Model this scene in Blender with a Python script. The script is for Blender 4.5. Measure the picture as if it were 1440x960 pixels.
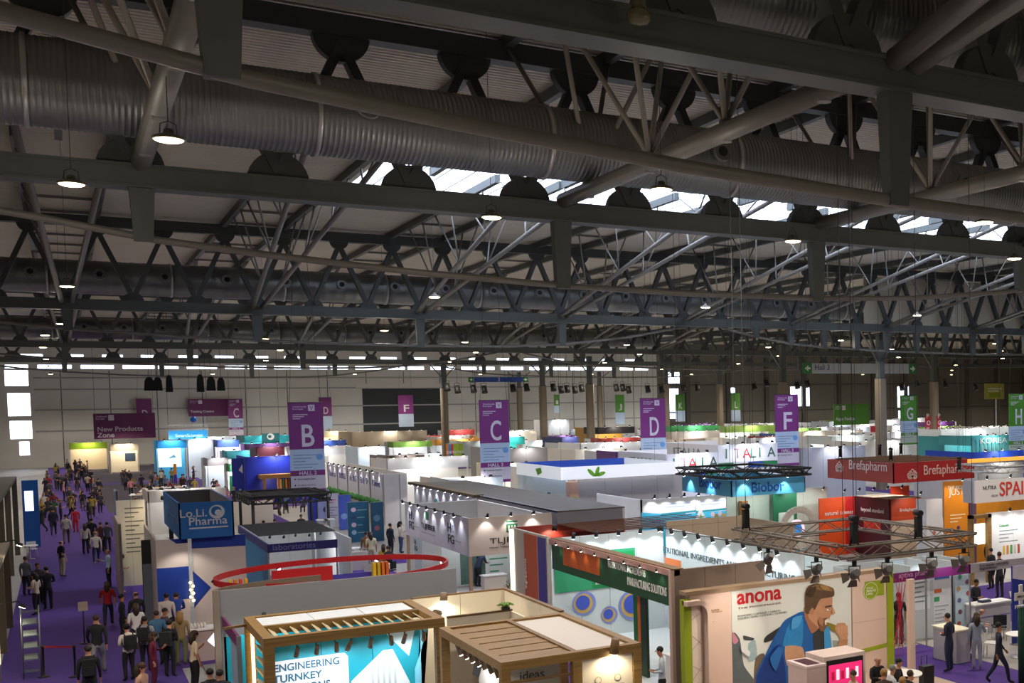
import bpy, bmesh, math, random
from mathutils import Vector, Matrix

for o in list(bpy.data.objects):
    bpy.data.objects.remove(o)
scene = bpy.context.scene
COL = scene.collection
random.seed(7)
V = Vector
PI = math.pi

# ------------------------------------------------------------------ camera (on a gallery, 8 m above the floor)
cam_data = bpy.data.cameras.new('camera')
cam = bpy.data.objects.new('camera', cam_data)
COL.objects.link(cam)
cam.matrix_world = Matrix(((0.8189906, 0.0406288, -0.5723668, 0.0),
                           (-0.5736064, 0.0315957, -0.8185215, 0.0),
                           (-0.0151712, 0.9986746, 0.0491815, 8.0),
                           (0, 0, 0, 1)))
cam_data.sensor_fit = 'HORIZONTAL'
cam_data.sensor_width = 36.0
cam_data.lens = 40.15
cam_data.shift_x = -0.3417
cam_data.shift_y = 0.1125
cam_data.clip_start = 0.2
cam_data.clip_end = 900
scene.camera = cam

# ------------------------------------------------------------------ sky seen through the rooflights and windows
world = bpy.data.worlds.new('overcast_sky')
scene.world = world
world.use_nodes = True
_bg = world.node_tree.nodes['Background']
_bg.inputs[0].default_value = (0.82, 0.87, 1.0, 1)
_bg.inputs[1].default_value = 6.0

# ------------------------------------------------------------------ exposure
vs = scene.view_settings
vs.view_transform = 'Standard'
vs.look = 'None'
vs.gamma = 1.0
vs.use_curve_mapping = False
vs.exposure = 0.0
scene.cycles.max_bounces = 5
scene.cycles.diffuse_bounces = 2
scene.cycles.glossy_bounces = 3
scene.cycles.transparent_max_bounces = 8
scene.cycles.sample_clamp_indirect = 4.0
scene.cycles.adaptive_threshold = 0.02
scene.cycles.caustics_reflective = False
scene.cycles.caustics_refractive = False

HIGH_BAY_POWER = 1500.0     # each hanging hall lamp, downwards
HIGH_BAY_SPILL = 75.0       # what its glass lens throws sideways and up
STAND_SPOT_POWER = 60.0     # base value of a stand spotlight
SPOT_GAIN = 1.5

# ------------------------------------------------------------------ materials
def lin(h):
    h = h.lstrip('#')
    r = [int(h[i:i + 2], 16) / 255 for i in (0, 2, 4)]
    return tuple(c / 12.92 if c <= 0.04045 else ((c + 0.055) / 1.055) ** 2.4 for c in r)

_mats = {}
def mat(hexc, rough=0.6, metal=0.0, emit=0.0, noise=0.06, scale=2.0, bump=0.0, alpha=1.0, trans=0.0):
    key = (hexc, rough, metal, emit, noise, scale, bump, alpha, trans)
    if key in _mats:
        return _mats[key]
    m = bpy.data.materials.new('paint_' + hexc.lstrip('#'))
    m.use_nodes = True
    nt = m.node_tree
    b = nt.nodes['Principled BSDF']
    c = lin(hexc)
    b.inputs['Roughness'].default_value = rough
    b.inputs['Metallic'].default_value = metal
    if emit > 0:
        b.inputs['Base Color'].default_value = (*c, 1)
        b.inputs['Emission Color'].default_value = (*c, 1)
        b.inputs['Emission Strength'].default_value = emit
    else:
        tc = nt.nodes.new('ShaderNodeTexCoord')
        nz = nt.nodes.new('ShaderNodeTexNoise')
        nz.inputs['Scale'].default_value = scale
        nz.inputs['Detail'].default_value = 3
        nt.links.new(tc.outputs['Object'], nz.inputs['Vector'])
        mx = nt.nodes.new('ShaderNodeMixRGB')
        mx.inputs[1].default_value = (*[v * (1 - noise) for v in c], 1)
        mx.inputs[2].default_value = (*[min(1, v * (1 + noise)) for v in c], 1)
        nt.links.new(nz.outputs['Fac'], mx.inputs[0])
        nt.links.new(mx.outputs[0], b.inputs['Base Color'])
        if bump:
            bp = nt.nodes.new('ShaderNodeBump')
            bp.inputs['Strength'].default_value = bump
            nt.links.new(nz.outputs['Fac'], bp.inputs['Height'])
            nt.links.new(bp.outputs[0], b.inputs['Normal'])
    if alpha < 1:
        b.inputs['Alpha'].default_value = alpha
    if trans:
        b.inputs['Transmission Weight'].default_value = trans
    _mats[key] = m
    return m

def wood_mat(h1, h2, scale=6.0, axis=(0.15, 4.0, 4.0), name='oak_boards'):
    key = (h1, h2, scale, axis)
    if key in _mats:
        return _mats[key]
    m = bpy.data.materials.new(name)
    m.use_nodes = True
    nt = m.node_tree
    b = nt.nodes['Principled BSDF']
    tc = nt.nodes.new('ShaderNodeTexCoord')
    mp = nt.nodes.new('ShaderNodeMapping')
    mp.inputs['Scale'].default_value = axis
    nz = nt.nodes.new('ShaderNodeTexNoise')
    nz.inputs['Scale'].default_value = scale
    nz.inputs['Detail'].default_value = 5
    cr = nt.nodes.new('ShaderNodeValToRGB')
    cr.color_ramp.elements[0].position = 0.3
    cr.color_ramp.elements[1].position = 0.7
    cr.color_ramp.elements[0].color = (*lin(h1), 1)
    cr.color_ramp.elements[1].color = (*lin(h2), 1)
    nt.links.new(tc.outputs['Object'], mp.inputs[0])
    nt.links.new(mp.outputs[0], nz.inputs['Vector'])
    nt.links.new(nz.outputs['Fac'], cr.inputs[0])
    nt.links.new(cr.outputs[0], b.inputs['Base Color'])
    b.inputs['Roughness'].default_value = 0.55
    _mats[key] = m
    return m

STEEL = mat('#585d5a', 0.55, 0.15, noise=0.15)          # grey-green painted roof steel
STEEL_D = mat('#474b4b', 0.55, 0.15, noise=0.15)
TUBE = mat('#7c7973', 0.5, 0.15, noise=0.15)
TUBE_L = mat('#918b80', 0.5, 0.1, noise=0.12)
GALV = mat('#7e8080', 0.4, 0.75, noise=0.22, scale=1.1)
BLACK = mat('#141414', 0.6)
DARK = mat('#26272a', 0.6)
WHITE = mat('#e9e7e4', 0.55, noise=0.03)
OFFW = mat('#d9d4cc', 0.6, noise=0.04)
GREYP = mat('#a9a6a4', 0.6, noise=0.05)
ALU = mat('#b5b5b5', 0.35, 0.8, noise=0.1)
LENS_W = mat('#fff3dd', 0.4, emit=14.0)
LENS_C = mat('#f4f7ff', 0.4, emit=14.0)
LENS_F = mat('#fdf6ea', 0.4, emit=16.0)
CABLE = mat('#3a3a3c', 0.5)

# ------------------------------------------------------------------ mesh building
class MB:
    def __init__(s):
        s.v = []; s.f = []; s.mi = []; s.smooth = set(); s.cur = 0
    def _face(s, idx, sm=False):
        if sm: s.smooth.add(len(s.f))
        s.f.append(idx); s.mi.append(s.cur)
    def box(s, x0, x1, y0, y1, z0, z1):
        b = len(s.v)
        s.v += [(x, y, z) for z in (z0, z1) for y in (y0, y1) for x in (x0, x1)]
        for q in ((0, 2, 3, 1), (4, 5, 7, 6), (0, 1, 5, 4), (2, 6, 7, 3), (0, 4, 6, 2), (1, 3, 7, 5)):
            s._face([b + i for i in q])
        return s
    def beam(s, p, q, w, h, up=(0, 0, 1)):
        p, q = V(p), V(q)
        d = (q - p).normalized(); u = V(up)
        if abs(d.dot(u)) > 0.98: u = V((0, 1, 0))
        r = d.cross(u).normalized(); u = r.cross(d).normalized()
        b = len(s.v)
        for c in (p, q):
            for a, e in ((-1, -1), (1, -1), (1, 1), (-1, 1)):
                s.v.append(tuple(c + r * (a * w / 2) + u * (e * h / 2)))
        for i in range(4):
            s._face([b + i, b + (i + 1) % 4, b + 4 + (i + 1) % 4, b + 4 + i])
        s._face([b + 3, b + 2, b + 1, b]); s._face([b + 4, b + 5, b + 6, b + 7])
        return s
    def tube(s, pts, r, n=8, cap=True):
        pts = [V(p) for p in pts]
        rr = r if isinstance(r, (list, tuple)) else [r] * len(pts)
        rings = []
        ref = V((0, 0, 1))
        for i, p in enumerate(pts):
            d = ((pts[min(i + 1, len(pts) - 1)] - pts[max(i - 1, 0)])).normalized()
            u = ref if abs(d.dot(ref)) < 0.95 else V((0, 1, 0))
            a = d.cross(u).normalized(); c = a.cross(d).normalized()
            b = len(s.v)
            for k in range(n):
                t = 2 * PI * k / n
                s.v.append(tuple(p + (a * math.cos(t) + c * math.sin(t)) * rr[i]))
            rings.append(b)
        for a, b in zip(rings, rings[1:]):
            for k in range(n):
                s._face([a + k, a + (k + 1) % n, b + (k + 1) % n, b + k], n > 4)
        if cap:
            s._face([rings[0] + k for k in reversed(range(n))]); s._face([rings[-1] + k for k in range(n)])
        return s
    def lathe(s, c, prof, n=16, axis='Z'):
        c = V(c); rings = []
        for r, h in prof:
            b = len(s.v)
            for k in range(n):
                t = 2 * PI * k / n
                a, e = r * math.cos(t), r * math.sin(t)
                off = {'Z': (a, e, h), 'Y': (a, h, e), 'X': (h, a, e)}[axis]
                s.v.append(tuple(c + V(off)))
            rings.append(b)
        for a, b in zip(rings, rings[1:]):
            for k in range(n):
                s._face([a + k, a + (k + 1) % n, b + (k + 1) % n, b + k], True)
        s._face([rings[0] + k for k in reversed(range(n))]); s._face([rings[-1] + k for k in range(n)])
        return s
    def poly(s, pts, thick):
        """flat polygon (list of 3D points) extruded by vector thick"""
        t = V(thick); n = len(pts); b = len(s.v)
        s.v += [tuple(V(p)) for p in pts] + [tuple(V(p) + t) for p in pts]
        s._face([b + k for k in reversed(range(n))]); s._face([b + n + k for k in range(n)])
        for k in range(n):
            s._face([b + k, b + (k + 1) % n, b + n + (k + 1) % n, b + n + k])
        return s
    def ball(s, c, r, n=10, m=7, sc=(1, 1, 1)):
        c = V(c)
        pr = [(math.sin(PI * j / m), -math.cos(PI * j / m)) for j in range(m + 1)]
        b = len(s.v)
        for a, h in pr:
            for k in range(n):
                t = 2 * PI * k / n
                s.v.append((c.x + r * a * math.cos(t) * sc[0], c.y + r * a * math.sin(t) * sc[1], c.z + r * h * sc[2]))
        for j in range(m):
            for k in range(n):
                s._face([b + j * n + k, b + j * n + (k + 1) % n, b + (j + 1) * n + (k + 1) % n, b + (j + 1) * n + k], True)
        return s
    def mesh(s, name, mats):
        me = bpy.data.meshes.new(name)
        me.from_pydata(s.v, [], s.f)
        for m in (mats if isinstance(mats, (list, tuple)) else [mats]):
            me.materials.append(m)
        me.polygons.foreach_set('material_index', s.mi)
        if s.smooth:
            me.polygons.foreach_set('use_smooth', [i in s.smooth for i in range(len(s.f))])
        me.update()
        return me
    def build(s, name, mats, parent=None):
        return link(name, s.mesh(name, mats), parent)

def link(name, data, parent=None):
    o = bpy.data.objects.new(name, data)
    COL.objects.link(o)
    if parent is not None:
        o.parent = parent
        o.matrix_parent_inverse = Matrix.Translation(-V(parent.get('_base', (0, 0, 0))))
    return o

LABELS = {}
def tag(o, label, cat, group=None, kind=None):
    if label in LABELS and LABELS[label] != group:
        print('DUP LABEL', label)
    LABELS[label] = group
    o['label'] = label
    if cat: o['category'] = cat
    if group: o['group'] = group
    if kind: o['kind'] = kind
    return o

def thing(name, label, cat, loc=(0, 0, 0), group=None, kind=None):
    o = bpy.data.objects.new(name, None)
    o.empty_display_size = 0.2
    COL.objects.link(o)
    o.location = loc
    o['_base'] = [float(c) for c in loc]
    tag(o, label, cat, group, kind)
    return o

def struct(name, label, mb=None, m=None, loc=(0, 0, 0)):
    if mb is None:
        o = bpy.data.objects.new(name, None); COL.objects.link(o); o.location = loc
        o['_base'] = [float(c) for c in loc]
    else:
        o = mb.build(name, m)
    o['kind'] = 'structure'; o['label'] = label
    return o

def B(parent, name, x0, x1, y0, y1, z0, z1, m):
    x0, x1 = min(x0, x1), max(x0, x1); y0, y1 = min(y0, y1), max(y0, y1)
    return MB().box(x0, x1, y0, y1, z0, z1).build(name, m, parent)

def copy_tree(o, parent=None):
    c = o.copy(); COL.objects.link(c)
    if parent is not None: c.parent = parent
    for ch in o.children: copy_tree(ch, c)
    return c

def place(src, loc, rz=0.0, label=None, group=None, scale=None, first=False):
    o = src if first else copy_tree(src)
    o.location = loc; o.rotation_euler = (0, 0, rz)
    if scale: o.scale = (scale, scale, scale)
    if label: tag(o, label, o.get('category'), group or o.get('group'))
    return o

# lettering: mesh text, fitted to a width or a height on a plane given by its right and up vectors
_txt = {}
def text(parent, body, at, m, width=None, height=None, right=(1, 0, 0), up=(0, 0, 1), center=False, ext=0.012, name='lettering', bold=0.0, stretch=None):
    key = (body, bold)
    if key not in _txt:
        cu = bpy.data.curves.new('t', 'FONT')
        cu.body = body; cu.size = 1; cu.resolution_u = 4; cu.offset = bold; cu.extrude = 0.5; cu.space_line = 0.9
        ob = bpy.data.objects.new('t', cu); COL.objects.link(ob)
        me = bpy.data.meshes.new_from_object(ob)
        bpy.data.objects.remove(ob); bpy.data.curves.remove(cu)
        _txt[key] = ([tuple(v.co) for v in me.vertices], [list(p.vertices) for p in me.polygons])
        bpy.data.meshes.remove(me)
    vv, ff = _txt[key]
    x0 = min(v[0] for v in vv); x1 = max(v[0] for v in vv); y0 = min(v[1] for v in vv); y1 = max(v[1] for v in vv)
    if width and height: sx, sy = width / (x1 - x0), height / (y1 - y0)
    elif width: sx = sy = width / (x1 - x0)
    else: sx = sy = height / (y1 - y0)
    if stretch: sx = sy * stretch
    r, u = V(right).normalized(), V(up).normalized(); nrm = r.cross(u)
    cx = (x0 + x1) / 2 if center else x0
    cy = (y0 + y1) / 2 if center else y0
    a = V(at)
    mb = MB()
    mb.v = [tuple(a + r * ((v[0] - cx) * sx) + u * ((v[1] - cy) * sy) + nrm * ((v[2] + 0.5) * ext)) for v in vv]
    mb.f = ff; mb.mi = [0] * len(ff)
    return mb.build(name, m, parent)

LIGHTS = [0]
def spot_light(pos, aim, power, color=(1, 0.95, 0.88), angle=70, radius=0.05, blend=0.6, parent=None):
    ld = bpy.data.lights.new('lamp_light', 'SPOT')
    ld.energy = power; ld.color = color; ld.spot_size = math.radians(angle); ld.spot_blend = blend; ld.shadow_soft_size = radius
    o = link('lamp_light', ld, parent)
    o.location = pos
    d = V(aim) - V(pos)
    o.rotation_euler = d.to_track_quat('-Z', 'Y').to_euler()
    LIGHTS[0] += 1
    return o

def point_light(pos, power, color, radius=0.2):
    ld = bpy.data.lights.new('lamp_light', 'POINT')
    ld.energy = power; ld.color = color; ld.shadow_soft_size = radius
    o = link('lamp_light', ld); o.location = pos
    LIGHTS[0] += 1
    return o

def spot_head(parent, pos, aim, r=0.06, length=0.22, power=None, color=(1, 0.96, 0.9), angle=75, lens=None, body=None, stem=None, name='spotlight', lit=True):
    """a small stand spotlight: barrel with glowing lens, optional stem, and its light"""
    p = V(pos); d = (V(aim) - p).normalized()
    mb = MB()
    mb.tube([p - d * length, p], [r * 0.8, r], 8)
    if stem: mb.tube([p - d * length * 0.6, V(stem)], 0.018, 5)
    mb.cur = 1
    mb.tube([p + d * 0.001, p + d * 0.012], [r * 0.85, r * 0.8], 8)
    o = mb.build(name, [body or DARK, lens or LENS_W], parent)
    if lit:
        spot_light(p + d * 0.05, V(aim) + d, (power or STAND_SPOT_POWER) * SPOT_GAIN, color, angle, 0.04, parent=parent)
    return o


# ================================================================== THE HALL
X0, X1, Y0, Y1 = -15.0, 215.0, -14.0, 205.0
ZC = 19.7

def floor_mat():
    m = bpy.data.materials.new('hall_floor')
    m.use_nodes = True
    nt = m.node_tree; b = nt.nodes['Principled BSDF']
    tc = nt.nodes.new('ShaderNodeTexCoord'); nz = nt.nodes.new('ShaderNodeTexNoise')
    nz.inputs['Scale'].default_value = 0.6; nz.inputs['Detail'].default_value = 6
    cr = nt.nodes.new('ShaderNodeValToRGB')
    cr.color_ramp.elements[0].color = (*lin('#8b8884'), 1); cr.color_ramp.elements[1].color = (*lin('#b3b0ab'), 1)
    nt.links.new(tc.outputs['Object'], nz.inputs['Vector']); nt.links.new(nz.outputs['Fac'], cr.inputs[0])
    nt.links.new(cr.outputs[0], b.inputs['Base Color'])
    b.inputs['Roughness'].default_value = 0.6
    return m

struct('floor', 'grey hall floor under the exhibition stands', MB().box(X0, X1, Y0, Y1, -0.2, 0.0), floor_mat())

CARPET = mat('#462a7c', 0.95, noise=0.14, scale=40, bump=0.3)
_cp = [(-1.9, 2.75, 12, 203), (2.75, 13.0, 41.0, 46.9), (20.4, 23.4, 14, 29.3), (9.9, 12.6, 14, 41.0), (20.8, 60, 32.0, 36.9), (27.6, 30.0, 14, 32.0),
       (10.6, 13.0, 46.9, 203), (13.0, 110, 61.5, 64.5), (2.75, 110, 104, 108), (33.5, 36.0, 64.5, 203), (58, 61, 37.2, 203), (2.75, 150, 150, 154)]
HALLCARPET = mat('#3c3440', 0.95, noise=0.15, scale=20)
o = B(None, 'floor_carpet', 2.75, 10.6, 92, 200, 0.0, 0.006, HALLCARPET); o['kind'] = 'structure'; o['label'] = 'dark carpet under the product tables and far crowd'
for i, (a, b, c, d) in enumerate(_cp):
    o = B(None, 'floor_carpet', a, b, c, d, 0.0, 0.0125 - 0.0004 * i, CARPET); o['kind'] = 'structure'
    o['label'] = ['purple carpet of the wide main aisle', 'purple carpet of a cross aisle', 'purple carpet of a side aisle'][0 if i == 0 else 1 if (b - a) > (d - c) else 2]

def sheet_mat():
    m = bpy.data.materials.new('roof_sheet')
    m.use_nodes = True
    nt = m.node_tree; b = nt.nodes['Principled BSDF']
    tc = nt.nodes.new('ShaderNodeTexCoord'); nz = nt.nodes.new('ShaderNodeTexNoise')
    nz.inputs['Scale'].default_value = 0.35; nz.inputs['Detail'].default_value = 4
    cr = nt.nodes.new('ShaderNodeValToRGB')
    cr.color_ramp.elements[0].color = (*lin('#d2c9b6'), 1); cr.color_ramp.elements[1].color = (*lin('#e8e0cc'), 1)
    nt.links.new(tc.outputs['Object'], nz.inputs['Vector']); nt.links.new(nz.outputs['Fac'], cr.inputs[0])
    nt.links.new(cr.outputs[0], b.inputs['Base Color'])
    b.inputs['Roughness'].default_value = 0.5
    return m
SHEET = sheet_mat()

def corrugated(xa, xb, ya, yb, z, pitch, depth, mb):
    n = int((yb - ya) / pitch)
    prof = []
    for i in range(n):
        y = ya + i * pitch
        prof += [(y, z), (y + pitch * 0.45, z), (y + pitch * 0.55, z - depth), (y + pitch * 0.95, z - depth)]
    prof.append((yb, z))
    b = len(mb.v)
    for y, zz in prof:
        mb.v += [(xa, y, zz), (xb, y, zz)]
    for i in range(len(prof) - 1):
        mb._face([b + 2 * i, b + 2 * i + 2, b + 2 * i + 3, b + 2 * i + 1])
    # upper skin, so that the roof has thickness
    mb.box(xa, xb, ya, yb, z + 0.05, z + 0.3)

SK = (12.8, 74.0, 52.8, 66.2)       # rooflight
mb = MB()
corrugated(X0, X1, Y0, SK[2], ZC, 0.32, 0.06, mb)
corrugated(X0, SK[0], SK[2], SK[3], ZC, 0.32, 0.06, mb)
corrugated(SK[1], X1, SK[2], SK[3], ZC, 0.32, 0.06, mb)
corrugated(X0, X1, SK[3], Y1, ZC, 0.5, 0.05, mb)
struct('ceiling', 'pale ribbed sheet-metal roof lining of the hall', mb, SHEET)

def pane_mat():
    m = bpy.data.materials.new('milky_glazing')
    m.use_nodes = True
    nt = m.node_tree
    for n in list(nt.nodes):
        if n.type != 'OUTPUT_MATERIAL': nt.nodes.remove(n)
    out = [n for n in nt.nodes if n.type == 'OUTPUT_MATERIAL'][0]
    t = nt.nodes.new('ShaderNodeBsdfTranslucent'); t.inputs[0].default_value = (0.9, 0.93, 1, 1)
    p = nt.nodes.new('ShaderNodeBsdfTransparent'); p.inputs[0].default_value = (0.9, 0.95, 1, 1)
    mx = nt.nodes.new('ShaderNodeMixShader'); mx.inputs[0].default_value = 0.45
    nt.links.new(t.outputs[0], mx.inputs[1]); nt.links.new(p.outputs[0], mx.inputs[2]); nt.links.new(mx.outputs[0], out.inputs[0])
    return m
PANE = pane_mat()

w = struct('window_1', 'long bright rooflight in the ribbed roof', loc=(SK[0], SK[2], ZC))
x = SK[0]
while x < SK[1] - 0.1:
    B(w, 'pane', x + 0.03, min(x + 1.2, SK[1]) - 0.03, SK[2], SK[3], ZC + 0.1, ZC + 0.13, PANE)
    B(w, 'glazing_bar', x - 0.02, x + 0.02, SK[2], SK[3], ZC + 0.08, ZC + 0.15, STEEL)
    x += 1.2
B(w, 'window_frame', SK[0], SK[1], SK[2] - 0.1, SK[2], ZC - 0.08, ZC + 0.3, STEEL)
B(w, 'window_frame', SK[0], SK[1], SK[3], SK[3] + 0.1, ZC - 0.08, ZC + 0.3, STEEL)

# ---------------------------------------------------------------- walls
def wall_holes(name, label, y0, y1, xa, xb, za, zb, holes, m):
    xs = sorted({xa, xb, *[h[0] for h in holes], *[h[1] for h in holes]})
    zs = sorted({za, zb, *[h[2] for h in holes], *[h[3] for h in holes]})
    mb = MB()
    for a, b in zip(xs, xs[1:]):
        run = None
        for c, d in zip(zs, zs[1:]):
            cx, cz = (a + b) / 2, (c + d) / 2
            if any(h[0] < cx < h[1] and h[2] < cz < h[3] for h in holes):
                if run: mb.box(a, b, y0, y1, *run); run = None
            else:
                run = (run[0], d) if run else (c, d)
        if run: mb.box(a, b, y0, y1, *run)
    return struct(name, label, mb, m)

wins = [(-6.5, -3.75, 11.95, 14.2), (-6.3, -3.65, 7.6, 10.9), (-6.2, -3.6, 4.3, 6.9), (-5.2, -4.0, 1.9, 3.9)]
strip_lo = []
x = -6.4
while x < 94:
    w_ = 4.1 if int(x) % 3 else 2.7
    strip_lo.append((x, x + w_, 14.45, 15.0)); x += w_ + (0.45 if int(x) % 2 else 1.1)
strip_hi = []
x = -4.5
while x < 90:
    strip_hi.append((x, x + 2.6, 16.2, 16.55)); x += 4.9
wins_r = [(97.0, 99.9, 11.9, 14.1), (97.4, 99.6, 5.0, 10.9), (125.3, 130.1, 7.0, 11.1), (153.3, 156.6, 6.2, 11.0), (153.5, 156.6, 2.8, 5.6), (110.3, 112.2, 7.2, 11.0)]
WALL_L = mat('#dedad2', 0.7, noise=0.06, scale=0.5)
WALL_R = mat('#777165', 0.7, noise=0.1, scale=0.4)
wf = wall_holes('wall_far', 'pale panelled end wall of the hall', Y1, Y1 + 0.3, X0, 95.0, 0, ZC, wins + strip_lo + strip_hi, WALL_L)
wf2 = wall_holes('wall_far_right', 'dark olive panelled end wall with tall windows', Y1, Y1 + 0.3, 95.0, X1, 0, ZC, wins_r, WALL_R)
for z in (11.4, 8.4, 5.3, 13.1):
    B(wf, 'wall_rail', -3.2, 95, Y1 - 0.12, Y1, z - 0.1, z + 0.12, GREYP)
for x in range(0, 95, 6):
    B(wf, 'panel_joint', x, x + 0.12, Y1 - 0.03, Y1, 0, 14.2, STEEL)
for x in range(101, 200, 9):
    B(wf2, 'wall_pilaster', x, x + 0.9, Y1 - 0.5, Y1, 0, 17, mat('#5c574e', 0.7))
for z in (11.6, 6.2):
    B(wf2, 'wall_rail', 95, X1, Y1 - 0.2, Y1, z - 0.15, z + 0.15, mat('#5c574e', 0.7))
for k, h in enumerate(wins + strip_lo + strip_hi + wins_r):
    w = struct('window_%d' % (k + 2), 'bright window in the far end wall' if h[3] - h[2] > 1 else 'bright slit of the clerestory high in the end wall', loc=(h[0], Y1, h[2]))
    B(w, 'pane', h[0], h[1], Y1 + 0.12, Y1 + 0.16, h[2], h[3], PANE)
    if h[3] - h[2] > 1:
        n = 3
        for i in range(1, n + 1):
            xx = h[0] + (h[1] - h[0]) * i / (n + 1)
            B(w, 'glazing_bar', xx - 0.02, xx + 0.02, Y1 + 0.08, Y1 + 0.12, h[2], h[3], GREYP)
        for i in range(1, 4):
            zz = h[2] + (h[3] - h[2]) * i / 4
            B(w, 'glazing_bar', h[0], h[1], Y1 + 0.08, Y1 + 0.12, zz - 0.02, zz + 0.02, GREYP)
struct('wall_left', 'plain side wall of the hall', MB().box(X0 - 0.3, X0, Y0, Y1, 0, ZC), WALL_R)
struct('wall_right', 'plain far side wall of the hall', MB().box(X1, X1 + 0.3, Y0, Y1, 0, ZC), WALL_R)
struct('wall_back', 'plain wall behind the gallery', MB().box(X0, X1, Y0 - 0.3, Y0, 0, ZC), WALL_R)
# big dark shutter and a row of round vents on the far wall
B(wf, 'shutter', 41.4, 54.11, Y1 - 0.1, Y1, 0, 11.24, mat('#34383a', 0.7))
B(wf, 'vent_band', 40.36, 54.78, Y1 - 0.15, Y1, 11.36, 12.09, WALL_L)

# ---------------------------------------------------------------- roof girders
def half_disc(cx, y, z, r, up, n=14):
    return [(cx + r * math.cos(PI * i / n), y, z + up * r * math.sin(PI * i / n)) for i in range(n + 1)]

def girder(Y, xa, xb, posts, tubes, pitch, phase, label, disc_r=0.78, post_bottom=None, t=0.3, colour=STEEL, tube_r=0.1):
    g = thing('roof_girder', label, 'girder', (xa, Y, 14.0), 'steel roof girders')
    B(g, 'bottom_chord', xa, xb, Y - t, Y + t, 14.0, 14.52, colour)
    for dz in (-0.05, 0.5): B(g, 'chord_flange', xa, xb, Y - t - 0.06, Y + t + 0.06, 14.0 + dz, 14.07 + dz, colour)
    B(g, 'top_chord', xa, xb, Y - t, Y + t, 18.8, 19.4, STEEL_D)
    k0 = int((xa - phase) / pitch) + 1; k1 = int((xb - phase) / pitch)
    dm = None; pm = {}
    for k in range(k0, k1 + 1):
        xt = phase + pitch * k; xbm = xt - pitch / 2
        for key, zz, up, xx in (('t', 18.85, -1, xt), ('b', 14.5, 1, xbm)):
            if key not in pm:
                pm[key] = MB().poly(half_disc(0, -0.16, 0, disc_r, up), (0, 0.32, 0)).mesh('gusset_plate', STEEL_D)
            o = link('gusset_plate', pm[key], g); o.location = (xx, Y, zz)
        for s in (-1, 1):
            key = 'd%d' % s
            if key not in pm:
                pm[key] = MB().beam((0, 0, 18.6 - 14.7), (s * pitch / 2, 0, 0), 0.26, 0.4, (0, 1, 0)).mesh('diagonal', STEEL_D)
            o = link('diagonal', pm[key], g); o.location = (xt, Y, 14.7)
    for tb in tubes:
        MB().tube([(x, Y, z) for x, z in tb], tube_r, 10).build('tension_tube', TUBE, g)
    def zt(x):
        for tb in tubes:
            for (a, za), (b, zb) in zip(tb, tb[1:]):
                if a <= x <= b: return za + (zb - za) * (x - a) / (b - a)
        return 13.9
    for x in posts:
        zb = zt(x)
        if zb > 13.6: continue
        mb = MB(); b = 0
        for z, hw, hd in ((zb - 0.1, 0.22, 0.14), (14.1, 0.3, 0.2)):
            mb.v += [(x - hw, Y - hd, z), (x + hw, Y - hd, z), (x + hw, Y + hd, z), (x - hw, Y + hd, z)]
        for q in ((0, 3, 2, 1), (4, 5, 6, 7), (0, 1, 5, 4), (1, 2, 6, 5), (2, 3, 7, 6), (3, 0, 4, 7)): mb._face(list(q))
        mb.build('post', colour, g)
    return g

ARC = [(-9, 14.0), (-4, 13.5), (-0.4, 13.05), (2.3, 12.62), (5, 12.38), (9, 12.1), (13.6, 11.9), (18, 11.82), (23.5, 11.86), (28, 12.05), (33, 12.5), (37, 13.15), (41, 14.0)]
ARC2 = [(x + 50.5, z) for x, z in ARC[:-1]] + [(91.5, 14.0)]
ARC3 = [(-9, 14.0), (-4, 13.3), (0.5, 12.85), (6, 12.5), (13, 12.25), (20, 12.15), (26, 12.2), (30, 12.4), (35, 13.0), (40, 13.95)]
ARC3b = [(43, 13.95), (46, 13.3), (49.5, 12.75), (53, 12.5), (60, 12.25), (70, 12.1), (80, 12.2), (90, 13.0), (96, 14.0)]
PX = [2.0, 13.6, 23.5, 33.9, 44.5, 55]
P3 = [0.5, 10.3, 20.1, 30.0, 39.9, 49.5, 59.2, 69, 79, 89]
girder(18.15, -13, 60, PX, [ARC], 3.55, 7.1, 'nearest steel roof girder, crossing the top right corner', tube_r=0.125)
girder(36.4, -13, 90, PX, [ARC, ARC2], 3.55, 7.1, 'second steel roof girder, its lower beam crossing the whole picture below the big duct')
girder(80.7, -13, 130, P3[:5] + [46.2 + 3.27 * k for k in range(14)], [ARC3, ARC3b], 3.27, 2.13, 'third steel roof girder with small round nozzles behind its diagonals', 0.55)
girder(128, -13, 170, [0.5 + 9.9 * k for k in range(16)], [ARC3, ARC3b], 3.27, 2.13, 'fourth steel roof girder, far down the hall', 0.55)
girder(166, -13, 190, [0.5 + 9.9 * k for k in range(16)], [ARC3, ARC3b], 4.9, 2.95, 'fifth steel roof girder, close to the end wall')

# rafters, purlins and the braces that hang from them
rf = struct('trim_1', 'steel rafters and purlins under the roof sheets')
for x in PX + [64, 74, 84]:
    for s in (-1.65, 1.65):
        B(rf, 'rafter', x + s - 0.13, x + s + 0.13, -10, 58, 19.22, 19.62, STEEL)
for x in P3 + [99, 109, 119]:
    for s in (-1.65, 1.65):
        B(rf, 'rafter', x + s - 0.13, x + s + 0.13, 58, 200, 19.22, 19.62, STEEL)
y = -8.0
while y < 200:
    if not (SK[2] - 0.6 < y < SK[3] + 0.6):
        for x in (PX + [64, 74, 84] if y < 58 else P3 + [99, 109, 119]): B(rf, 'purlin', x - 1.65, x + 1.65, y - 0.05, y + 0.05, 19.46, 19.6, TUBE)
    y += 5.2

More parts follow.
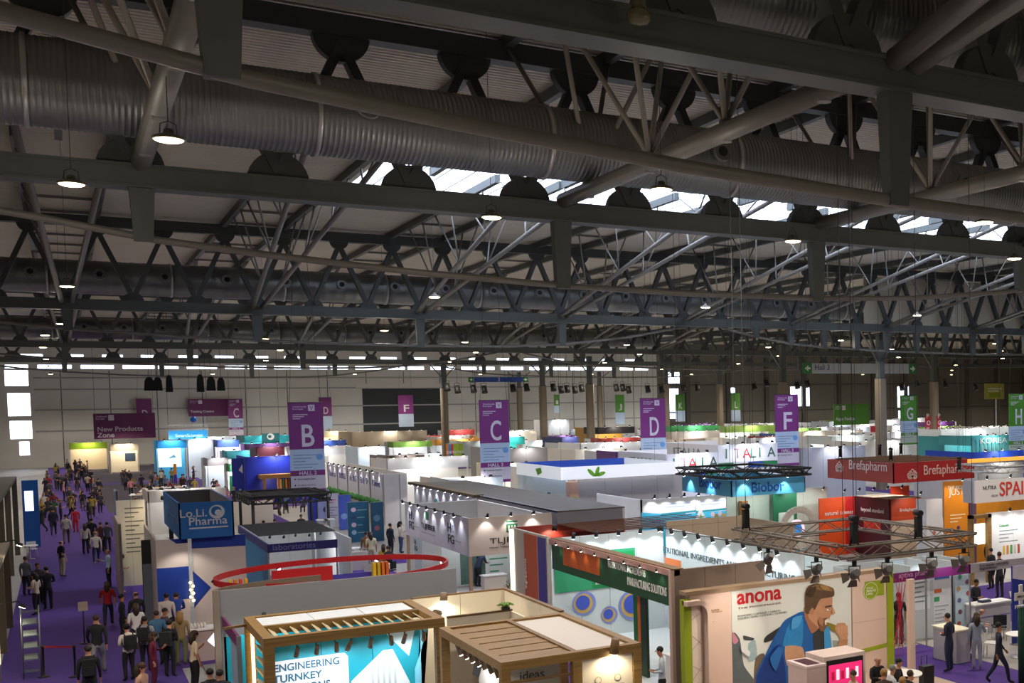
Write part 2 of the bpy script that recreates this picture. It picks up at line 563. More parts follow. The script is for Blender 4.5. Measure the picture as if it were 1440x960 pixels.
def space_truss(x, ya, yb, z, label):
    g = thing('roof_strut', label, 'strut', (x, ya, z), 'tubular struts between the girders')
    MB().tube([(x, ya, z), (x, yb, z)], 0.24, 14).build('main_tube', TUBE, g)
    n = 4
    for k in range(n):
        y = ya + (yb - ya) * (k + 0.5) / n
        MB().tube([(x, y, z - 0.25), (x, y, z + 0.26)], 0.16, 8).build('node', TUBE, g)
        for s in (-1.65, 1.65):
            for dy in (-2.2, 2.2):
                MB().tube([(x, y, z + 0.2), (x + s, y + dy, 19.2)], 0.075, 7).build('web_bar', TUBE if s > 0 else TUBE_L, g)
    return g
for i, x in enumerate(PX[:4]):
    space_truss(x, 18.45, 36.1, 14.62, ['thick grey tube strut running back beside the big round lamp', 'thick grey tube strut rising to the near post from mid picture',
                                'thick grey tube strut at the right edge below the corner post', 'tube strut beyond the right edge of the roof view'][i])

def v_brace(x, yn, yf, z, r, webs, label):
    g = thing('roof_brace', label, 'brace', (x, yf, z), 'V braces under the roof')
    for s in (-1.65, 1.65):
        p, q = V((x + 0.25 * (1 if s > 0 else -1), yf, z)), V((x + s, yn, 19.2))
        MB().tube([p, q], r, 8).build('brace_tube', TUBE, g)
        for k in range(webs):
            t = (k + 1) / (webs + 1.0)
            a = p.lerp(q, t)
            for dy in (-1.6, 1.6):
                MB().tube([a, (x + s, a.y + dy, 19.22)], 0.05, 5).build('web_bar', TUBE, g)
    return g
for i, x in enumerate(P3[:9]):
    v_brace(x, 50, 80.3, 14.4, 0.13, 4, 'V-shaped tube brace %s from the girder with small nozzles' % ['at the far left lamp', 'left of the letter B banner line', 'above the hall sign', 'right of the hall sign', 'fifth along', 'sixth along', 'over the thick stone-coloured column', 'eighth along', 'ninth along'][i])
for i, x in enumerate(PX[1:3]):
    v_brace(x, -8, 17.8, 14.5, 0.22, 3, 'pair of thick tubes rising out of the top right corner' if i == 0 else 'pair of thick tubes past the top right corner')
for i, x in enumerate(P3[:7]):
    v_brace(x, 98, 127.6, 14.4, 0.13, 2, 'distant V brace number %s from the left on the fourth girder' % ['one', 'two', 'three', 'four', 'five', 'six', 'seven'][i])

# ---------------------------------------------------------------- ventilation ducts
def duct(Y, z, r, xa, xb, label, nozzles, rib, seam, noz_dir=(-0.75, -0.66), noz_r=0.3):
    g = thing('air_duct', label, 'duct', (xa, Y, z), 'galvanised air ducts')
    x = xa
    k = 0
    while x < xb - 0.1:
        e = min(x + seam, xb)
        mb = MB(); prof = []
        n = max(2, int((e - x) / rib))
        for i in range(n):
            h = x + (e - x) * i / n; d = (e - x) / n
            prof += [(r, h), (r, h + d * 0.62), (r + 0.012, h + d * 0.72), (r + 0.012, h + d * 0.9)]
        prof.append((r, e))
        mb.lathe((0, Y, z), prof, 28, 'X')
        mb.build('duct_section', GALV, g)
        MB().lathe((0, Y, z), [(r, e - 0.06), (r + 0.05, e - 0.05), (r + 0.05, e + 0.05), (r, e + 0.06)], 28, 'X').build('duct_collar', ALU, g)
        x = e; k += 1
    dY, dZ = noz_dir
    for xn in nozzles:
        c = V((xn, Y + dY * r, z + dZ * r)); d = V((0, dY, dZ)).normalized()
        mb = MB()
        mb.tube([c - d * 0.1, c + d * 0.12, c + d * 0.16], [noz_r * 1.1, noz_r * 1.1, noz_r], 16)
        nz = mb.build('nozzle', GALV, g)
        MB().tube([c + d * 0.161, c + d * 0.175], [noz_r * 0.55, noz_r * 0.55], 12).build('nozzle_mouth', BLACK, nz)
    return g
duct(34.0, 15.92, 1.06, -13, 60, 'big ribbed air duct crossing the upper picture under the second girder', [7.07, 17.7, 27.89], 0.13, 6.3, (-0.97, 0.1))
duct(20.6, 16.3, 1.06, 1, 45, 'big ribbed air duct in the top right corner', [15.6], 0.13, 6.3, (-0.8, -0.6))
duct(83.3, 16.1, 1.0, -13, 57, 'air duct with a row of small round nozzles behind the third girder', [-7.9, -4.55] + [-1.17 + 3.35 * k for k in range(18)], 0.6, 6.3, (-0.97, 0.1))
duct(130.6, 15.9, 0.98, -13, 60, 'distant air duct with nozzles behind the fourth girder', [-1.1 + 3.14 * k for k in range(20)], 1.2, 6.3, (-0.97, 0.1))
g = thing('infill_panels', 'cream infill panels behind the diagonals of the third girder', 'panel', (58, 81.3, 14.5))
for k in range(12):
    B(g, 'infill_panel', 57.5 + 4.9 * k + 0.05, 57.5 + 4.9 * (k + 1) - 0.05, 81.6, 81.7, 14.5, 18.8, mat('#d8cdb6', 0.7))

# ---------------------------------------------------------------- stone-coloured columns
def column(x, y, ztop, label, w=0.86):
    c = thing('hall_column', label, 'column', (x, y, 0), 'hall columns')
    h = w / 2
    mb = MB(); k = 0.14
    pts = [(-h + k, -h), (h - k, -h), (h, -h + k), (h, h - k), (h - k, h), (-h + k, h), (-h, h - k), (-h, -h + k)]
    mb.poly([(x + a, y + b, 0) for a, b in pts], (0, 0, ztop))
    mb.build('column_casing', mat('#8d806c', 0.75, noise=0.12, scale=1.2), c)
    MB().poly([(x + a * 0.92, y + b * 0.92, ztop) for a, b in pts], (0, 0, 0.12)).build('column_cap', STEEL_D, c)
    B(c, 'steel_stem', x - 0.28, x + 0.28, y - 0.28, y + 0.28, ztop + 0.12, 14.0, STEEL)
    for s in (-1, 1):
        MB().tube([(x, y, ztop + 1.2), (x + s * 2.0, y, 14.0)], 0.09, 6).build('stem_brace', TUBE, c)
column(59.9, 82.6, 9.9, 'thick stone-coloured column left of the green letter G banner')
column(63.8, 105.9, 10.1, 'stone-coloured column behind the purple letter F banner')
column(82.6, 103.4, 10.0, 'stone-coloured column right of the green letter G banner, between red signs')
column(53.9, 135.9, 10.5, 'brown column left of the small green letter J banner')
column(53.2, 150.9, 10.6, 'dark column right of the letter C banner')
column(42.3, 158.5, 10.5, 'column right of the small letter F banner beside the dark shutter')
column(67.3, 203.0, 11.2, 'slim far column close to the end wall behind the letter C banner')
column(81.2, 200.0, 11.4, 'slim far column beside the small letter I banner')
column(80.2, 169.6, 11.1, 'dark column just right of the letter D banner')
column(87.3, 164.7, 11.0, 'tan column between the small letter K and L banners')

# ---------------------------------------------------------------- hanging hall lamps
def high_bay():
    t = bpy.data.objects.new('high_bay_lamp', None); COL.objects.link(t)
    t['category'] = 'lamp'; t['group'] = 'hanging hall lamps'; t['_base'] = [0.0, 0.0, 0.0]
    MB().lathe((0, 0, 0), [(0.27, 0.0), (0.29, 0.015), (0.28, 0.05), (0.16, 0.1), (0.09, 0.12), (0.08, 0.2), (0.02, 0.22)], 18).build('housing', mat('#6b655b', 0.5, 0.4), t)
    MB().lathe((0, 0, 0), [(0.02, -0.035), (0.2, -0.03), (0.25, -0.005), (0.25, 0.004)], 18).build('lens', mat('#ffdca8', 0.4, emit=20.0), t)
    MB().tube([(-0.15, 0, 0.08), (-0.13, 0, 0.3), (0, 0, 0.36), (0.13, 0, 0.3), (0.15, 0, 0.08)], 0.01, 5).build('bracket', DARK, t)
    MB().tube([(0, 0, 0.36), (0, 0, 6.44)], 0.008, 4).build('suspension_cable', CABLE, t)
    return t
LAMP0 = high_bay()
_rows = [(25.8, [1.9, 12.2, 22.6, 33, 43, -8], 'near'), (31.9, [0.4, 9.95, 19.7, 29.4, 39, 49, -9], 'second'), (57.7, [0.4, 15.1, 29.8, 44.8, 60, 75, -10], 'third'),
         (82.0, [0.2, 18.1, 36, 55.3, 73, 91, -10], 'fourth'), (94.5, [-0.7, 12.5, 27, 41, 55.4, 70, 85], 'fifth'), (12.5, [3, 12.2, 22, 32, -6], 'gallery'), (112, [-1, 16, 33, 50, 67, 84, 101], 'sixth'),
         (136, [-1, 18, 37, 56, 75, 94, 113, 135], 'seventh'), (160, [-1, 18, 37, 56, 75, 94, 113, 132, 155], 'eighth'), (188, [-1, 18, 37, 56, 75, 94, 113, 132, 155, 178], 'ninth')]  # rightmost lamps of these rows are added to brighten the right end wall
_ord = ['first', 'second', 'third', 'fourth', 'fifth', 'sixth', 'seventh', 'eighth', 'ninth', 'tenth']
_first = True
for yy, xs, rn in _rows:
    for i, x in enumerate(sorted(xs)):
        zz = 13.34 if yy == 57.7 and SK[0] < x < SK[1] else 13.2
        o = place(LAMP0, (x, yy, zz), 0, 'round hanging hall lamp, %s from the left in the %s row of lamps' % (_ord[i], rn), first=_first)
        _first = False
        far = 3.0 if yy > 100 else 1.0
        spot_light((x, yy, zz - 0.12), (x, yy, 0), HIGH_BAY_POWER * far, (1.0, 0.9, 0.78), 150, 0.25, 0.5)
        point_light((x, yy, zz - 0.3), HIGH_BAY_SPILL, (1.0, 0.9, 0.76), 0.2)
# an unlit glass globe lamp on the nearest girder
g = thing('glass_globe_lamp', 'unlit clear glass lamp hanging from the nearest girder at the top', 'lamp', (7.9, 17.4, 14.28))
gx, gy, gz = (7.9, 17.4, 14.23)
MB().lathe((gx, gy, gz), [(0.02, -0.12), (0.14, -0.1), (0.2, -0.02), (0.19, 0.06), (0.12, 0.14)], 16).build('glass_shade', mat('#6d6748', 0.15, noise=0.1), g)
MB().lathe((gx, gy, gz), [(0.12, 0.14), (0.11, 0.3), (0.07, 0.42), (0.07, 0.7)], 12).build('lamp_socket', mat('#55503a', 0.5), g)


# ================================================================== SHARED STAND PIECES
def panels_x(parent, y, x0, x1, z0, z1, n, m, th=0.06, name='wall_panel', gap=0.012):
    x0, x1 = min(x0, x1), max(x0, x1)
    for k in range(n):
        a = x0 + (x1 - x0) * k / n; b = x0 + (x1 - x0) * (k + 1) / n
        B(parent, name, a + gap / 2, b - gap / 2, y, y + th, z0, z1, m)

def panels_y(parent, x, y0, y1, z0, z1, n, m, th=0.06, name='wall_panel', gap=0.012):
    y0, y1 = min(y0, y1), max(y0, y1)
    for k in range(n):
        a = y0 + (y1 - y0) * k / n; b = y0 + (y1 - y0) * (k + 1) / n
        B(parent, name, x, x + th, a + gap / 2, b - gap / 2, z0, z1, m)

def print_y(parent, y, pts, m, t=0.006, name='print'):
    """flat printed shape on a wall facing the gallery (plane y); pts are (x, z)"""
    return MB().poly([(x, y, z) for x, z in pts], (0, -t, 0)).build(name, m, parent)

def print_x(parent, x, pts, m, t=0.006, name='print'):
    return MB().poly([(x, y, z) for y, z in pts], (-t, 0, 0)).build(name, m, parent)

def lines_y(parent, y, x0, x1, z, n, dz, m, h=0.025, name='print_line'):
    for k in range(n):
        w = (x1 - x0) * (1.0 - 0.25 * ((k * 7) % 3))
        print_y(parent, y, [(x0, z - k * dz), (x0 + w, z - k * dz), (x0 + w, z - k * dz - h), (x0, z - k * dz - h)], m, name=name)

def circle(cx, cz, r, n=20):
    return [(cx + r * math.cos(2 * PI * i / n), cz + r * math.sin(2 * PI * i / n)) for i in range(n)]

OAK = wood_mat('#7a5c2e', '#9c7a42')
OAK_D = wood_mat('#6d5331', '#8b6c43', name='dark_oak')
CREAM = mat('#eadfca', 0.6, noise=0.03)
TEAL = mat('#1398ad', 0.5, noise=0.04)
GLASS = mat('#dfe9e8', 0.08, alpha=0.22, noise=0.0)

def louvre(parent, p, q, w, t, tilt, m, name='slat'):
    p, q = V(p), V(q)
    return MB().beam(p, q, w, t, tilt).build(name, m, parent)

# ---------------------------------------------------------------- oak and teal stand at the bottom
def oak_frame(s, x0, x1, y0, y1, z, b=0.2, m=OAK, inner=None):
    for x in (x0, x1 - b):
        for y in (y0, y1 - b):
            B(s, 'post', x, x + b, y, y + b, 0, z - b, m)
    for y in (y0, y1 - b): B(s, 'top_beam', x0, x1, y, y + b, z - b, z, m)
    for x in (x0, x1 - b): B(s, 'top_beam', x, x + b, y0 + b, y1 - b, z - b, z, m)

s = thing('exhibition_stand', 'oak framed stand with slatted canopy over a teal graphic wall about turnkey engineering', 'stand', (3.3, 26.1, 0))
oak_frame(s, 3.2, 6.82, 26.1, 29.2, 3.3)
for k in range(3):
    B(s, 'roof_panel', 3.42 + k * 1.06, 3.42 + (k + 1) * 1.06 - 0.02, 27.75, 29.0, 3.22, 3.27, mat('#dfe6ee', 0.5, noise=0.03))
B(s, 'top_beam', 3.4, 6.62, 27.58, 27.75, 3.12, 3.3, OAK)
for k in range(15):
    x = 3.52 + k * 0.215
    louvre(s, (x, 26.3, 3.2), (x + 0.02, 27.58, 3.2), 0.15, 0.02, (0.55, 0, 0.8), mat('#d6c7a2', 0.55))
for k in range(11):
    z = 0.35 + k * 0.255
    louvre(s, (3.28, 26.3, z), (3.28, 27.7, z), 0.14, 0.02, (0.5, 0, 0.85), mat('#cbb586', 0.55))
B(s, 'light_strip', 3.3, 3.36, 28.9, 28.98, 0.2, 3.05, mat('#ffe2a8', 0.5, emit=3.0))
yb = 27.35
panels_x(s, yb, 3.42, 6.6, 0, 3.08, 3, TEAL, 0.08)
WP = mat('#f2f5f7', 0.5, noise=0.02)
CYAN = mat('#7fd0ee', 0.5, noise=0.03)
print_y(s, yb, [(3.44, 0.2), (5.05, 0.2), (5.02, 2.47), (4.95, 2.56), (3.44, 2.55)], WP)
print_y(s, yb, [(5.07, 0.9), (5.07, 1.89), (5.76, 2.5), (5.97, 2.5), (6.32, 1.69), (6.38, 0.9)], mat('#e3eef3', 0.5))
print_y(s, yb, [(5.8, 2.92), (6.48, 2.93), (6.32, 2.29)], mat('#c9e6f1', 0.5))
print_y(s, yb, [(6.43, 0.9), (6.44, 1.97), (6.77, 2.91), (6.58, 2.91), (6.58, 0.9)], CYAN)
for k in range(5):
    xx = 5.5 + k * 0.12
    print_y(s, yb - 0.006, [(xx, 1.6), (xx + 0.05, 1.6), (xx + 0.05, 2.35 - abs(k - 2) * 0.12), (xx, 2.35 - abs(k - 2) * 0.12)], mat('#b9c8cf', 0.4))
NAVY = mat('#1f5f80', 0.6)
tz = 2.32
text(s, 'ENGINEERING', (3.53, yb - 0.008, tz), NAVY, width=4.84-3.53, height=0.165, bold=0.02)
text(s, 'TURNKEY', (3.51, yb - 0.008, tz - 0.24), NAVY, width=4.63-3.66, height=0.165, bold=0.02)
text(s, 'SOLUTIONS', (3.53, yb - 0.008, tz - 0.48), NAVY, width=4.67-3.56, height=0.165, bold=0.02)
CYL = mat('#7c6754', 0.5)
for k in range(8):
    x = 3.85 + k * 0.36
    d = [-0.02, 0.1, 0.22, -0.3, 0.05, 0.35, -0.05, 0.2][k]
    spot_head(s, (x + d * 0.3, 26.42, 2.8), (x + d, 27.3, 1.9), 0.05, 0.28, 20, (0.92, 0.97, 1.0), 95, body=CYL, stem=(x, 26.3, 3.12))
B(s, 'stand_floor', 3.2, 6.82, 26.1, 29.2, 0.012, 0.06, OAK_D)
MB().beam((3.25, 28.8, 3.18), (2.72, 28.4, 3.22), 0.1, 0.05).build('lamp_arm', OAK_D, s)

# cream walled office block between the oak stands
s = thing('exhibition_stand', 'open-topped cream walled cabin between the two oak framed stands', 'stand', (6.9, 25.1, 0))
panels_x(s, 29.1, 6.84, 9.15, 0, 3.3, 2, CREAM, 0.07)
panels_y(s, 9.1, 25.05, 29.1, 0, 3.3, 3, CREAM, 0.07)
panels_x(s, 25.98, 6.84, 8.3, 0, 3.3, 1, CREAM, 0.05)
B(s, 'partition', 8.25, 8.3, 25.05, 26.0, 0, 3.3, CREAM)
for a in ((6.84, 9.17, 29.1, 29.2), (9.08, 9.18, 25.05, 29.1), (6.84, 8.3, 25.96, 26.04)):
    B(s, 'wall_cap', a[0], a[1], a[2], a[3], 3.3, 3.34, OAK_D)
B(s, 'stand_floor', 6.84, 9.1, 26.0, 29.1, 0.012, 0.05, mat('#b9ac98', 0.7))
spot_head(s, (7.55, 28.95, 3.22), (7.5, 29.05, 1.5), 0.09, 0.2, 26, (1, 0.88, 0.68), 150, body=CYL)
spot_head(s, (7.0, 27.3, 3.2), (8.4, 29.05, 2.4), 0.09, 0.2, 45, (1, 0.88, 0.68), 120, body=CYL)
pl = thing('potted_plant', 'small green plant on top of the cream cabin wall', 'plant', (8.15, 26.0, 3.34))
for k in range(9):
    a = k * 0.7
    MB().tube([(8.15, 26.0, 3.36), (8.15 + 0.1 * math.cos(a), 26 + 0.1 * math.sin(a), 3.48), (8.15 + 0.2 * math.cos(a), 26 + 0.2 * math.sin(a), 3.44)], [0.01, 0.03, 0.004], 5).build('leaf', mat('#5f8a2c', 0.6), pl)
B(pl, 'pot', 8.07, 8.23, 25.93, 26.07, 3.34, 3.4, DARK)

# second oak stand with plank and white roof halves
s = thing('exhibition_stand', 'oak framed stand with a plank roof half and a white roof half, lettered ideas', 'stand', (6.41, 20.8, 0))
x0, x1, y0, y1, xm = 6.41, 9.17, 20.8, 25.02, 7.86
oak_frame(s, x0, x1, y0, y1, 3.3, 0.17, OAK)
B(s, 'top_beam', xm - 0.05, xm + 0.05, y0 + 0.17, y1 - 0.17, 3.13, 3.3, OAK_D)
for k in range(18):
    a = y0 + 0.17 + k * (y1 - y0 - 0.34) / 18
    B(s, 'roof_plank', x0 + 0.17, xm - 0.05, a + 0.006, a + (y1 - y0 - 0.34) / 18 - 0.006, 3.2 - 0.006 * (k % 3), 3.27 - 0.006 * (k % 3), OAK)
B(s, 'roof_panel', xm + 0.06, x1 - 0.17, y0 + 0.17, y1 - 0.17, 3.2, 3.25, mat('#d3ccc6', 0.55, noise=0.03))
B(s, 'post', xm - 0.09, xm + 0.09, y0, y0 + 0.17, 0, 3.13, OAK)
panels_x(s, y0 + 0.05, xm + 0.1, x1 - 0.17, 0.0, 3.12, 1, CREAM, 0.05)
LG = mat('#a59a86', 0.6)
for i in range(2):
    for j in range(2):
        cx, cz = xm + 0.42 + i * 0.4, 2.62 - j * 0.42
        print_y(s, y0 + 0.05, circle(cx, cz + 0.06, 0.07), LG)
        print_y(s, y0 + 0.045, circle(cx, cz + 0.06, 0.055), CREAM)
        lines_y(s, y0 + 0.05, cx - 0.13, cx + 0.13, cz - 0.06, 2, 0.05, LG, 0.02)
spot_head(s, (8.55, y0 - 0.12, 3.2), (8.5, y0 + 0.05, 2.3), 0.1, 0.3, 22, (1, 0.86, 0.6), 150, body=OAK_D, stem=(8.55, y0 + 0.1, 3.26))
panels_x(s, 21.5, 6.6, xm - 0.1, 0, 3.1, 1, WHITE, 0.05)
text(s, 'ideas', (6.96, 21.45, 2.76), mat('#4d5566', 0.6), width=7.43-6.96)
for z in (2.86, 2.6):
    B(s, 'front_rail', x0 + 0.17, xm - 0.09, y0 + 0.06, y0 + 0.1, z, z + 0.05, OAK_D)
panels_y(s, 7.15, 21.8, 24.8, 0, 3.1, 3, WHITE, 0.05)
print_x(s, 7.15, [(25.23, 2.14), (24.81, 2.15), (24.47, 2.49), (24.6, 2.61), (25.03, 2.52)], mat('#3a3642', 0.5))
for k in range(8):
    y = 24.3 - k * 0.42
    spot_head(s, (x0 + 0.25, y, 2.8), (7.1, y - 0.1, 1.6), 0.045, 0.24, 16, (1, 0.97, 0.94), 95, body=CYL, stem=(x0 + 0.12, y, 3.13))
B(s, 'stand_floor', x0, x1, y0, y1, 0.012, 0.06, OAK_D)

# ---------------------------------------------------------------- stand with a hanging red hoop
s = thing('exhibition_stand', 'grey-backed stand with red panel and yellow fins under a red hoop', 'stand', (3.3, 36.0, 0))
GW = mat('#8d8e92', 0.65, noise=0.04)
panels_x(s, 36.0, 3.35, 9.8, 0, 3.0, 1, GW, 0.1)
B(s, 'corner_post', 3.22, 3.36, 35.95, 36.15, 0, 3.02, mat('#8e8072', 0.6))
# curved brown wall head behind the left end
pts = [(3.3 + 2.9 * (1 - math.cos(t * PI / 2 / 10)), 36.15 + 1.3 * math.sin(t * PI / 2 / 10)) for t in range(11)]
mb = MB()
for a, b in zip(pts, pts[1:]): mb.beam((a[0], a[1], 1.5), (b[0], b[1], 1.5), 0.1, 3.0)
mb.build('curved_wall', mat('#7c6a5c', 0.6), s)
mb = MB(); n = 48
for i in range(n):
    a, b = 2 * PI * i / n, 2 * PI * (i + 1) / n
    mb.beam((6.85 + 3.35 * math.cos(a), 38.6 + 1.8 * math.sin(a), 2.93 + 0.13 * math.sin(a)), (6.85 + 3.35 * math.cos(b), 38.6 + 1.8 * math.sin(b), 2.93 + 0.13 * math.sin(b)), 0.05, 0.17)
mb.build('hoop', mat('#b01d22', 0.45), s)
B(s, 'wall_panel', 5.14, 6.87, 39.35, 39.45, 0, 3.0, mat('#b3161c', 0.5))
B(s, 'wall_panel', 6.87, 8.03, 39.35, 39.45, 0, 2.7, mat('#3d3496', 0.5))
for k, h in enumerate(('#d9b21c', '#caa017', '#d8701c', '#cf5a16')):
    a = 8.04 + k * 0.13
    B(s, 'fin', a, a + 0.08, 39.1, 39.4, 0, 3.0, mat(h, 0.5))
for k in range(4):
    a = 3.86 + k * 0.14
    B(s, 'fin', a, a + 0.08, 38.4, 38.6, 0, 2.95, mat(['#d9b21c', '#d8701c', '#c9452a', '#d9a51c'][k], 0.5))
for a in (0.2, 1.1, 2.0, 2.9, 3.6, 5.4):
    p = V((6.85 + 3.35 * math.cos(a), 38.6 + 1.8 * math.sin(a), 2.8 + 0.13 * math.sin(a)))
    spot_head(s, p, (6.6, 38.6, 0.8), 0.06, 0.14, 30, (1, 0.9, 0.75), 100)
B(s, 'stand_floor', 3.3, 9.8, 36.1, 40.9, 0.012, 0.05, mat('#7d7a78', 0.7))
c = thing('reception_counter', 'white counter inside the red hoop stand', 'counter', (6.0, 38.0, 0.05))
B(c, 'body', 5.2, 6.8, 37.8, 38.3, 0.05, 1.02, WHITE); B(c, 'worktop', 5.15, 6.85, 37.75, 38.35, 1.02, 1.07, GREYP)

# low teal lit stand at the lower left behind the oak frame
s = thing('exhibition_stand', 'low teal panelled booth with purple fascia beside the aisle, behind the oak slats', 'stand', (3.3, 31.5, 0))
panels_x(s, 34.6, 3.3, 9.4, 0, 1.95, 4, TEAL, 0.06)
panels_y(s, 9.4, 31.4, 34.6, 0, 2.5, 3, WHITE, 0.06)
B(s, 'fascia', 3.28, 3.34, 31.4, 34.6, 2.2, 2.5, mat('#6d2a5e', 0.5))
B(s, 'corner_post', 3.26, 3.36, 31.3, 31.4, 0, 2.5, ALU); B(s, 'corner_post', 3.26, 3.36, 34.6, 34.7, 0, 2.5, ALU)
panels_y(s, 3.3, 31.4, 33.0, 0, 2.2, 1, mat('#9db6c4', 0.5), 0.04)
spot_head(s, (4.2, 34.0, 2.45), (4.2, 34.6, 1.4), 0.07, 0.15, 40, (0.9, 0.97, 1), 120)

# ---------------------------------------------------------------- blue boxed sign stand by the aisle
s = thing('exhibition_stand', 'white and blue corner stand under an open blue sign box with white lettering', 'stand', (2.8, 47.6, 0))
BLU = mat('#1268b4', 0.5, noise=0.03); BLUD = mat('#123a9a', 0.5, noise=0.03)
bx0, bx1, by0, by1 = 3.28, 5.02, 47.4, 54.9
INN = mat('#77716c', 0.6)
B(s, 'sign_side', bx0, bx1, by0, by0 + 0.05, 3.4, 4.7, BLU)
B(s, 'sign_side', bx0, bx0 + 0.05, by0, by1, 3.4, 4.7, BLU)
B(s, 'sign_side', bx1 - 0.05, bx1, by0, by1, 3.4, 4.7, BLU)
B(s, 'sign_side', bx0, bx1, by1 - 0.05, by1, 3.4, 4.7, BLU)
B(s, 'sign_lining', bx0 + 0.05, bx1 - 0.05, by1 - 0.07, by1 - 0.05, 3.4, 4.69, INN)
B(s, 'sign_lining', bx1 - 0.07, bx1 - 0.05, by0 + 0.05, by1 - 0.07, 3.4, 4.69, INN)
text(s, 'Lo.Li.', (3.32, by0 - 0.01, 4.17), mat('#cfd8e2', 0.5), width=4.16-3.32, bold=0.01)
text(s, 'Pharma', (3.59, by0 - 0.01, 3.87), mat('#cfd8e2', 0.5), width=4.8-3.59, bold=0.01)
print_y(s, by0, [(3.59, 3.74), (4.82, 3.74), (4.82, 3.79), (3.59, 3.79)], mat('#cfd8e2', 0.5))
cx, cz = 4.48, 4.32
print_y(s, by0, circle(cx, cz, 0.25), mat('#cfd8e2', 0.5))
print_y(s, by0 - 0.006, circle(cx - 0.02, cz + 0.03, 0.17), BLU)
print_y(s, by0 - 0.012, circle(cx + 0.04, cz - 0.03, 0.11), mat('#cfd8e2', 0.5))
text(s, 'Pharma', (bx0 - 0.01, 52.5, 3.75), mat('#5f8fd0', 0.5), width=3.2, height=0.5, right=(0, -1, 0))
yw = 47.7
TW = mat('#d5c9c2', 0.6, noise=0.03)
xL, xR = 2.55, 5.39
xm = 3.54
panels_x(s, yw, xL, xm, 0, 3.4, 1, TW, 0.08); panels_x(s, yw, xm + 0.12, xR, 0, 3.4, 1, TW, 0.08)
print_y(s, yw, [(xL, 1.19), (xm, 1.2), (xm, 2.38), (xL, 2.39)], BLUD)
print_y(s, yw, [(2.85, 3.54), (3.19, 3.23), (xm, 3.23), (xm, 3.4), (3.04, 3.4)], BLUD)
print_y(s, yw, [(xm + 0.12, 3.01), (xR, 2.97), (xR, 3.4), (xm + 0.12, 3.4)], BLUD)
print_y(s, yw, [(xm + 0.12, 0.83), (3.73, 0.93), (4.22, 1.53), (3.68, 2.18), (xm + 0.12, 2.24)], BLUD)
B(s, 'glass_column', xm, xm + 0.12, yw - 0.14, yw, 0.9, 3.4, GLASS)
for k in range(6):
    MB().ball((xm + 0.06 + 0.04 * (-1) ** k, yw - 0.2, 1.15 + k * 0.13), 0.045).build('lamp_bulb', mat('#ffe0b0', 0.4, emit=8.0), s)
panels_y(s, xL, yw + 0.1, 54.8, 0, 3.4, 4, TW, 0.08)
for k in range(3):
    B(s, 'sign_leg', bx0 + 0.05, bx0 + 0.12, 53.2 - k * 0.6, 53.3 - k * 0.6, 0, 3.4, BLACK)
B(s, 'dark_panel', xL - 0.32, xL - 0.02, 50.2, 50.3, 0, 3.2, mat('#22242a', 0.5))
B(s, 'poster', xL - 0.3, xL - 0.02, 50.17, 50.2, 0.1, 2.3, mat('#77818d', 0.4))
spot_light((xm - 0.2, yw - 0.9, 3.2), (xm - 0.1, yw, 0.8), 50, (1, 0.9, 0.8), 110, 0.05, parent=s)
c = thing('reception_counter', 'pinkish white counter in front of the blue sign box stand', 'counter', (3.66, 41.71, 0))
cx0, cx1, cy = 3.03, 3.84, 41.69
B(c, 'body', cx0, cx1 + 0.3, cy, cy + 0.7, 0.012, 1.0, mat('#b7a4a0', 0.6)); B(c, 'worktop', cx0 - 0.04, cx1 + 0.34, cy - 0.04, cy + 0.74, 1.0, 1.05, WHITE)
print_y(c, cy, [(cx1 - 0.32, 0.65), (cx1 - 0.1, 0.4), (cx1 + 0.1, 0.65), (cx1 - 0.1, 0.92)], mat('#eaf4ff', 0.4, emit=1.2))
for k in range(10):
    g = thing('glass_bottle', 'small clear sample bottle on the pinkish counter by the blue sign box', 'bottle', (cx0 + 0.1 + 0.09 * (k % 5), cy + 0.2 + 0.2 * (k // 5), 1.05), 'sample bottles')
    p = g.location
    MB().lathe(p, [(0.03, 0), (0.03, 0.12), (0.012, 0.15), (0.012, 0.18)], 8).build('glass', mat('#f5efe6', 0.2), g)
    MB().lathe(p + V((0, 0, 0.18)), [(0.014, 0), (0.014, 0.025)], 8).build('cap', ALU, g)

# stand with lime carpet left of the blue sign box
s = thing('exhibition_stand', 'small cream stand with printed list wall and lime carpet left of the blue sign box', 'stand', (2.8, 57, 0))
yy = 62.0
panels_x(s, yy, 1.85, 2.97, 0, 3.95, 2, CREAM, 0.08)
lines_y(s, yy, 2.18, 2.9, 3.6, 11, 0.2, mat('#6f6b5e', 0.6), 0.05)
B(s, 'side_wall', 1.85 - 0.1, 1.85, 57, 62, 0, 3.3, mat('#9c8c82', 0.6))
B(s, 'stand_carpet', 2.76, 4.6, 57.0, 62, 0.013, 0.03, mat('#9fb23c', 0.9))
spot_head(s, (3.6, 60.8, 4.0), (3.7, 62, 3.0), 0.07, 0.2, 40, (1, 0.85, 0.6), 120)
B(s, 'teal_carpet', 2.8, 3.9, 55.2, 57.0, 0.013, 0.02, mat('#2c8a7c', 0.9))

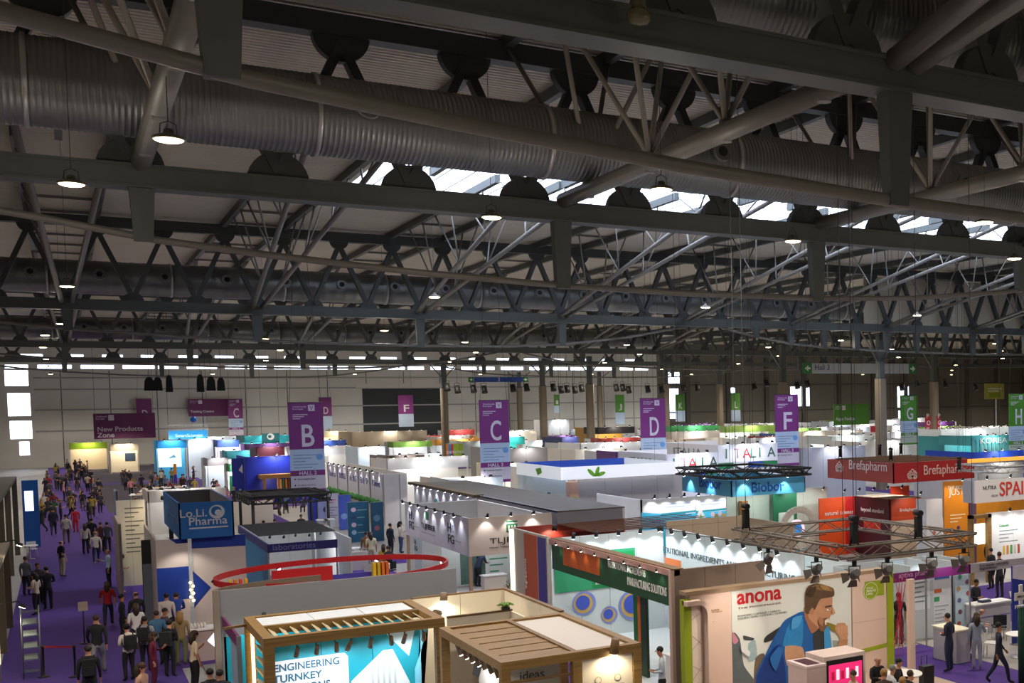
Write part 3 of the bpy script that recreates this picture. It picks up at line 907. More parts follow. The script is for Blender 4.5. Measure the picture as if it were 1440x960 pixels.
# ---------------------------------------------------------------- navy shell booth with black cloth cover
s = thing('exhibition_stand', 'navy fascia booth with a black cloth cover over its rear half', 'stand', (6.7, 52.0, 0))
NV = mat('#2b2f7c', 0.5)
B(s, 'fascia', 6.66, 6.72, 52.0, 61.5, 2.15, 2.5, NV); B(s, 'fascia', 6.66, 9.3, 51.96, 52.02, 2.15, 2.5, NV)
panels_y(s, 6.7, 52.4, 61.0, 0, 2.15, 6, mat('#2a86c4', 0.5), 0.05)
panels_x(s, 61.4, 6.7, 9.9, 0, 2.5, 3, WHITE); panels_y(s, 9.8, 52.0, 61.4, 0, 2.5, 6, WHITE)
for a in ((6.66, 52.0), (9.24, 52.0), (9.24, 57.0)): B(s, 'corner_post', a[0], a[0] + 0.06, a[1], a[1] + 0.06, 0, 2.5, ALU)
mb = MB(); nx, ny = 8, 6
for j in range(ny + 1):
    for i in range(nx + 1):
        mb.v.append((6.75 + 3.1 * i / nx, 55.2 + 6.2 * j / ny, 2.53 - 0.1 * math.sin(PI * i / nx) * math.sin(PI * j / ny)))
for j in range(ny):
    for i in range(nx): mb._face([j * (nx + 1) + i, j * (nx + 1) + i + 1, (j + 1) * (nx + 1) + i + 1, (j + 1) * (nx + 1) + i], True)
mb.build('cloth_cover', mat('#0b0b0c', 0.95), s)
for k in range(5):
    spot_head(s, (7.1 + k * 0.5, 54.6 - 0.3 * (k % 2), 2.5), (7.2 + k * 0.5, 56.5, 0.8), 0.05, 0.12, 60, (0.95, 0.97, 1), 120, lens=LENS_C)
text(s, 'laboratories', (6.85, 51.94, 2.24), mat('#8f93d0', 0.5), width=1.6)

# ---------------------------------------------------------------- big stand with green fascia
s = thing('exhibition_stand', 'large stand with dark green fascia about nutritional ingredients and manufacturing solutions', 'stand', (13.2, 27.8, 0))
zt = 3.55; xa, ya, yb = 13.2, 27.75, 37.1
BEI = mat('#8f7d71', 0.6, noise=0.03); GRN = mat('#1f4a2b', 0.5, noise=0.05); ORG = mat('#b4561c', 0.5)
B(s, 'fascia_beam', xa - 0.06, xa + 0.2, ya, yb, zt - 0.16, zt, mat('#b78f86', 0.6)); B(s, 'fascia_cap', xa, xa + 0.3, ya, yb, zt, zt + 0.03, mat('#7a5c30', 0.6))
zf = 2.55
B(s, 'fascia_panel', xa, xa + 0.08, ya + 0.1, yb - 0.1, zf, zt - 0.16, GRN)
print_x(s, xa, [(32.87, zf + 0.25), (35.94, zf + 0.25), (35.94, zt - 0.17), (32.87, zt - 0.17)], ORG)
text(s, 'NUTRITIONAL INGREDIENTS', (xa - 0.01, 32.16, 3.15), WHITE, width=32.16-29.51, height=0.2, right=(0, -1, 0))
text(s, 'MANUFACTURING SOLUTIONS', (xa - 0.01, 30.77, 2.79), WHITE, width=30.77-28.16, height=0.24, right=(0, -1, 0))
for k in range(8):
    y = ya + 0.7 + k * 1.1
    spot_head(s, (xa - 0.16, y, zt - 0.1), (xa, y, zf), 0.035, 0.08, 3.5, (1, 0.85, 0.5) if k > 4 else (0.9, 1, 0.85), 100, lit=True)
# front wall towards the gallery
panels_x(s, ya, xa, 16.01, 0, zt, 3, BEI, 0.12)
B(s, 'corner_post', xa - 0.08, xa + 0.02, ya - 0.02, ya + 0.14, 0, zt, mat('#c3a89b', 0.6))
# inner right-hand wall with lettering and lamps
xi = 17.3
LB = mat('#cfdde4', 0.55, noise=0.03)
panels_y(s, xi, ya + 0.12, 36.9, 0, zt + 0.05, 6, LB, 0.1)
text(s, 'NUTRITIONAL INGREDIENTS AND MANUFACTURING', (xi - 0.01, 37.59, 2.74), mat('#4d585e', 0.5), width=37.59-28.2, height=0.2, right=(0, -1, 0))
print_x(s, xi, [(37.02, 2.39-0.1), (35.72, 2.39-0.1), (35.72, 2.57), (37.01, 2.57)], mat('#e07a3c', 0.5))
for k in range(9):
    y = ya + 0.7 + k * 1.0
    spot_head(s, (xi - 0.45, y, zt + 0.02), (xi, y - 0.1, 2.0), 0.07, 0.2, 26, (0.93, 0.97, 1), 115, lens=LENS_C, stem=(xi, y, zt + 0.05))
panels_x(s, 37.1, xa, xi, 0, zt, 4, LB, 0.1)
for k in range(5):
    spot_head(s, (xa + 0.6 + k * 0.8, 36.6, zt), (xa + 0.6 + k * 0.8, 37.1, 2.0), 0.07, 0.2, 22, (0.93, 0.97, 1), 115, lens=LENS_C)
# printed green board and blue rings on the back wall, seen under the fascia
print_y(s, 37.08, [(13.3, 1.7), (16.2, 1.7), (16.2, 3.0), (13.3, 3.0)], mat('#2f9a6e', 0.5))
print_y(s, 37.07, [(14.6, 1.75), (16.15, 1.75), (16.15, 2.9), (14.6, 2.9)], mat('#159552', 0.5))
text(s, 'nutraceuticals,\nliposomes, will\nassure our products\nsuitable', (14.7, 37.05, 1.85), WHITE, width=1.3, height=0.9)
for cx, cz, r in ((14.3, 1.25, 0.42), (15.2, 0.75, 0.3), (16.1, 1.0, 0.55)):
    print_y(s, 37.08, circle(cx, cz, r), mat('#7f8fd8', 0.5)); print_y(s, 37.07, circle(cx - 0.03, cz, r * 0.8), mat('#c9a75a', 0.5)); print_y(s, 37.06, circle(cx - 0.05, cz + 0.03, r * 0.6), mat('#3f57c4', 0.5))
# striped pillar
px, py = 12.12, 30.9
B(s, 'striped_pillar', 13.62, 13.7, 30.5, 30.9, 0, zf + 0.1, mat('#16371f', 0.5)); B(s, 'striped_pillar', 13.62, 13.7, 30.9, 31.1, 0, zf + 0.1, mat('#d9701d', 0.5)); B(s, 'striped_pillar', 13.62, 13.7, 31.1, 31.4, 0, zf + 0.1, mat('#14713c', 0.5))
for k in range(2):
    print_x(s, xi, [(29.2, 1.4 + k * 0.75), (28.3, 1.4 + k * 0.75), (28.3, 2.0 + k * 0.75), (29.2, 2.0 + k * 0.75)], mat('#cc5a2a', 0.5))
    print_x(s, xi - 0.008, [(29.2, 1.4 + k * 0.75), (28.75, 1.4 + k * 0.75), (28.75, 2.0 + k * 0.75), (29.2, 2.0 + k * 0.75)], mat('#3b4254', 0.5))
# end tower with lit stripes
yt0, yt1 = 37.3, 41.0
B(s, 'tower_wall', xa - 0.05, xa + 0.05, yt0, yt1, 0, zt + 0.05, mat('#c9c2b4', 0.5)); B(s, 'tower_wall', xa - 0.05, 17.5, yt1, yt1 + 0.1, 0, zt + 0.05, mat('#8f2f25', 0.5))
B(s, 'light_edge', xa - 0.1, xa - 0.05, yt1 - 0.25, yt1 + 0.1, 0, zt, mat('#fff0d2', 0.5, emit=2.2))
B(s, 'stripe', xa - 0.07, xa - 0.05, 38.3, 39.6, 0, zt - 0.02, mat('#c8623a', 0.5)); B(s, 'stripe', xa - 0.07, xa - 0.05, 37.4, 38.2, 0, zt - 0.02, mat('#4a4596', 0.5))
text(s, 'ingredients', (xa - 0.09, 39.3, 1.6), WHITE, height=0.22, right=(0, 0, 1), up=(0, 1, 0))
spot_head(s, (14.6, 40.6, zt - 0.1), (14.6, 41.0, 2.6), 0.1, 0.2, 30, (1, 0.8, 0.6), 140)
for k in range(14):
    y = 37.35 + k * 0.27
    louvre(s, (14.8, y, zt + 0.06), (20.0, y + 0.02 * (k % 3), zt + 0.06 + 0.03 * (k % 2)), 0.2, 0.03, (0, 0.1, 1), mat('#5b3a2a', 0.6), 'roof_slat')
TAN = mat('#a1907e', 0.6, noise=0.04)
panels_x(s, 37.25, 17.5, 20.6, 0, zt + 0.25, 3, TAN, 0.08)
panels_y(s, 20.55, 33.6, 37.3, 0, zt + 0.2, 2, TAN, 0.08)
B(s, 'stand_floor', xa, 20.3, ya, 41, 0.012, 0.05, mat('#c8d2d8', 0.5))
mb = MB().tube([(16.0, 27.9, 3.1), (16.0, 27.9, 4.1), (18.2, 27.9, 4.1)], 0.015, 5)
mb.build('cable_pole', BLACK, s)

# meeting table and stool in that stand
t = thing('round_table', 'round white table beside the seated woman in the green fascia stand', 'table', (14.6, 29.6, 0.05))
MB().lathe((14.6, 29.6, 0.05), [(0.26, 0), (0.26, 0.02), (0.03, 0.05), (0.03, 0.7)], 16).build('pedestal', ALU, t); MB().lathe((14.6, 29.6, 0.75), [(0.45, 0), (0.45, 0.03)], 24).build('tabletop', WHITE, t)
c = thing('reception_counter', 'white counter left of the woman in the green fascia stand', 'counter', (13.75, 28.4, 0.05))
B(c, 'body', 13.5, 14.05, 28.0, 29.0, 0.05, 1.0, WHITE); B(c, 'worktop', 13.46, 14.1, 27.96, 29.05, 1.0, 1.05, WHITE)
t = thing('laptop', 'grey laptop open on the white counter of the green fascia stand', 'laptop', (13.7, 28.6, 1.05))
B(t, 'base', 13.6, 13.82, 28.45, 28.78, 1.05, 1.07, ALU); MB().poly([(13.6, 28.45, 1.07), (13.6, 28.78, 1.07), (13.52, 28.78, 1.28), (13.52, 28.45, 1.28)], (0.012, 0, 0)).build('screen', GREYP, t)

# ---------------------------------------------------------------- stand with the poster of a man eating a bar
s = thing('exhibition_stand', 'beige stand with a huge poster of a man biting a snack bar', 'stand', (13.3, 27.1, 0))
PK = mat('#ddc3b4', 0.6, noise=0.03); LIME = mat('#93a61c', 0.5, noise=0.04)
YW = 27.1; zw = 2.95
xp0, xp1 = 14.58, 18.53
xr = 19.76
panels_x(s, YW, 13.34, xp0, 0, zw, 1, PK, 0.25); panels_x(s, YW + 0.05, xp0, xp1, 0, zw, 1, PK, 0.2); panels_x(s, YW, xp1, xr, 0, zw, 1, PK, 0.25)
B(s, 'wall_cap', 13.2, xr + 0.1, YW - 0.06, YW + 0.32, zw, zw + 0.1, mat('#9c8368', 0.6))
POSTER = mat('#dfe5e0', 0.4, noise=0.03, scale=1.2)
B(s, 'poster', xp0 + 0.02, xp1 - 0.02, YW + 0.03, YW + 0.05, 0.0, zw - 0.02, POSTER)
yp = YW + 0.03
def smooth_pts(pts, n=4):
    """closed Catmull-Rom curve through the points of a printed shape"""
    out = []; m = len(pts)
    for i in range(m):
        p0, p1, p2, p3 = (V((*pts[(i + k) % m], 0)) for k in (-1, 0, 1, 2))
        for j in range(n):
            t = j / n
            q = 0.5 * ((2 * p1) + (p2 - p0) * t + (2 * p0 - 5 * p1 + 4 * p2 - p3) * t * t + (3 * p1 - p0 - 3 * p2 + p3) * t ** 3)
            out.append((p1.lerp(p2, t) * 0.45 + q * 0.55)[:2])
    return [(a, b) for a, b in out]
# blurred street scene, lower left
for i, (pts, h) in enumerate((
    ([(14.61, 27.13, 1.77), (14.83, 27.13, 1.59), (14.94, 27.13, 0.85), (15.29, 27.13, 0.31), (14.58, 27.13, 0.42)], '#5d676c'),
    ([(15.09, 27.13, 1.42), (15.31, 27.13, 1.49), (15.35, 27.13, 0.99), (15.08, 27.13, 0.93)], '#9bb4bb'),
    ([(15.3, 27.13, 0.99), (15.57, 27.13, 1.09), (15.79, 27.13, 0.53), (15.58, 27.13, 0.26), (15.24, 27.13, 0.31)], '#6f6254'),
    ([(14.94, 27.13, 1.67), (15.27, 27.13, 1.55), (15.22, 27.13, 1.5), (14.96, 27.13, 1.55)], '#3c4347'),
    ([(14.61, 27.13, 1.81), (14.78, 27.13, 1.56), (14.69, 27.13, 1.47), (14.61, 27.13, 1.52)], '#c98a9a'),
    ([(17.83, 27.13, 1.15), (18.22, 27.13, 0.99), (18.31, 27.13, 0.46), (17.96, 27.13, 0.51)], '#9aa7a6'),
    # backpack, shirt, arm, collar, face, hair, bar and hand
    ([(15.58, 27.13, 1.39), (15.67, 27.13, 1.58), (16.89, 27.13, 2.08), (16.98, 27.13, 1.95), (15.94, 27.13, 1.46)], '#2f3336'),
    ([(15.29, 27.13, 0.31), (15.66, 27.13, 1.14), (16.18, 27.13, 1.87), (16.46, 27.13, 2.01), (16.89, 27.13, 2.1), (17.18, 27.13, 1.54), (17.59, 27.13, 1.59), (17.7, 27.13, 0.92), (17.32, 27.13, -0.01)], '#1d5fa8'),
    ([(15.29, 27.13, 0.31), (15.59, 27.13, 0.95), (16.08, 27.13, 1.28), (16.24, 27.13, 0.16)], '#173d8a'),
    ([(16.17, 27.13, 1.21), (16.32, 27.13, 1.71), (16.6, 27.13, 2), (16.84, 27.13, 1.89), (16.77, 27.13, 1.09)], '#2b86c9'),
    ([(16.24, 27.13, 1.2), (16.8, 27.13, 1.1), (16.86, 27.13, 0.67), (16.29, 27.13, 0.65)], '#c69a78'),
    ([(17.18, 27.13, 1.56), (17.5, 27.13, 1.56), (17.53, 27.13, 0.88), (17.19, 27.13, 0.87)], '#33393d'),
    ([(16.88, 27.13, 1.96), (16.91, 27.13, 2.24), (17.41, 27.13, 1.98), (17.4, 27.13, 1.61), (17.11, 27.13, 1.45)], '#a06d50'),
    ([(16.98, 27.13, 2.23), (17.06, 27.13, 2.47), (17.28, 27.13, 2.61), (17.81, 27.13, 2.47), (17.82, 27.13, 2.14), (17.87, 27.13, 1.97), (17.75, 27.13, 1.86), (17.64, 27.13, 1.58), (17.49, 27.13, 1.46), (17.23, 27.13, 1.68), (17.02, 27.13, 1.9)], '#c2906e'),
    ([(16.91, 27.13, 2.06), (16.92, 27.13, 2.62), (17.04, 27.13, 2.81), (17.33, 27.13, 2.86), (17.86, 27.13, 2.66), (17.88, 27.13, 2.42), (17.42, 27.13, 2.39), (17.24, 27.13, 2.12), (17.07, 27.13, 2.02)], '#5a4630'),
    ([(17.14, 27.13, 2.78), (17.43, 27.13, 2.83), (17.81, 27.13, 2.67), (17.83, 27.13, 2.57), (17.37, 27.13, 2.66)], '#8a6b42'),
    ([(17.03, 27.13, 2.05), (17.13, 27.13, 2.18), (17.2, 27.13, 2.11), (17.15, 27.13, 1.97)], '#b77f62'),
    ([(17.31, 27.13, 1.79), (17.65, 27.13, 1.83), (17.59, 27.13, 1.47), (17.4, 27.13, 1.49)], '#7d5640'),
    ([(17.55, 27.13, 1.76), (17.67, 27.13, 1.81), (17.69, 27.13, 1.72), (17.57, 27.13, 1.63)], '#f0e8e0'),
    ([(17.6, 27.13, 1.71), (17.96, 27.13, 1.56), (17.98, 27.13, 1.36), (17.69, 27.13, 1.5)], '#8a7a2c'),
    ([(17.53, 27.13, 0.86), (17.52, 27.13, 1.48), (17.69, 27.13, 1.58), (17.77, 27.13, 0.87)], '#3d93cf'),
    ([(17.92, 27.13, 0.77), (18.08, 27.13, 1.22), (18.32, 27.13, 1.14), (18.24, 27.13, 0.72)], '#b58462'),
    ([(17.88, 27.13, 1.47), (17.96, 27.13, 1.63), (18.23, 27.13, 1.61), (18.33, 27.13, 1.41), (18.3, 27.13, 1.13), (18.07, 27.13, 1.18)], '#c59572'),
    ([(17.56, 27.13, 2.17), (17.78, 27.13, 2.18), (17.78, 27.13, 2.15), (17.56, 27.13, 2.13)], '#4a3527'),
    ([(17.6, 27.13, 2.08), (17.75, 27.13, 2.08), (17.72, 27.13, 2.04), (17.63, 27.13, 2.04)], '#f2e8e0'),
    ([(17.68, 27.13, 2.08), (17.73, 27.13, 2.08), (17.71, 27.13, 2.05), (17.68, 27.13, 2.05)], '#2c221c'),
    ([(17.36, 27.13, 1.9), (17.48, 27.13, 1.81), (17.45, 27.13, 1.61), (17.31, 27.13, 1.75)], '#ae7a5c'),
    ([(17.8, 27.13, 2.14), (17.89, 27.13, 1.94), (17.82, 27.13, 1.91), (17.77, 27.13, 2)], '#cf9c7a'),
    ([(16.46, 27.13, 1.97), (16.79, 27.13, 2.01), (16.64, 27.13, 1.71), (16.41, 27.13, 1.66)], '#4a9edb'),
    ([(15.7, 27.13, 0.94), (15.99, 27.13, 1.24), (16.12, 27.13, 1.1), (15.88, 27.13, 0.57)], '#2a70bd'),
    ([(16.94, 27.13, 2.58), (17.09, 27.13, 2.75), (17.26, 27.13, 2.77), (17.13, 27.13, 2.5)], '#443423'),
    ([(17.38, 27.13, 2.8), (17.62, 27.13, 2.75), (17.71, 27.13, 2.62), (17.47, 27.13, 2.67)], '#a8834f'),
    ([(14.82, 27.13, 1.45), (15.08, 27.13, 1.22), (15.04, 27.13, 1.09), (14.82, 27.13, 1.28)], '#dfe6e6'),
    )):
    print_y(s, yp - 0.0035 * (i + 1), smooth_pts([(p[0], p[2]) for p in pts]), mat(h, 0.45, noise=0.16, scale=7), t=0.003)
for k in range(4):
    a = 17.96 + 0.012 + k * 0.095
    print_y(s, yp - 0.09, [(a, 1.52), (a + 0.07, 1.54), (a + 0.06, 1.31), (a + 0.01, 1.33)], mat('#cf9f7c', 0.45), t=0.003)
RED = mat('#c0161e', 0.45)
text(s, 'anona', (14.77, yp - 0.012, 2.53), RED, width=16.16-14.77, bold=0.02)
text(s, 'THE FOODMAKER', (14.79, yp - 0.012, 2.4), mat('#8a6a66', 0.5), width=16.15-14.79, height=0.05)
text(s, 'POWDERS / CAPSULES / TABLETS\nLIQUIDS / BARS / COOKIES / GUMMIES', (14.78, yp - 0.012, 2.11), mat('#8f938e', 0.5), width=1.55, height=0.13)
# left arch: lime strip, etched white panel and curved lip
B(s, 'lime_panel', 13.1, 13.32, YW - 0.14, YW + 0.1, 0, zw - 0.1, LIME)
B(s, 'etched_panel', 13.32, 13.6, YW - 0.1, YW - 0.02, 0, zw - 0.12, mat('#e6d5c8', 0.5))
for k in range(5):
    xx = 13.33
    MB().tube([(xx, YW - 0.105, 0.7 + 0.4 * k), (xx + 0.28, YW - 0.105, 1.05 + 0.36 * k - 0.5 * (k % 2))], 0.004, 4).build('etched_line', mat('#7d6a5f', 0.6), s)
arch = []
for k in range(9):
    a = PI / 2 * k / 8
    arch.append((13.45 + 0.3 * math.sin(a), 26.9, 2.42 + 0.36 * math.cos(a)))
mb = MB()
arch = [(13.1, 26.9, 2.78)] + arch + [(arch[-1][0], 26.9, 0.02)]
for a, b in zip(arch, arch[1:]): mb.beam(a, b, 0.12, 0.3, (0, 1, 0))
mb.build('arch_lip', PK, s)
text(s, 'FREE FROM\nTASTY SNACK', (13.9, YW - 0.01, 2.4), mat('#c9b48c', 0.5), width=0.4)
print_y(s, YW, circle(14.03, 2.16, 0.02, 8), mat('#c9b48c', 0.5))
# right panel: lime flag and round seal
print_y(s, YW, [(18.98, 2.26), (19.67, 2.26), (19.67, 2.71), (18.98, 2.72)], LIME)
cx, cz = 19.18, 2.44
print_y(s, YW - 0.006, circle(cx, cz, 0.27), LIME); print_y(s, YW - 0.012, circle(cx, cz, 0.25), mat('#eef0d8', 0.5)); print_y(s, YW - 0.018, circle(cx, cz, 0.235), LIME)
text(s, 'YOUR\nPRIVATE\nLABEL', (cx, YW - 0.026, cz), mat('#eef0d8', 0.5), width=0.34, center=True)
print_y(s, YW, [(xp1 + 0.03, 0.62), (xr - 0.02, 0.7), (xr - 0.02, 0.82), (xp1 + 0.03, 0.74)], LIME)
for z in (1.55,): B(s, 'panel_joint', xp1, xr, YW - 0.004, YW, z, z + 0.012, mat('#b59c8c', 0.6))
B(s, 'lime_return', xr, xr + 0.24, YW - 0.03, YW + 0.25, 0, zw, LIME)
B(s, 'side_post', 20.18 - 0.1, 20.18 + 0.12, 26.43, 26.43 + 0.12, 0, 2.75, PK)
mb = MB()
for k in range(10):
    mb.tube([(20.7 + 0.075 * k, 28.1 + 0.03 * k, 0.05 + 0.3 * (k % 4)), (21.42 - 0.07 * k, 28.3 - 0.03 * k, 2.5 - 0.25 * (k % 3))], 0.012, 4)
mb.build('red_cords', mat('#d0203c', 0.6), s)
B(s, 'stand_floor', 13.3, 20.2, 20.0, 27.1, 0.012, 0.05, mat('#b9a08f', 0.7))
# pedestal with a screen
s2 = thing('display_pedestal', 'pale pedestal with a pink advertising screen in front of the snack bar poster', 'pedestal', (15.6, 24.5, 0.05))
ax0, ax1, ay0 = 15.19, 16.97, 24.28
B(s2, 'planter_box', ax0 - 0.02, ax0 + 0.55, ay0, ay0 + 0.9, 0.05, 1.24, mat('#c9b5b4', 0.6)); B(s2, 'planter_rim', ax0 - 0.04, ax0 + 0.57, ay0 - 0.02, ay0 + 0.92, 1.24, 1.3, mat('#d6c6c8', 0.6))
B(s2, 'planter_soil', ax0 + 0.08, ax0 + 0.45, ay0 + 0.1, ay0 + 0.8, 1.3, 1.305, mat('#4a2530', 0.8))
B(s2, 'screen_box', ax0 + 0.58, ax1 + 0.1, ay0 + 0.12, ay0 + 1.0, 0.05, 1.42, mat('#d2c1bb', 0.6))
B(s2, 'screen_frame', ax0 + 0.66, ax1, ay0 + 0.08, ay0 + 0.12, 0.35, 1.32, BLACK)
sc = B(s2, 'screen', ax0 + 0.7, ax1 - 0.04, ay0 + 0.072, ay0 + 0.08, 0.55, 1.2, mat('#d82a6a', 0.4, emit=0.9))
for k in range(6):
    a = ax0 + 0.78 + k * 0.15
    B(sc, 'screen_picture', a, a + 0.09, ay0 + 0.066, ay0 + 0.072, 0.8, 1.02 + 0.05 * (k % 2), mat(['#a31235', '#f0d9e4'][k % 2], 0.4, emit=0.9))

# ---------------------------------------------------------------- lighting trusses
def truss_side(parent, p, q, w, m, r=None, step=0.5):
    r = r or (0.045 if m == BLACK else 0.028)
    p, q = V(p), V(q); d = (q - p).normalized(); side = d.cross(V((0, 0, 1))).normalized() * (w / 2); up = V((0, 0, w / 2))
    cs = [side + up, -side + up, side - up, -side - up]
    for c in cs: MB().tube([p + c, q + c], r, 6).build('truss_chord', m, parent)
    n = max(2, int((q - p).length / step)); mb = MB()
    for i in range(n):
        a, b = p.lerp(q, i / n), p.lerp(q, (i + 1) / n)
        for u, v in ((0, 2), (1, 3), (0, 1), (2, 3)):
            if i % 2: u, v = v, u
            mb.tube([a + cs[u], b + cs[v]], r * 0.5, 4, cap=False)
    o = mb.build('truss_lattice', m, parent); o['kind'] = 'stuff'

def truss_square(label, x0, x1, y0, y1, z, w, m, hang=True, cat='truss', group=None):
    t = thing('lighting_truss', label, cat, (x0, y0, z), group)
    for p, q in (((x0, y0, z), (x1, y0, z)), ((x1, y0, z), (x1, y1, z)), ((x1, y1, z), (x0, y1, z)), ((x0, y1, z), (x0, y0, z))):
        truss_side(t, p, q, w, m)
    if hang:
        for x in (x0, x1):
            for y in (y0, y1):
                MB().tube([(x, y, z + w / 2), (x, y, 19.63)], 0.01, 4).build('suspension_cable', CABLE, t)
    return t

zt_ = 4.62
tx0, ty1 = 14.71, 26.94
tx1, ty0 = 18.62, 21.84
TR = mat('#6d645c', 0.45, 0.4)
truss_square('square grey lattice truss with barn-door spotlights over the snack bar stand', tx0, tx1, ty0, ty1, zt_ - 0.15, 0.3, TR)

def stage_spot(label, p, aim, power, group='barn-door spotlights on the grey truss'):
    p = V(p); aim = V(aim); d = (aim - p).normalized()
    t = thing('stage_spotlight', label, 'spotlight', tuple(p), group)
    a = d.cross(V((0, 0, 1))).normalized(); u = a.cross(d).normalized()
    MB().tube([p - d * 0.18, p + d * 0.02, p + d * 0.1], [0.09, 0.115, 0.1], 12).build('housing', mat('#5d5a58', 0.4, 0.5), t)
    MB().tube([p + d * 0.101, p + d * 0.11], [0.09, 0.088], 12).build('lens', mat('#ffe9d0', 0.4, emit=6.0), t)
    MB().tube([p - a * 0.14, p - a * 0.14 + V((0, 0, 0.2)), p + a * 0.14 + V((0, 0, 0.2)), p + a * 0.14], 0.016, 5).build('yoke', BLACK, t)
    B(t, 'clamp', p.x - 0.04, p.x + 0.04, p.y - 0.04, p.y + 0.04, p.z + 0.19, p.z + 0.34, BLACK)
    for v in (a, -a, u, -u):
        o = v.cross(d)
        b = p + d * 0.1 + v * 0.1
        e = b + d * 0.16 + v * 0.12
        MB().poly([b - o * 0.08, b + o * 0.08, e + o * 0.13, e - o * 0.13], v * 0.006).build('barn_door', mat('#554c46', 0.5, 0.3), t)
    spot_light(p + d * 0.15, aim, power, (1, 0.85, 0.7), 62, 0.06, parent=t)
    return t
_sp = [((tx0 + 0.02, ty1 - 1.6), (14.3, 27.1, 1.6)), ((tx0 + 0.02, ty0 + 1.2), (15.2, 27.1, 1.5)), ((tx0 + 0.3, ty0), (16.0, 27.1, 1.6)), ((tx0 + 1.25, ty0), (17.2, 27.1, 1.6)), ((tx0 + 2.6, ty0), (18.4, 27.1, 1.6)), ((tx1 - 0.2, ty0 + 0.1), (19.4, 27.1, 1.6))]
_sl = ['leftmost of the barn-door spotlights on the grey truss', 'second barn-door spotlight from the left on the grey truss', 'barn-door spotlight hanging just over the hair of the poster man',
       'barn-door spotlight hanging before the lime seal of the poster stand', 'barn-door spotlight beside the white post of the poster stand', 'rightmost of the barn-door spotlights, before the purple fascia']
for (xy, aim), l in zip(_sp, _sl):
    stage_spot(l, (xy[0], xy[1], zt_ - 0.68), aim, 150)
def hoist(label, p, ztop, group='chain hoists on trusses', s=1.0):
    t = thing('chain_hoist', label, 'hoist', p, group)
    x, y, z = p
    MB().tube([(x, y - 0.14 * s, z + 0.1 * s), (x, y + 0.14 * s, z + 0.12 * s)], 0.1 * s, 10).build('motor', BLACK, t)
    B(t, 'chain_bag', x - 0.1 * s, x + 0.1 * s, y - 0.08 * s, y + 0.08 * s, z - 0.62 * s, z, mat('#1d1d20', 0.9))
    for k in (-1, 1): MB().tube([(x, y, z), (x + 0.16 * k * s, y, z - 0.75 * s)], 0.03 * s, 5).build('sling_leg', BLACK, t)
    MB().tube([(x, y, z + 0.2 * s), (x, y, ztop)], 0.012, 4).build('chain', CABLE, t)
hoist('black chain hoist above the front corner of the grey truss', (tx0 + 0.3, ty0, zt_ + 0.55), 19.652, s=0.8)
hoist('black chain hoist above the right side of the grey truss', (tx0 + 2.2, ty0, zt_ + 0.55), 19.652, s=0.8)
hoist('black chain hoist at the left corner of the grey truss', (tx0, ty1 - 0.5, zt_ + 0.55), 19.652, s=0.8)


# ================================================================== MIDDLE DISTANCE STANDS
LTH = mat('#e4e3ec', 0.5, noise=0.02)

# white stand with printed fascia (fibre company)
s = thing('exhibition_stand', 'white stand with a tall lit fascia and a square green emblem on its front', 'stand', (13.2, 46.6, 0))
FX, FY = 13.22, 46.7
zb = 1.95
FP = mat('#d8d4de', 0.55, noise=0.02); FP2 = mat('#d9cdc6', 0.55, noise=0.02)
for k in range(4):
    a = 46.7 + k * 2.55
    B(s, 'fascia_panel', FX, FX + 0.08, a + 0.006, a + 2.544, zb, 3.5, FP)
for k in range(2):
    a = FX + k * 1.72
    B(s, 'fascia_panel', a + 0.006, a + 1.714, FY - 0.08, FY, zb, 3.5, FP2)
for a in ((FX, FY - 0.05), (FX, 56.8), (16.55, FY - 0.05)): B(s, 'corner_post', a[0], a[0] + 0.12, a[1], a[1] + 0.12, 0, zb, mat('#b59c86', 0.6))
B(s, 'back_wall', 16.6, 16.7, FY, 56.9, 0, 3.4, WHITE); B(s, 'back_wall', FX, 16.6, 56.9, 57.0, 0, 3.4, WHITE)
BK = mat('#2a2c33', 0.5); GE = mat('#1d7a50', 0.5)
def hfg(y, z, w):
    text(s, 'H\nFG', (FX - 0.01, y, z), BK, width=w, height=0.85, right=(0, -1, 0), bold=0.015)
    for i in range(6): print_x(s, FX - 0.002, [(y - w * 0.6 + 0.25 * math.cos(i) + c[0], z + 0.68 + 0.16 * math.sin(i * 1.7) + c[1]) for c in circle(0, 0, 0.055, 6)], mat('#4a77c4', 0.5))
    print_x(s, FX - 0.002, [(y - w - 0.1, z + 0.2), (y - w - 0.9, z + 0.2), (y - w - 0.9, z + 0.16), (y - w - 0.1, z + 0.16)], GREYP)
hfg(56.2, 2.3, 0.9); hfg(49.6, 2.25, 0.9)
text(s, 'TLJFIBER', (FX - 0.01, 54.0, 2.45), BK, width=2.4, height=0.32, right=(0, -1, 0))
print_x(s, FX, [(53.2, 2.95), (52.7, 2.95), (52.7, 3.3), (53.2, 3.3)], GE)
print_x(s, FX, [(54.0, 2.36), (51.7, 2.36), (51.7, 2.32), (54.0, 2.32)], GREYP)
text(s, 'TLJFIBER', (14.06, FY - 0.09, 2.33), BK, width=15.91-14.06, height=0.3)
text(s, 'Henan Tailijie Biotech Co., Ltd.', (14.05, FY - 0.09, 2.19), BK, width=15.85-14.05, height=0.09)
ex, ez = 14.98, 3.05
for a, b, c, d in ((-0.23, 0.23, 0.17, 0.23), (-0.23, -0.16, -0.2, 0.1), (0.16, 0.23, -0.2, 0.1), (-0.23, -0.03, -0.24, -0.17), (0.03, 0.23, -0.24, -0.17), (-0.16, 0.16, 0.05, 0.11), (-0.09, -0.03, -0.17, 0.05), (0.03, 0.09, -0.17, 0.05)):
    print_y(s, FY - 0.08, [(ex + a, ez + c), (ex + b, ez + c), (ex + b, ez + d), (ex + a, ez + d)], GE)
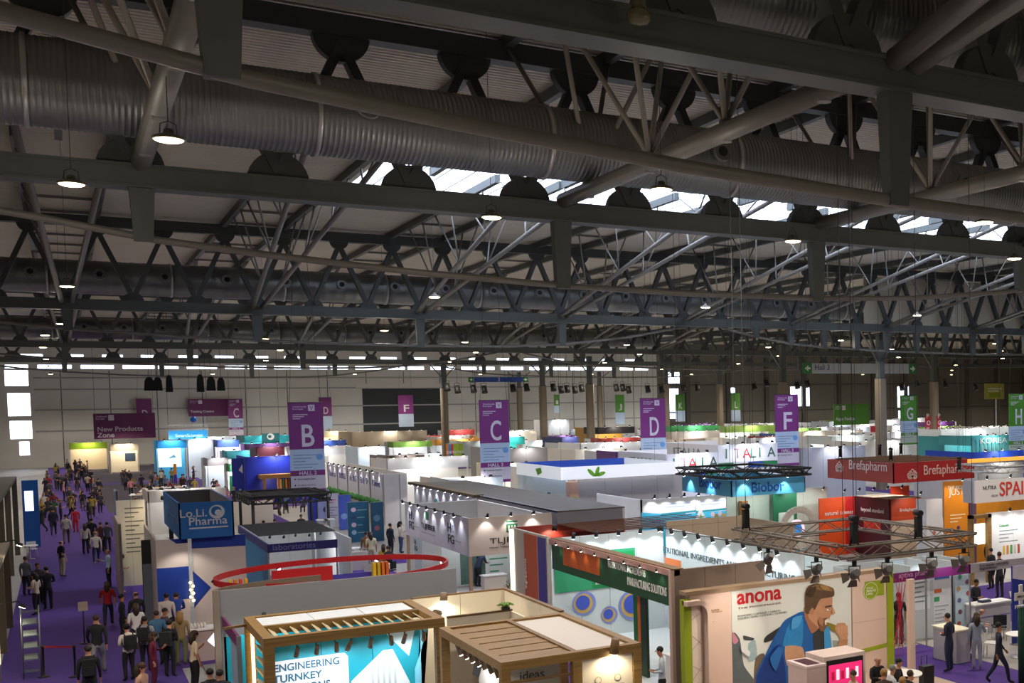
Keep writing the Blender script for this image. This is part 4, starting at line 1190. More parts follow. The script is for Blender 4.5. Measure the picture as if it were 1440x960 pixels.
for k in range(7):
    y = 47.6 + k * 1.42
    spot_head(s, (FX - 0.28, y, 3.52), (FX, y, 2.5), 0.06, 0.16, 18, (0.9, 0.93, 1), 90, lens=LENS_C, stem=(FX + 0.04, y, 3.5))
for k in range(3):
    x = FX + 0.7 + k * 0.95
    spot_head(s, (x, FY - 0.34, 3.52), (x, FY - 0.08, 2.5), 0.06, 0.16, 18, (1, 0.95, 0.9), 90, stem=(x, FY, 3.5))
panels_x(s, 51.5, 13.4, 16.5, 0, 2.3, 3, mat('#dfe8e6', 0.5), 0.06)
print_y(s, 51.5, [(14.2, 0.1), (15.3, 0.1), (15.3, 2.2), (14.2, 2.2)], mat('#5a7a72', 0.5, noise=0.35, scale=3))
lines_y(s, 51.5, 15.5, 16.3, 2.0, 6, 0.28, mat('#3f9a6e', 0.5), 0.06)
print_x(s, 13.36, [(56, 0.2), (54.6, 0.2), (54.6, 1.9), (56, 1.9)], mat('#cfe0e2', 0.5))
text(s, 'H\nFG', (13.34, 55.9, 1.3), BK, width=0.5, height=0.5, right=(0, -1, 0))
B(s, 'stand_floor', FX, 16.6, FY, 56.9, 0.012, 0.04, mat('#a7a2a0', 0.6))
spot_light((14.8, 49.5, 3.3), (14.9, 51.5, 0.6), 120, (0.93, 0.97, 1), 130, 0.05, parent=s)
c = thing('reception_counter', 'white counter under the fascia with the green emblem', 'counter', (15.55, 46.9, 0.04))
cx = 13.91; B(c, 'body', cx, cx + 0.9, 47.0, 47.5, 0.04, 1.0, WHITE); B(c, 'worktop', cx - 0.05, cx + 0.95, 46.95, 47.55, 1.0, 1.05, WHITE)
g = thing('potted_plant', 'bushy green plant at the foot of the stand with the green emblem', 'plant', (15.4, 46.2, 0))
B(g, 'planter', 14.6, 16.3, 46.0, 46.4, 0.0, 0.45, WHITE)
for k in range(46):
    a = random.uniform(14.65, 16.25); t = random.uniform(0, 6.28); h = random.uniform(0.25, 0.6)
    MB().tube([(a, 46.2, 0.42), (a + 0.12 * math.cos(t), 46.2 + 0.12 * math.sin(t), 0.42 + h), (a + 0.3 * math.cos(t), 46.2 + 0.3 * math.sin(t), 0.42 + h * 0.8)], [0.012, 0.03, 0.004], 4).build('leaf', mat(['#3f6b2a', '#5b8434', '#7a6a2c'][k % 3], 0.6), g)

# stand behind it with scalloped light on white panels and a dark beam on top
s = thing('exhibition_stand', 'stand with white backlit panels under a dark timber beam, behind the green emblem stand', 'stand', (17.3, 47.6, 0))
for k in range(4):
    a = 59.3 + k * 3.2
    B(s, 'wall_panel', 17.3, 17.4, a, a + 3.19, 0, 3.35, LTH)
    if k in (1, 2): print_x(s, 17.3, [(y, z) for y, z in circle(a + 1.5, 2.3, 0.5, 14)], mat('#3f8d97', 0.5))
for k in range(4): B(s, 'wall_panel', 17.3, 17.4, 47.7 + k * 2.9, 47.7 + k * 2.9 + 2.89, 0, 3.45, mat('#8f8d96', 0.6))
B(s, 'timber_beam', 17.0, 17.5, 58.8, 72.3, 3.35, 3.5, mat('#6a5a45', 0.6))
B(s, 'roof_slab', 17.3, 20.4, 47.7, 72.0, 3.38, 3.44, mat('#5f5a55', 0.6))
for k in range(9):
    y = 59.8 + k * 1.45
    spot_head(s, (16.98, y, 3.34), (17.3, y, 2.3), 0.07, 0.1, 13, (0.9, 0.94, 1), 90, lens=LENS_C)
B(s, 'back_wall', 20.3, 20.4, 47.7, 72, 0, 3.38, WHITE); B(s, 'end_wall', 17.4, 20.3, 47.7, 47.8, 0, 3.38, mat('#8f8d96', 0.6))

# row of white printed panels over a hedge strip
s = thing('exhibition_stand', 'row of tall lit white panels with printed logos above a green hedge strip', 'stand', (17.7, 82, 0))
xx = 17.7
zlo = 1.56
for k in range(5):
    a = 82.4 + k * 3.9
    B(s, 'logo_panel', xx, xx + 0.08, a, a + 3.6, zlo, 3.5, LTH)
    B(s, 'panel_post', xx - 0.02, xx + 0.1, a + 3.6, a + 3.9, 0, 3.5, mat('#8b8494', 0.6))
    text(s, ['Kinova', 'B1 9', 'Ac BG', 'sena', 'litera'][k], (xx - 0.01, a + 3.0, 2.55), mat('#4a4f8f', 0.5), width=2.4, height=0.45, right=(0, -1, 0))
    for j in (0.9, 2.7):
        spot_head(s, (xx - 0.4, a + j, 3.6), (xx, a + j, 2.6), 0.07, 0.15, 16, (0.88, 0.9, 1), 80, lens=LENS_C, stem=(xx, a + j, 3.5))
hb = MB()
for k in range(34):
    hb.ball((xx - 0.05, 82.6 + k * 0.57, zlo - 0.12), 0.3 + 0.05 * (k % 3), 7, 5, (0.6, 1.1, 0.6))
o = hb.build('hedge_strip', mat('#2f7a2a', 0.8, noise=0.4, scale=5), s); o['kind'] = 'stuff'
B(s, 'end_wall', xx, xx + 1.5, 81.9, 82.2, 0, 3.5, mat('#c9c0bc', 0.6)); B(s, 'end_wall_recess', xx + 1.0, xx + 1.06, 81.86, 81.9, 0, 3.45, GREYP)
B(s, 'back_wall', xx + 1.4, xx + 1.5, 82.2, 101.6, 0, 3.5, WHITE)

def poster_wall(label, x0, x1, y, zt, hexc, deco=(), m2='#e8e8ee'):
    t = thing('poster_panel', label, 'panel', (x0, y, 0))
    B(t, 'board', x0, x1, y, y + 0.06, 0.02, zt, mat(hexc, 0.5, noise=0.15, scale=2))
    B(t, 'frame', x0 - 0.03, x1 + 0.03, y + 0.06, y + 0.1, 0.0, zt + 0.03, ALU)
    for d in deco:
        if d[0] == 'c': print_y(t, y, circle(x0 + d[1], d[2], d[3], 12), mat(d[4], 0.5))
        if d[0] == 'l': lines_y(t, y, x0 + d[1], x0 + d[2], d[3], d[4], d[5], mat(d[6], 0.5), 0.05)
    return t
poster_wall('deep blue graphic panel, leftmost of the panels below the hedge strip', 13.87, 14.46, 87.6, 2.3, '#3440b0')
poster_wall('pale blue graphic panel with a dark flask picture below the hedge strip', 14.5, 15.2, 87.4, 2.3, '#9aa2dd', [('c', 0.5, 0.9, 0.22, '#3a3f66'), ('l', 0.1, 0.6, 1.9, 2, 0.2, '#4a55b0')])
poster_wall('white graphic panel with red heading below the hedge strip', 14.24, 15.04, 83, 2.3, '#d4cfdf', [('l', 0.1, 0.6, 1.9, 2, 0.16, '#c8303a'), ('l', 0.1, 0.7, 1.4, 5, 0.18, '#8a84a4')])
poster_wall('sky blue and violet graphic panel below the hedge strip', 14.67, 15.4, 81, 2.3, '#5068c8', [('c', 0.3, 0.9, 0.2, '#8fb2e6')])
poster_wall('large teal graphic panel with round pictures in a column', 13.71, 14.86, 73.0, 2.4, '#1d5a78', [('c', 0.3, 1.95, 0.14, '#d7b7c4'), ('c', 0.3, 1.5, 0.14, '#38406f'), ('c', 0.3, 1.05, 0.14, '#d7b7c4'), ('c', 0.3, 0.6, 0.14, '#9ab4cc'), ('l', 0.5, 1.05, 1.95, 4, 0.45, '#8fb3b8')])
poster_wall('dark teal graphic panel beside the large teal panel', 14.92, 15.6, 72.6, 2.35, '#1f4a66', [('c', 0.3, 1.4, 0.2, '#5c7f96'), ('c', 0.3, 0.8, 0.16, '#8f5560')])

# ---------------------------------------------------------------- blue header with dark truss (right of centre)
s = thing('hanging_sign', 'blue square hanging sign lettered in dark blue below a black truss', 'sign', (21.3, 38.8, 4.0))
sx0, sx1, sy0, sy1 = 21.25, 24.65, 39.3, 43.6
zt_b, zb_b = 4.95, 4.32
BB = mat('#56abd9', 0.5, noise=0.03)
for a in ((sx0, sx1, sy0, sy0 + 0.04), (sx0, sx0 + 0.04, sy0, sy1), (sx1 - 0.04, sx1, sy0, sy1), (sx0, sx1, sy1 - 0.04, sy1)):
    B(s, 'sign_face', *a, zb_b, zt_b, BB)
DB = mat('#1b4fa6', 0.5)
text(s, 'Biobor', (22.15, sy0 - 0.01, 4.45), DB, width=23.66-22.15, bold=0.01)
text(s, 'Biobor', (sx0 - 0.01, 42.0, zb_b + 0.25), DB, width=1.9, height=0.42, right=(0, -1, 0), bold=0.01)
for x in (sx0 + 0.55, sx0 + 2.4):
    spot_head(s, (x, sy0 - 0.3, zt_b + 0.05), (x, sy0, zb_b), 0.05, 0.1, 40, (0.9, 0.97, 1), 75, lens=LENS_C)
for y in (41.0, 42.8):
    spot_head(s, (sx0 - 0.3, y, zt_b + 0.05), (sx0, y, zb_b), 0.05, 0.1, 40, (0.9, 0.97, 1), 75, lens=LENS_C)
for x in (sx0 + 0.1, sx1 - 0.1):
    for y in (sy0 + 0.02, sy1 - 0.02): MB().tube([(x, y, zt_b - 0.05), (x, y, 19.652)], 0.008, 4).build('suspension_cable', CABLE, s)
truss_square('black lattice truss above the blue square hanging sign', sx0 - 0.1, sx1 + 0.1, sy0 - 0.1, sy1 + 0.1, zt_b + 0.22, 0.26, BLACK)

s = thing('exhibition_stand', 'cyan and white stand with lit graphic walls below the blue square sign', 'stand', (22, 46, 0))
z3 = 3.0
bx, by = 24.51, 56.94
ex_ = 25.64; ey = 55.2; e2 = 29.83
CY = mat('#45bfe4', 0.5, noise=0.03)
B(s, 'wall_panel', bx, ex_, ey, ey + 0.08, 0, z3, WHITE); print_y(s, ey, [(bx, 0.1), (ex_, 0.1), (ex_, 2.2), (bx, 2.35)], CY)
for k in range(2):
    a = ex_ + (e2 - ex_) * k / 2; b = ex_ + (e2 - ex_) * (k + 1) / 2 - 0.02
    B(s, 'wall_panel', a, b, ey + 0.1, ey + 0.18, 0, z3, WHITE)
    print_y(s, ey + 0.1, [(a, 0.1), (b, 0.1), (b, 2.1), (a, 2.1)], CY); print_y(s, ey + 0.1, [(a, 2.1), (b, 2.15), (b, 2.25), (a, 2.2)], TEAL)
    lines_y(s, ey + 0.1, a + 0.3, b - 0.3, 2.7, 2, 0.15, mat('#a9b8d8', 0.5), 0.06)
print_y(s, ey + 0.08, [(e2 - 2.3, 1.5), (e2 - 1.4, 1.5), (e2 - 1.85, 2.4)], WHITE, t=0.02); print_y(s, ey + 0.05, [(e2 - 2.1, 1.5), (e2 - 1.6, 1.5), (e2 - 1.85, 2.05)], mat('#8cb98f', 0.5), t=0.02)
for i in range(4):
    print_y(s, ey + 0.09, circle(e2 - 1.1 + i * 0.22, 1.95 - 0.1 * (i % 2), 0.13, 10), mat(['#e2c3d6', '#8f8a4c', '#d9c1e0', '#b9a24f'][i], 0.5))
text(s, 'Biobor', (bx + 0.5, ey - 0.01, 1.75), mat('#1a63a8', 0.5), width=0.85); lines_y(s, ey, bx + 0.5, ex_ - 0.3, 1.5, 2, 0.18, mat('#2a7fb8', 0.5), 0.05)
for k in range(6):
    x = bx + 0.6 + k * 0.85
    spot_head(s, (x, ey - 0.4, z3 + 0.08), (x, ey, 1.5), 0.07, 0.2, 28, (0.93, 0.98, 1), 110, lens=LENS_C, stem=(x, ey, z3))
B(s, 'side_wall', bx, bx + 0.08, ey, ey + 6, 0, z3, WHITE)

# tall white blank walls behind, with a band of green leaf prints hung above them
s = thing('exhibition_stand', 'long stand with blank grey-white outer walls in large panels', 'stand', (25.1, 65.8, 0))
GWH = mat('#a8a39d', 0.6, noise=0.03)
for k in range(4):
    a = 25.2 + k * 1.72
    for z0, z1 in ((0, 1.6), (1.62, 3.5)): B(s, 'wall_panel', a + 0.01, a + 1.71, 65.8, 65.9, z0, z1, GWH)
B(s, 'end_pillar', 24.6, 25.15, 65.6, 66.2, 0, 3.4, mat('#cfa48c', 0.6)); print_y(s, 65.6, circle(24.88, 2.4, 0.14, 12), mat('#8fae3c', 0.5))
B(s, 'side_wall', 24.6, 24.7, 66.2, 75, 0, 3.5, LB)
hs = thing('hanging_sign', 'white hanging band sign with green leaf emblems above the blank grey-white walls', 'sign', (24.3, 66.6, 3.6))
lz0, lz1 = 3.6, 4.35
lx0, lx1 = 23.85, 29.81; ly = 64.9
LW = mat('#f1f4f8', 0.4, emit=0.35)
B(hs, 'sign_face', lx0, lx1 + 1.5, ly, ly + 0.08, lz0, lz1, LW); B(hs, 'sign_face', lx0 - 0.02, lx0 + 0.06, ly, ly + 8, lz0, lz1, LW); B(hs, 'sign_face', lx0, lx1 + 1.5, ly + 8, ly + 8.08, lz0, lz1, mat('#2a4fb0', 0.5)); B(hs, 'sign_face', lx1 + 1.42, lx1 + 1.5, ly, ly + 8, lz0, lz1, LW)
LEAF = mat('#6fb02c', 0.5)
cx = 25.95
for cx_, cz_, rot, L in ((cx - 0.25, 3.95, 2.3, 0.34), (cx + 0.12, 4.0, 1.25, 0.36), (cx + 0.35, 3.85, 0.35, 0.3)):
    print_y(hs, ly, [(cx_ + L * math.cos(t) * math.cos(rot) - 0.12 * math.sin(t) * math.sin(rot), cz_ + L * math.cos(t) * math.sin(rot) * 0.9 + 0.12 * math.sin(t) * math.cos(rot)) for t in [2 * PI * i / 16 for i in range(16)]], LEAF)
print_x(hs, lx0 - 0.02, [(ly + 4, 3.7), (ly + 3.2, 3.9), (ly + 3.4, 4.2), (ly + 4.4, 4.1)], LEAF)
for x in (lx0, lx1): MB().tube([(x, ly, lz1), (x, ly, 19.81)], 0.008, 4).build('suspension_cable', CABLE, hs)

# ---------------------------------------------------------------- red square hanging sign with lotus emblem
s = thing('hanging_sign', 'red square hanging sign with white lotus emblems', 'sign', (32.3, 43.6, 3.5))
rx0, rx1, ry0, ry1 = 32.3, 37.35, 43.6, 49.3
rt, rb = 5.0, 4.03
RD = mat('#b3262c', 0.5, noise=0.06); RD2 = mat('#a8433a', 0.5, noise=0.06)
B(s, 'sign_face', rx0, rx1, ry0, ry0 + 0.05, rb, rt, RD); B(s, 'sign_face', rx0, rx0 + 0.05, ry0, ry1, rb, rt, RD2); B(s, 'sign_face', rx1 - 0.05, rx1, ry0, ry1, rb, rt, RD); B(s, 'sign_face', rx0, rx1, ry1 - 0.05, ry1, rb, rt, RD)
PW = mat('#f0dcd8', 0.5)
def lotus(cx, cz, sc, fn):
    for a, w, h in ((0, 0.13, 0.42), (-0.55, 0.12, 0.36), (0.55, 0.12, 0.36), (-1.05, 0.12, 0.36), (1.05, 0.12, 0.36), (-1.5, 0.1, 0.3), (1.5, 0.1, 0.3)):
        outer, inner = [], []
        for k, lst in ((1.0, outer), (0.72, inner)):
            for i in range(12):
                t = 2 * PI * i / 12
                u, v = math.sin(t) * w * k, h * 0.5 + h * 0.5 * math.cos(t) * k
                lst.append((cx + sc * (u * math.cos(a) + v * math.sin(a)), cz + sc * (v * math.cos(a) - u * math.sin(a))))
        fn(outer, inner)
def ring_y(o, i):
    mb = MB(); n = len(o)
    mb.v = [(x, ry0 - 0.01, z) for x, z in o] + [(x, ry0 - 0.01, z) for x, z in i]
    for k in range(n): mb._face([k, (k + 1) % n, n + (k + 1) % n, n + k])
    mb.build('emblem_petal', PW, s)
def ring_x(o, i):
    mb = MB(); n = len(o)
    mb.v = [(rx0 - 0.01, y, z) for y, z in o] + [(rx0 - 0.01, y, z) for y, z in i]
    for k in range(n): mb._face([k, (k + 1) % n, n + (k + 1) % n, n + k])
    mb.build('emblem_petal', PW, s)
lotus(33.44, 4.27, 1.0, ring_y)
text(s, 'Brefapharm', (34.13, ry0 - 0.015, 4.2), PW, width=36.65-34.13, height=0.62)
lotus(48.2, rb + 0.45, 1.1, ring_x)
text(s, 'Brefapharm', (rx0 - 0.015, 47.3, rb + 0.4), PW, width=3.2, height=0.62, right=(0, -1, 0))
mb = MB()
B(s, 'inner_frame', rx0 + 0.1, rx1 - 0.1, ry0 + 0.1, ry1 - 0.1, rt - 0.1, rt - 0.02, mat('#5d3a30', 0.7, noise=0.3, scale=3))
for k in range(7):
    B(s, 'inner_batten', rx0 + 0.1, rx1 - 0.1, ry0 + 0.5 + k * 0.75, ry0 + 0.58 + k * 0.75, rt - 0.02, rt + 0.06, mat('#8d6a4c', 0.7))
for x in (rx0 + 0.3, rx1 - 0.3):
    for y in (ry0 + 0.3, ry1 - 0.3): MB().tube([(x, y, rt), (x, y, 19.652)], 0.008, 4).build('suspension_cable', CABLE, s)
for i, (x, y) in enumerate(((rx0 + 0.4, ry1 - 0.6), (rx0 + 0.6, ry0 + 1.0), (rx0 + 2.9, ry1 - 0.6), (rx1 - 0.6, ry1 - 0.4))):
    hoist('black chain hoist standing on the red square sign, %s of four' % ['first', 'second', 'third', 'last'][i], (x, y, rt + 0.55), 19.652, 'chain hoists on the red sign', 0.7)
# red stand below it
s = thing('exhibition_stand', 'red, orange and maroon walled stand below the red square sign', 'stand', (31.9, 44.5, 0))
a0, a1, a2 = 31.7, 33.9, 35.9
B(s, 'wall_panel', a0, a1 - 0.6, 49.2, 49.3, 0, 3.0, mat('#e2521c', 0.5)); B(s, 'wall_panel', a1 - 0.6, a1 + 0.3, 49.2, 49.3, 0, 3.0, mat('#c71f1f', 0.5))
B(s, 'wall_panel', 33.9, 34.0, 46.2, 49.2, 0, 3.0, mat('#4a1c2a', 0.5)); B(s, 'wall_panel', 34.0, 35.9, 46.1, 46.2, 1.9, 3.0, mat('#c14a2a', 0.5)); B(s, 'wall_panel', 34.0, 35.9, 46.1, 46.2, 0, 1.9, mat('#e2cdb6', 0.5))
B(s, 'roof_panel', 34.0, 35.9, 46.2, 49.2, 2.95, 3.02, mat('#d8bfa6', 0.5)); B(s, 'wall_panel', 36.0, 37.2, 48.8, 48.9, 0, 3.4, mat('#f04a26', 0.5))
text(s, 'natural science', (a0 + 0.3, 49.17, 2.1), WHITE, width=1.8); print_x(s, 33.9, [(48.4, 1.4), (46.9, 1.4), (46.9, 1.9), (48.4, 1.9)], mat('#e0341c', 0.5)); text(s, 'beyond standard', (33.88, 48.6, 2.2), WHITE, width=2.0, right=(0, -1, 0))
text(s, 'Brefapharm', (34.5, 46.07, 2.3), PW, width=1.1)
for k in range(5): spot_head(s, (a0 + 0.4 + k * 0.9, 47.5, 3.45), (a0 + 0.4 + k * 0.9, 49.2, 1.6), 0.06, 0.15, 36, (1, 0.92, 0.85), 110)
spot_head(s, (35.0, 45.0, 3.3), (35.0, 46.1, 1.8), 0.06, 0.15, 36, (1, 0.92, 0.85), 110)
# pale green stand with round gate left of it
s = thing('exhibition_stand', 'pale mint stand with a dark green panel and a round ring gate', 'stand', (26.5, 44, 0))
MINT = mat('#c9d8cc', 0.5)
panels_x(s, 51.2, 27.4, 33.5, 0, 3.4, 4, MINT, 0.08)
B(s, 'wall_panel', 29.67, 31.08, 50.4, 50.5, 0, 3.3, mat('#1c6b4a', 0.5)); B(s, 'niche', 29.94, 30.84, 50.33, 50.4, 0, 2.3, MINT)
gx, gz = 27.82, 2.14
mb = MB(); n = 28
for i in range(n):
    a, b = 2 * PI * i / n, 2 * PI * (i + 1) / n
    mb.beam((gx + 0.85 * math.cos(a), 45, gz + 0.85 * math.sin(a)), (gx + 0.85 * math.cos(b), 45, gz + 0.85 * math.sin(b)), 0.3, 0.09, (0, 1, 0))
mb.build('ring_gate', mat('#d9cfc2', 0.5), s)
MB().lathe((gx, 45.2, gz - 0.05), [(0.42, 0), (0.42, -0.06), (0.4, -0.08)], 24, 'Y').build('round_sign', mat('#f4d9e8', 0.4, emit=0.8), s)
MB().lathe((gx, 45.1, gz - 0.05), [(0.24, 0), (0.24, -0.03)], 20, 'Y').build('round_sign', mat('#1f7fd0', 0.4, emit=0.7), s)
text(s, 'BIOMED', (gx, 45.05, gz - 0.08), WHITE, width=0.4, center=True)
B(s, 'column_stub', gx - 0.3, gx + 0.3, 45.0, 45.4, 0, gz - 0.85, CY); B(s, 'stand_floor', 26.5, 31.5, 44, 51, 0.012, 0.04, MINT)
B(s, 'shelf_unit', 27.6, 28.6, 50.6, 51.1, 0, 1.5, mat('#8f8a76', 0.6)); B(s, 'product_box', 28.0, 28.35, 50.7, 51.0, 2.1, 3.0, mat('#a4702c', 0.6))
for k in range(4): spot_head(s, (28 + k * 1.4, 49.6, 3.45), (28 + k * 1.4, 51.2, 1.6), 0.06, 0.15, 34, (0.95, 1, 0.97), 115, lens=LENS_C)

# orange tower, white sign and white stand at the right edge
s = thing('exhibition_stand', 'tall orange printed tower wall beside the white and red sign', 'stand', (35.2, 41.5, 0))
ox0, ox1 = 34.09, 35.59
OR = mat('#d8861e', 0.5, noise=0.12, scale=1)
B(s, 'wall_panel', ox0, ox1, 42, 42.1, 0, 4.1, OR); B(s, 'wall_panel', ox1 + 0.02, ox1 + 0.4, 41.9, 42.0, 0, 3.9, mat('#55405e', 0.5)); B(s, 'wall_panel', ox1 + 0.42, ox1 + 4.5, 42.4, 42.5, 0, 3.6, mat('#c98420', 0.5, noise=0.3, scale=1.5))
text(s, 'THE MORE', (ox0 + 0.2, 41.98, 3.72), WHITE, width=ox1 - ox0 - 0.4); text(s, 'JUST', (ox0 + 0.25, 41.98, 3.32), WHITE, width=ox1 - ox0 - 0.55)
lines_y(s, 42, ox0 + 0.35, ox1 - 0.2, 2.5, 3, 0.16, mat('#f3dcb4', 0.5), 0.05); print_y(s, 42, circle(ox0 + 0.45, 1.75, 0.12, 12), mat('#4d3a5e', 0.5)); print_y(s, 42, circle(ox0 + 0.85, 1.85, 0.1, 12), mat('#4d3a5e', 0.5))
B(s, 'white_tower', ox0 - 1.0, ox0 - 0.05, 42.1, 42.9, 0, 3.3, mat('#dcdce4', 0.4))
for i in range(3): print_y(s, 42.1, circle(ox0 - 0.55 + 0.14 * (i - 1), 1.5 + 0.2 * (i % 2), 0.11, 10), mat(['#6a8ac4', '#c46a6a', '#d2b45a'][i], 0.5))
for k in range(3): spot_head(s, (ox0 + 0.3 + k * 1.5, 41.0, 4.2), (ox0 + 0.3 + k * 1.5, 42, 2.4), 0.06, 0.15, 46, (1, 0.85, 0.6), 100)
s = thing('hanging_sign', 'white hanging box sign with grey and red lettering at the right edge', 'sign', (30.6, 35.5, 4))
ny = 37.62; nx = 32.25
B(s, 'sign_face', nx, nx + 4.5, ny, ny + 0.08, 3.47, 4.45, WHITE); B(s, 'sign_face', nx, nx + 0.08, ny + 0.08, ny + 0.8, 3.47, 4.45, mat('#b5b7c4', 0.5))
text(s, 'NUTRA', (nx + 0.45, ny - 0.01, 4.03), mat('#59605a', 0.5), width=0.78); text(s, 'FROM', (nx + 0.95, ny - 0.01, 3.7), GREYP, width=0.35); text(s, 'SPAIN', (nx + 1.42, ny - 0.01, 3.7), mat('#d8402c', 0.5), width=2.0, height=0.62, bold=0.01)
print_y(s, ny, [(nx + 0.72, 4.1), (nx + 0.82, 4.25), (nx + 0.8, 4.08)], LEAF)
for x in (nx + 0.2, nx + 4): MB().tube([(x, ny + 1, 4.45), (x, ny + 1, 19.652)], 0.008, 4).build('suspension_cable', CABLE, s)
truss_square('silver lattice truss with amber lamps behind the white and red sign', 34.78, 34.78 + 5, ny + 1.2, ny + 4.2, 4.75, 0.3, ALU)
B(s, 'amber_lamp_bar', 35.65, 35.65 + 5, ny + 4.4, ny + 4.5, 4.9, 5.1, mat('#e8a040', 0.5, emit=1.2))
hoist('black chain hoist on the silver truss left of the white and red sign', (nx + 0.3, ny + 1.4, 5.3), 19.652, None, 0.7)
s = thing('exhibition_stand', 'white walled stand with green heading below the white and red sign', 'stand', (29, 35, 0))
wy = 37.6
panels_x(s, wy, 32.91, 32.91 + 4.6, 0, 3.0, 3, WHITE, 0.08)
text(s, 'Gelauth', (33.61, wy - 0.01, 2.34), mat('#3f9a5a', 0.5), width=0.55); lines_y(s, wy, 33.61, 33.61 + 1.1, 2.18, 4, 0.16, mat('#8a9494', 0.5), 0.04)
for i in range(5): print_y(s, wy, [(33.81 + i * 0.22, 1.1), (33.81 + i * 0.22 + 0.13, 1.1), (33.81 + i * 0.22 + 0.13, 1.5), (33.81 + i * 0.22, 1.5)], mat(['#d8b24a', '#d98c3c', '#5a9a4c', '#c9c2b4', '#b0522c'][i], 0.5))
ofx = 31.71; B(s, 'oak_portal', ofx, ofx + 0.2, 37.3, 37.5, 0, 3.0, OAK); B(s, 'oak_portal', ofx + 1.0, ofx + 1.2, 37.3, 37.5, 0, 3.0, OAK); B(s, 'oak_portal', ofx, ofx + 1.2, 37.3, 37.5, 2.85, 3.0, OAK)
B(s, 'lit_panel', ofx + 0.25, ofx + 0.95, 37.45, 37.5, 1.7, 2.6, mat('#fff3dc', 0.4, emit=1.4))
for k in range(4): spot_head(s, (ofx + 1.7 + k * 1.0, 36.7, 3.15), (ofx + 1.7 + k * 1.0, wy, 1.5), 0.06, 0.15, 34, (0.96, 1, 1), 110, lens=LENS_C)

# ---------------------------------------------------------------- shell scheme booths behind the white post (right)
s = thing('exhibition_stand', 'shell-scheme booths with purple fascia and poster-hung grey walls', 'stand', (20.9, 29.0, 0))
SW = mat('#c3cbd0', 0.55, noise=0.03); PF = mat('#6f1f63', 0.5)
panels_x(s, 31.6, 20.9, 25.2, 0, 2.5, 4, SW, 0.05); panels_y(s, 20.85, 29.0, 31.6, 0, 2.5, 3, SW, 0.05); panels_y(s, 25.2, 29.9, 31.6, 0, 2.5, 2, SW, 0.05)
B(s, 'fascia', 20.9, 24.6, 28.96, 29.02, 2.2, 2.5, PF); B(s, 'fascia', 24.6, 27.4, 28.96, 29.02, 2.2, 2.5, mat('#a99fa4', 0.5))
text(s, 'aptiva pharma', (21.6, 28.95, 2.28), mat('#c98fc0', 0.5), width=1.4); text(s, 'European specialty\ningredients', (25.0, 28.95, 2.24), mat('#4d4a50', 0.5), width=1.3, height=0.22)
for x in (20.9, 22.7, 24.55, 27.35): B(s, 'corner_post', x, x + 0.05, 28.96, 29.01, 0, 2.5, ALU)
for x in (22.75, 23.95, 24.55): B(s, 'partition', x, x + 0.05, 29.9, 31.6, 0, 2.5, SW)
B(s, 'partition', 22.72, 24.6, 29.9, 29.95, 0, 2.2, SW)
print_y(s, 29.9, [(22.85, 1.0), (23.6, 1.0), (23.6, 2.05), (22.85, 2.05)], mat('#dbe2e6', 0.4)); lines_y(s, 29.89, 22.95, 23.5, 1.95, 5, 0.16, mat('#7d8a94', 0.5), 0.04)
print_y(s, 29.9, [(23.75, 0.2), (24.5, 0.2), (24.5, 2.1), (23.75, 2.1)], mat('#dfe3e8', 0.4)); print_y(s, 29.89, [(23.8, 1.95), (24.45, 1.95), (24.45, 2.02), (23.8, 2.02)], mat('#2a63b0', 0.5)); print_y(s, 29.89, [(23.78, 1.5), (24.1, 1.5), (24.1, 1.62), (23.78, 1.62)], mat('#cf6a3c', 0.5)); print_y(s, 29.89, [(23.78, 1.2), (24.0, 1.2), (24.0, 1.36), (23.78, 1.36)], mat('#3c9a60', 0.5))
lines_y(s, 29.89, 23.8, 24.4, 1.05, 6, 0.13, mat('#a2a8b0', 0.5), 0.03)
# roll-up with round fruit pictures
print_y(s, 29.85, [(24.65, 0.1), (25.3, 0.1), (25.3, 2.15), (24.65, 2.15)], mat('#c7dcea', 0.4), t=0.03)
for i in range(9): print_y(s, 29.81, circle(24.78 + 0.36 * (i % 2) + 0.03 * (i % 3), 0.35 + i * 0.2, 0.085, 10), mat(['#b8554c', '#c99c6a', '#8a4c6a', '#4c9a7c', '#6a6aa0'][i % 5], 0.5))
print_y(s, 31.58, [(22.8, 1.9), (23.8, 1.9), (23.8, 2.45), (22.8, 2.45)], mat('#c9e2ee', 0.4)); print_y(s, 31.57, [(22.85, 2.0), (23.75, 2.0), (23.75, 2.06), (22.85, 2.06)], mat('#c9304a', 0.5))
spot_light((23.5, 30.6, 2.45), (23.5, 31, 0), 60, (0.95, 0.98, 1), 150, 0.05, parent=s); spot_light((23.5, 28.4, 2.7), (23.8, 29.9, 1.0), 22, (0.95, 0.98, 1), 120, 0.05, parent=s)
B(s, 'stand_floor', 22.7, 27.4, 23.4, 31.6, 0.012, 0.03, mat('#97928e', 0.7))


# ---------------------------------------------------------------- counters, chairs and tables on the right
def counter(label, x0, x1, y0, y1, h, m=WHITE, top=WHITE, mid=True, group=None):
    c = thing('display_counter', label, 'counter', ((x0 + x1) / 2, (y0 + y1) / 2, 0.03), group)
    B(c, 'body', x0, x1, y0, y1, 0.03, h - 0.05, m); B(c, 'worktop', x0 - 0.04, x1 + 0.04, y0 - 0.04, y1 + 0.04, h - 0.05, h, top)
    if mid: B(c, 'front_band', x0 + 0.02, x1 - 0.02, y0 - 0.01, y0, h * 0.55, h * 0.57, mat('#6a3ab0', 0.5))
    return c
GC = mat('#b4b0b8', 0.6)
counter('white counter with papers before the fruit picture roll-up', 25.0, 26.6, 29.2, 29.7, 1.05, GC)
counter('grey counter between the two talking visitors at the lower right', 21.76, 21.76 + 0.55, 26.32, 26.32 + 1.1, 1.05, GC, mat('#e4dcc0', 0.5), False)
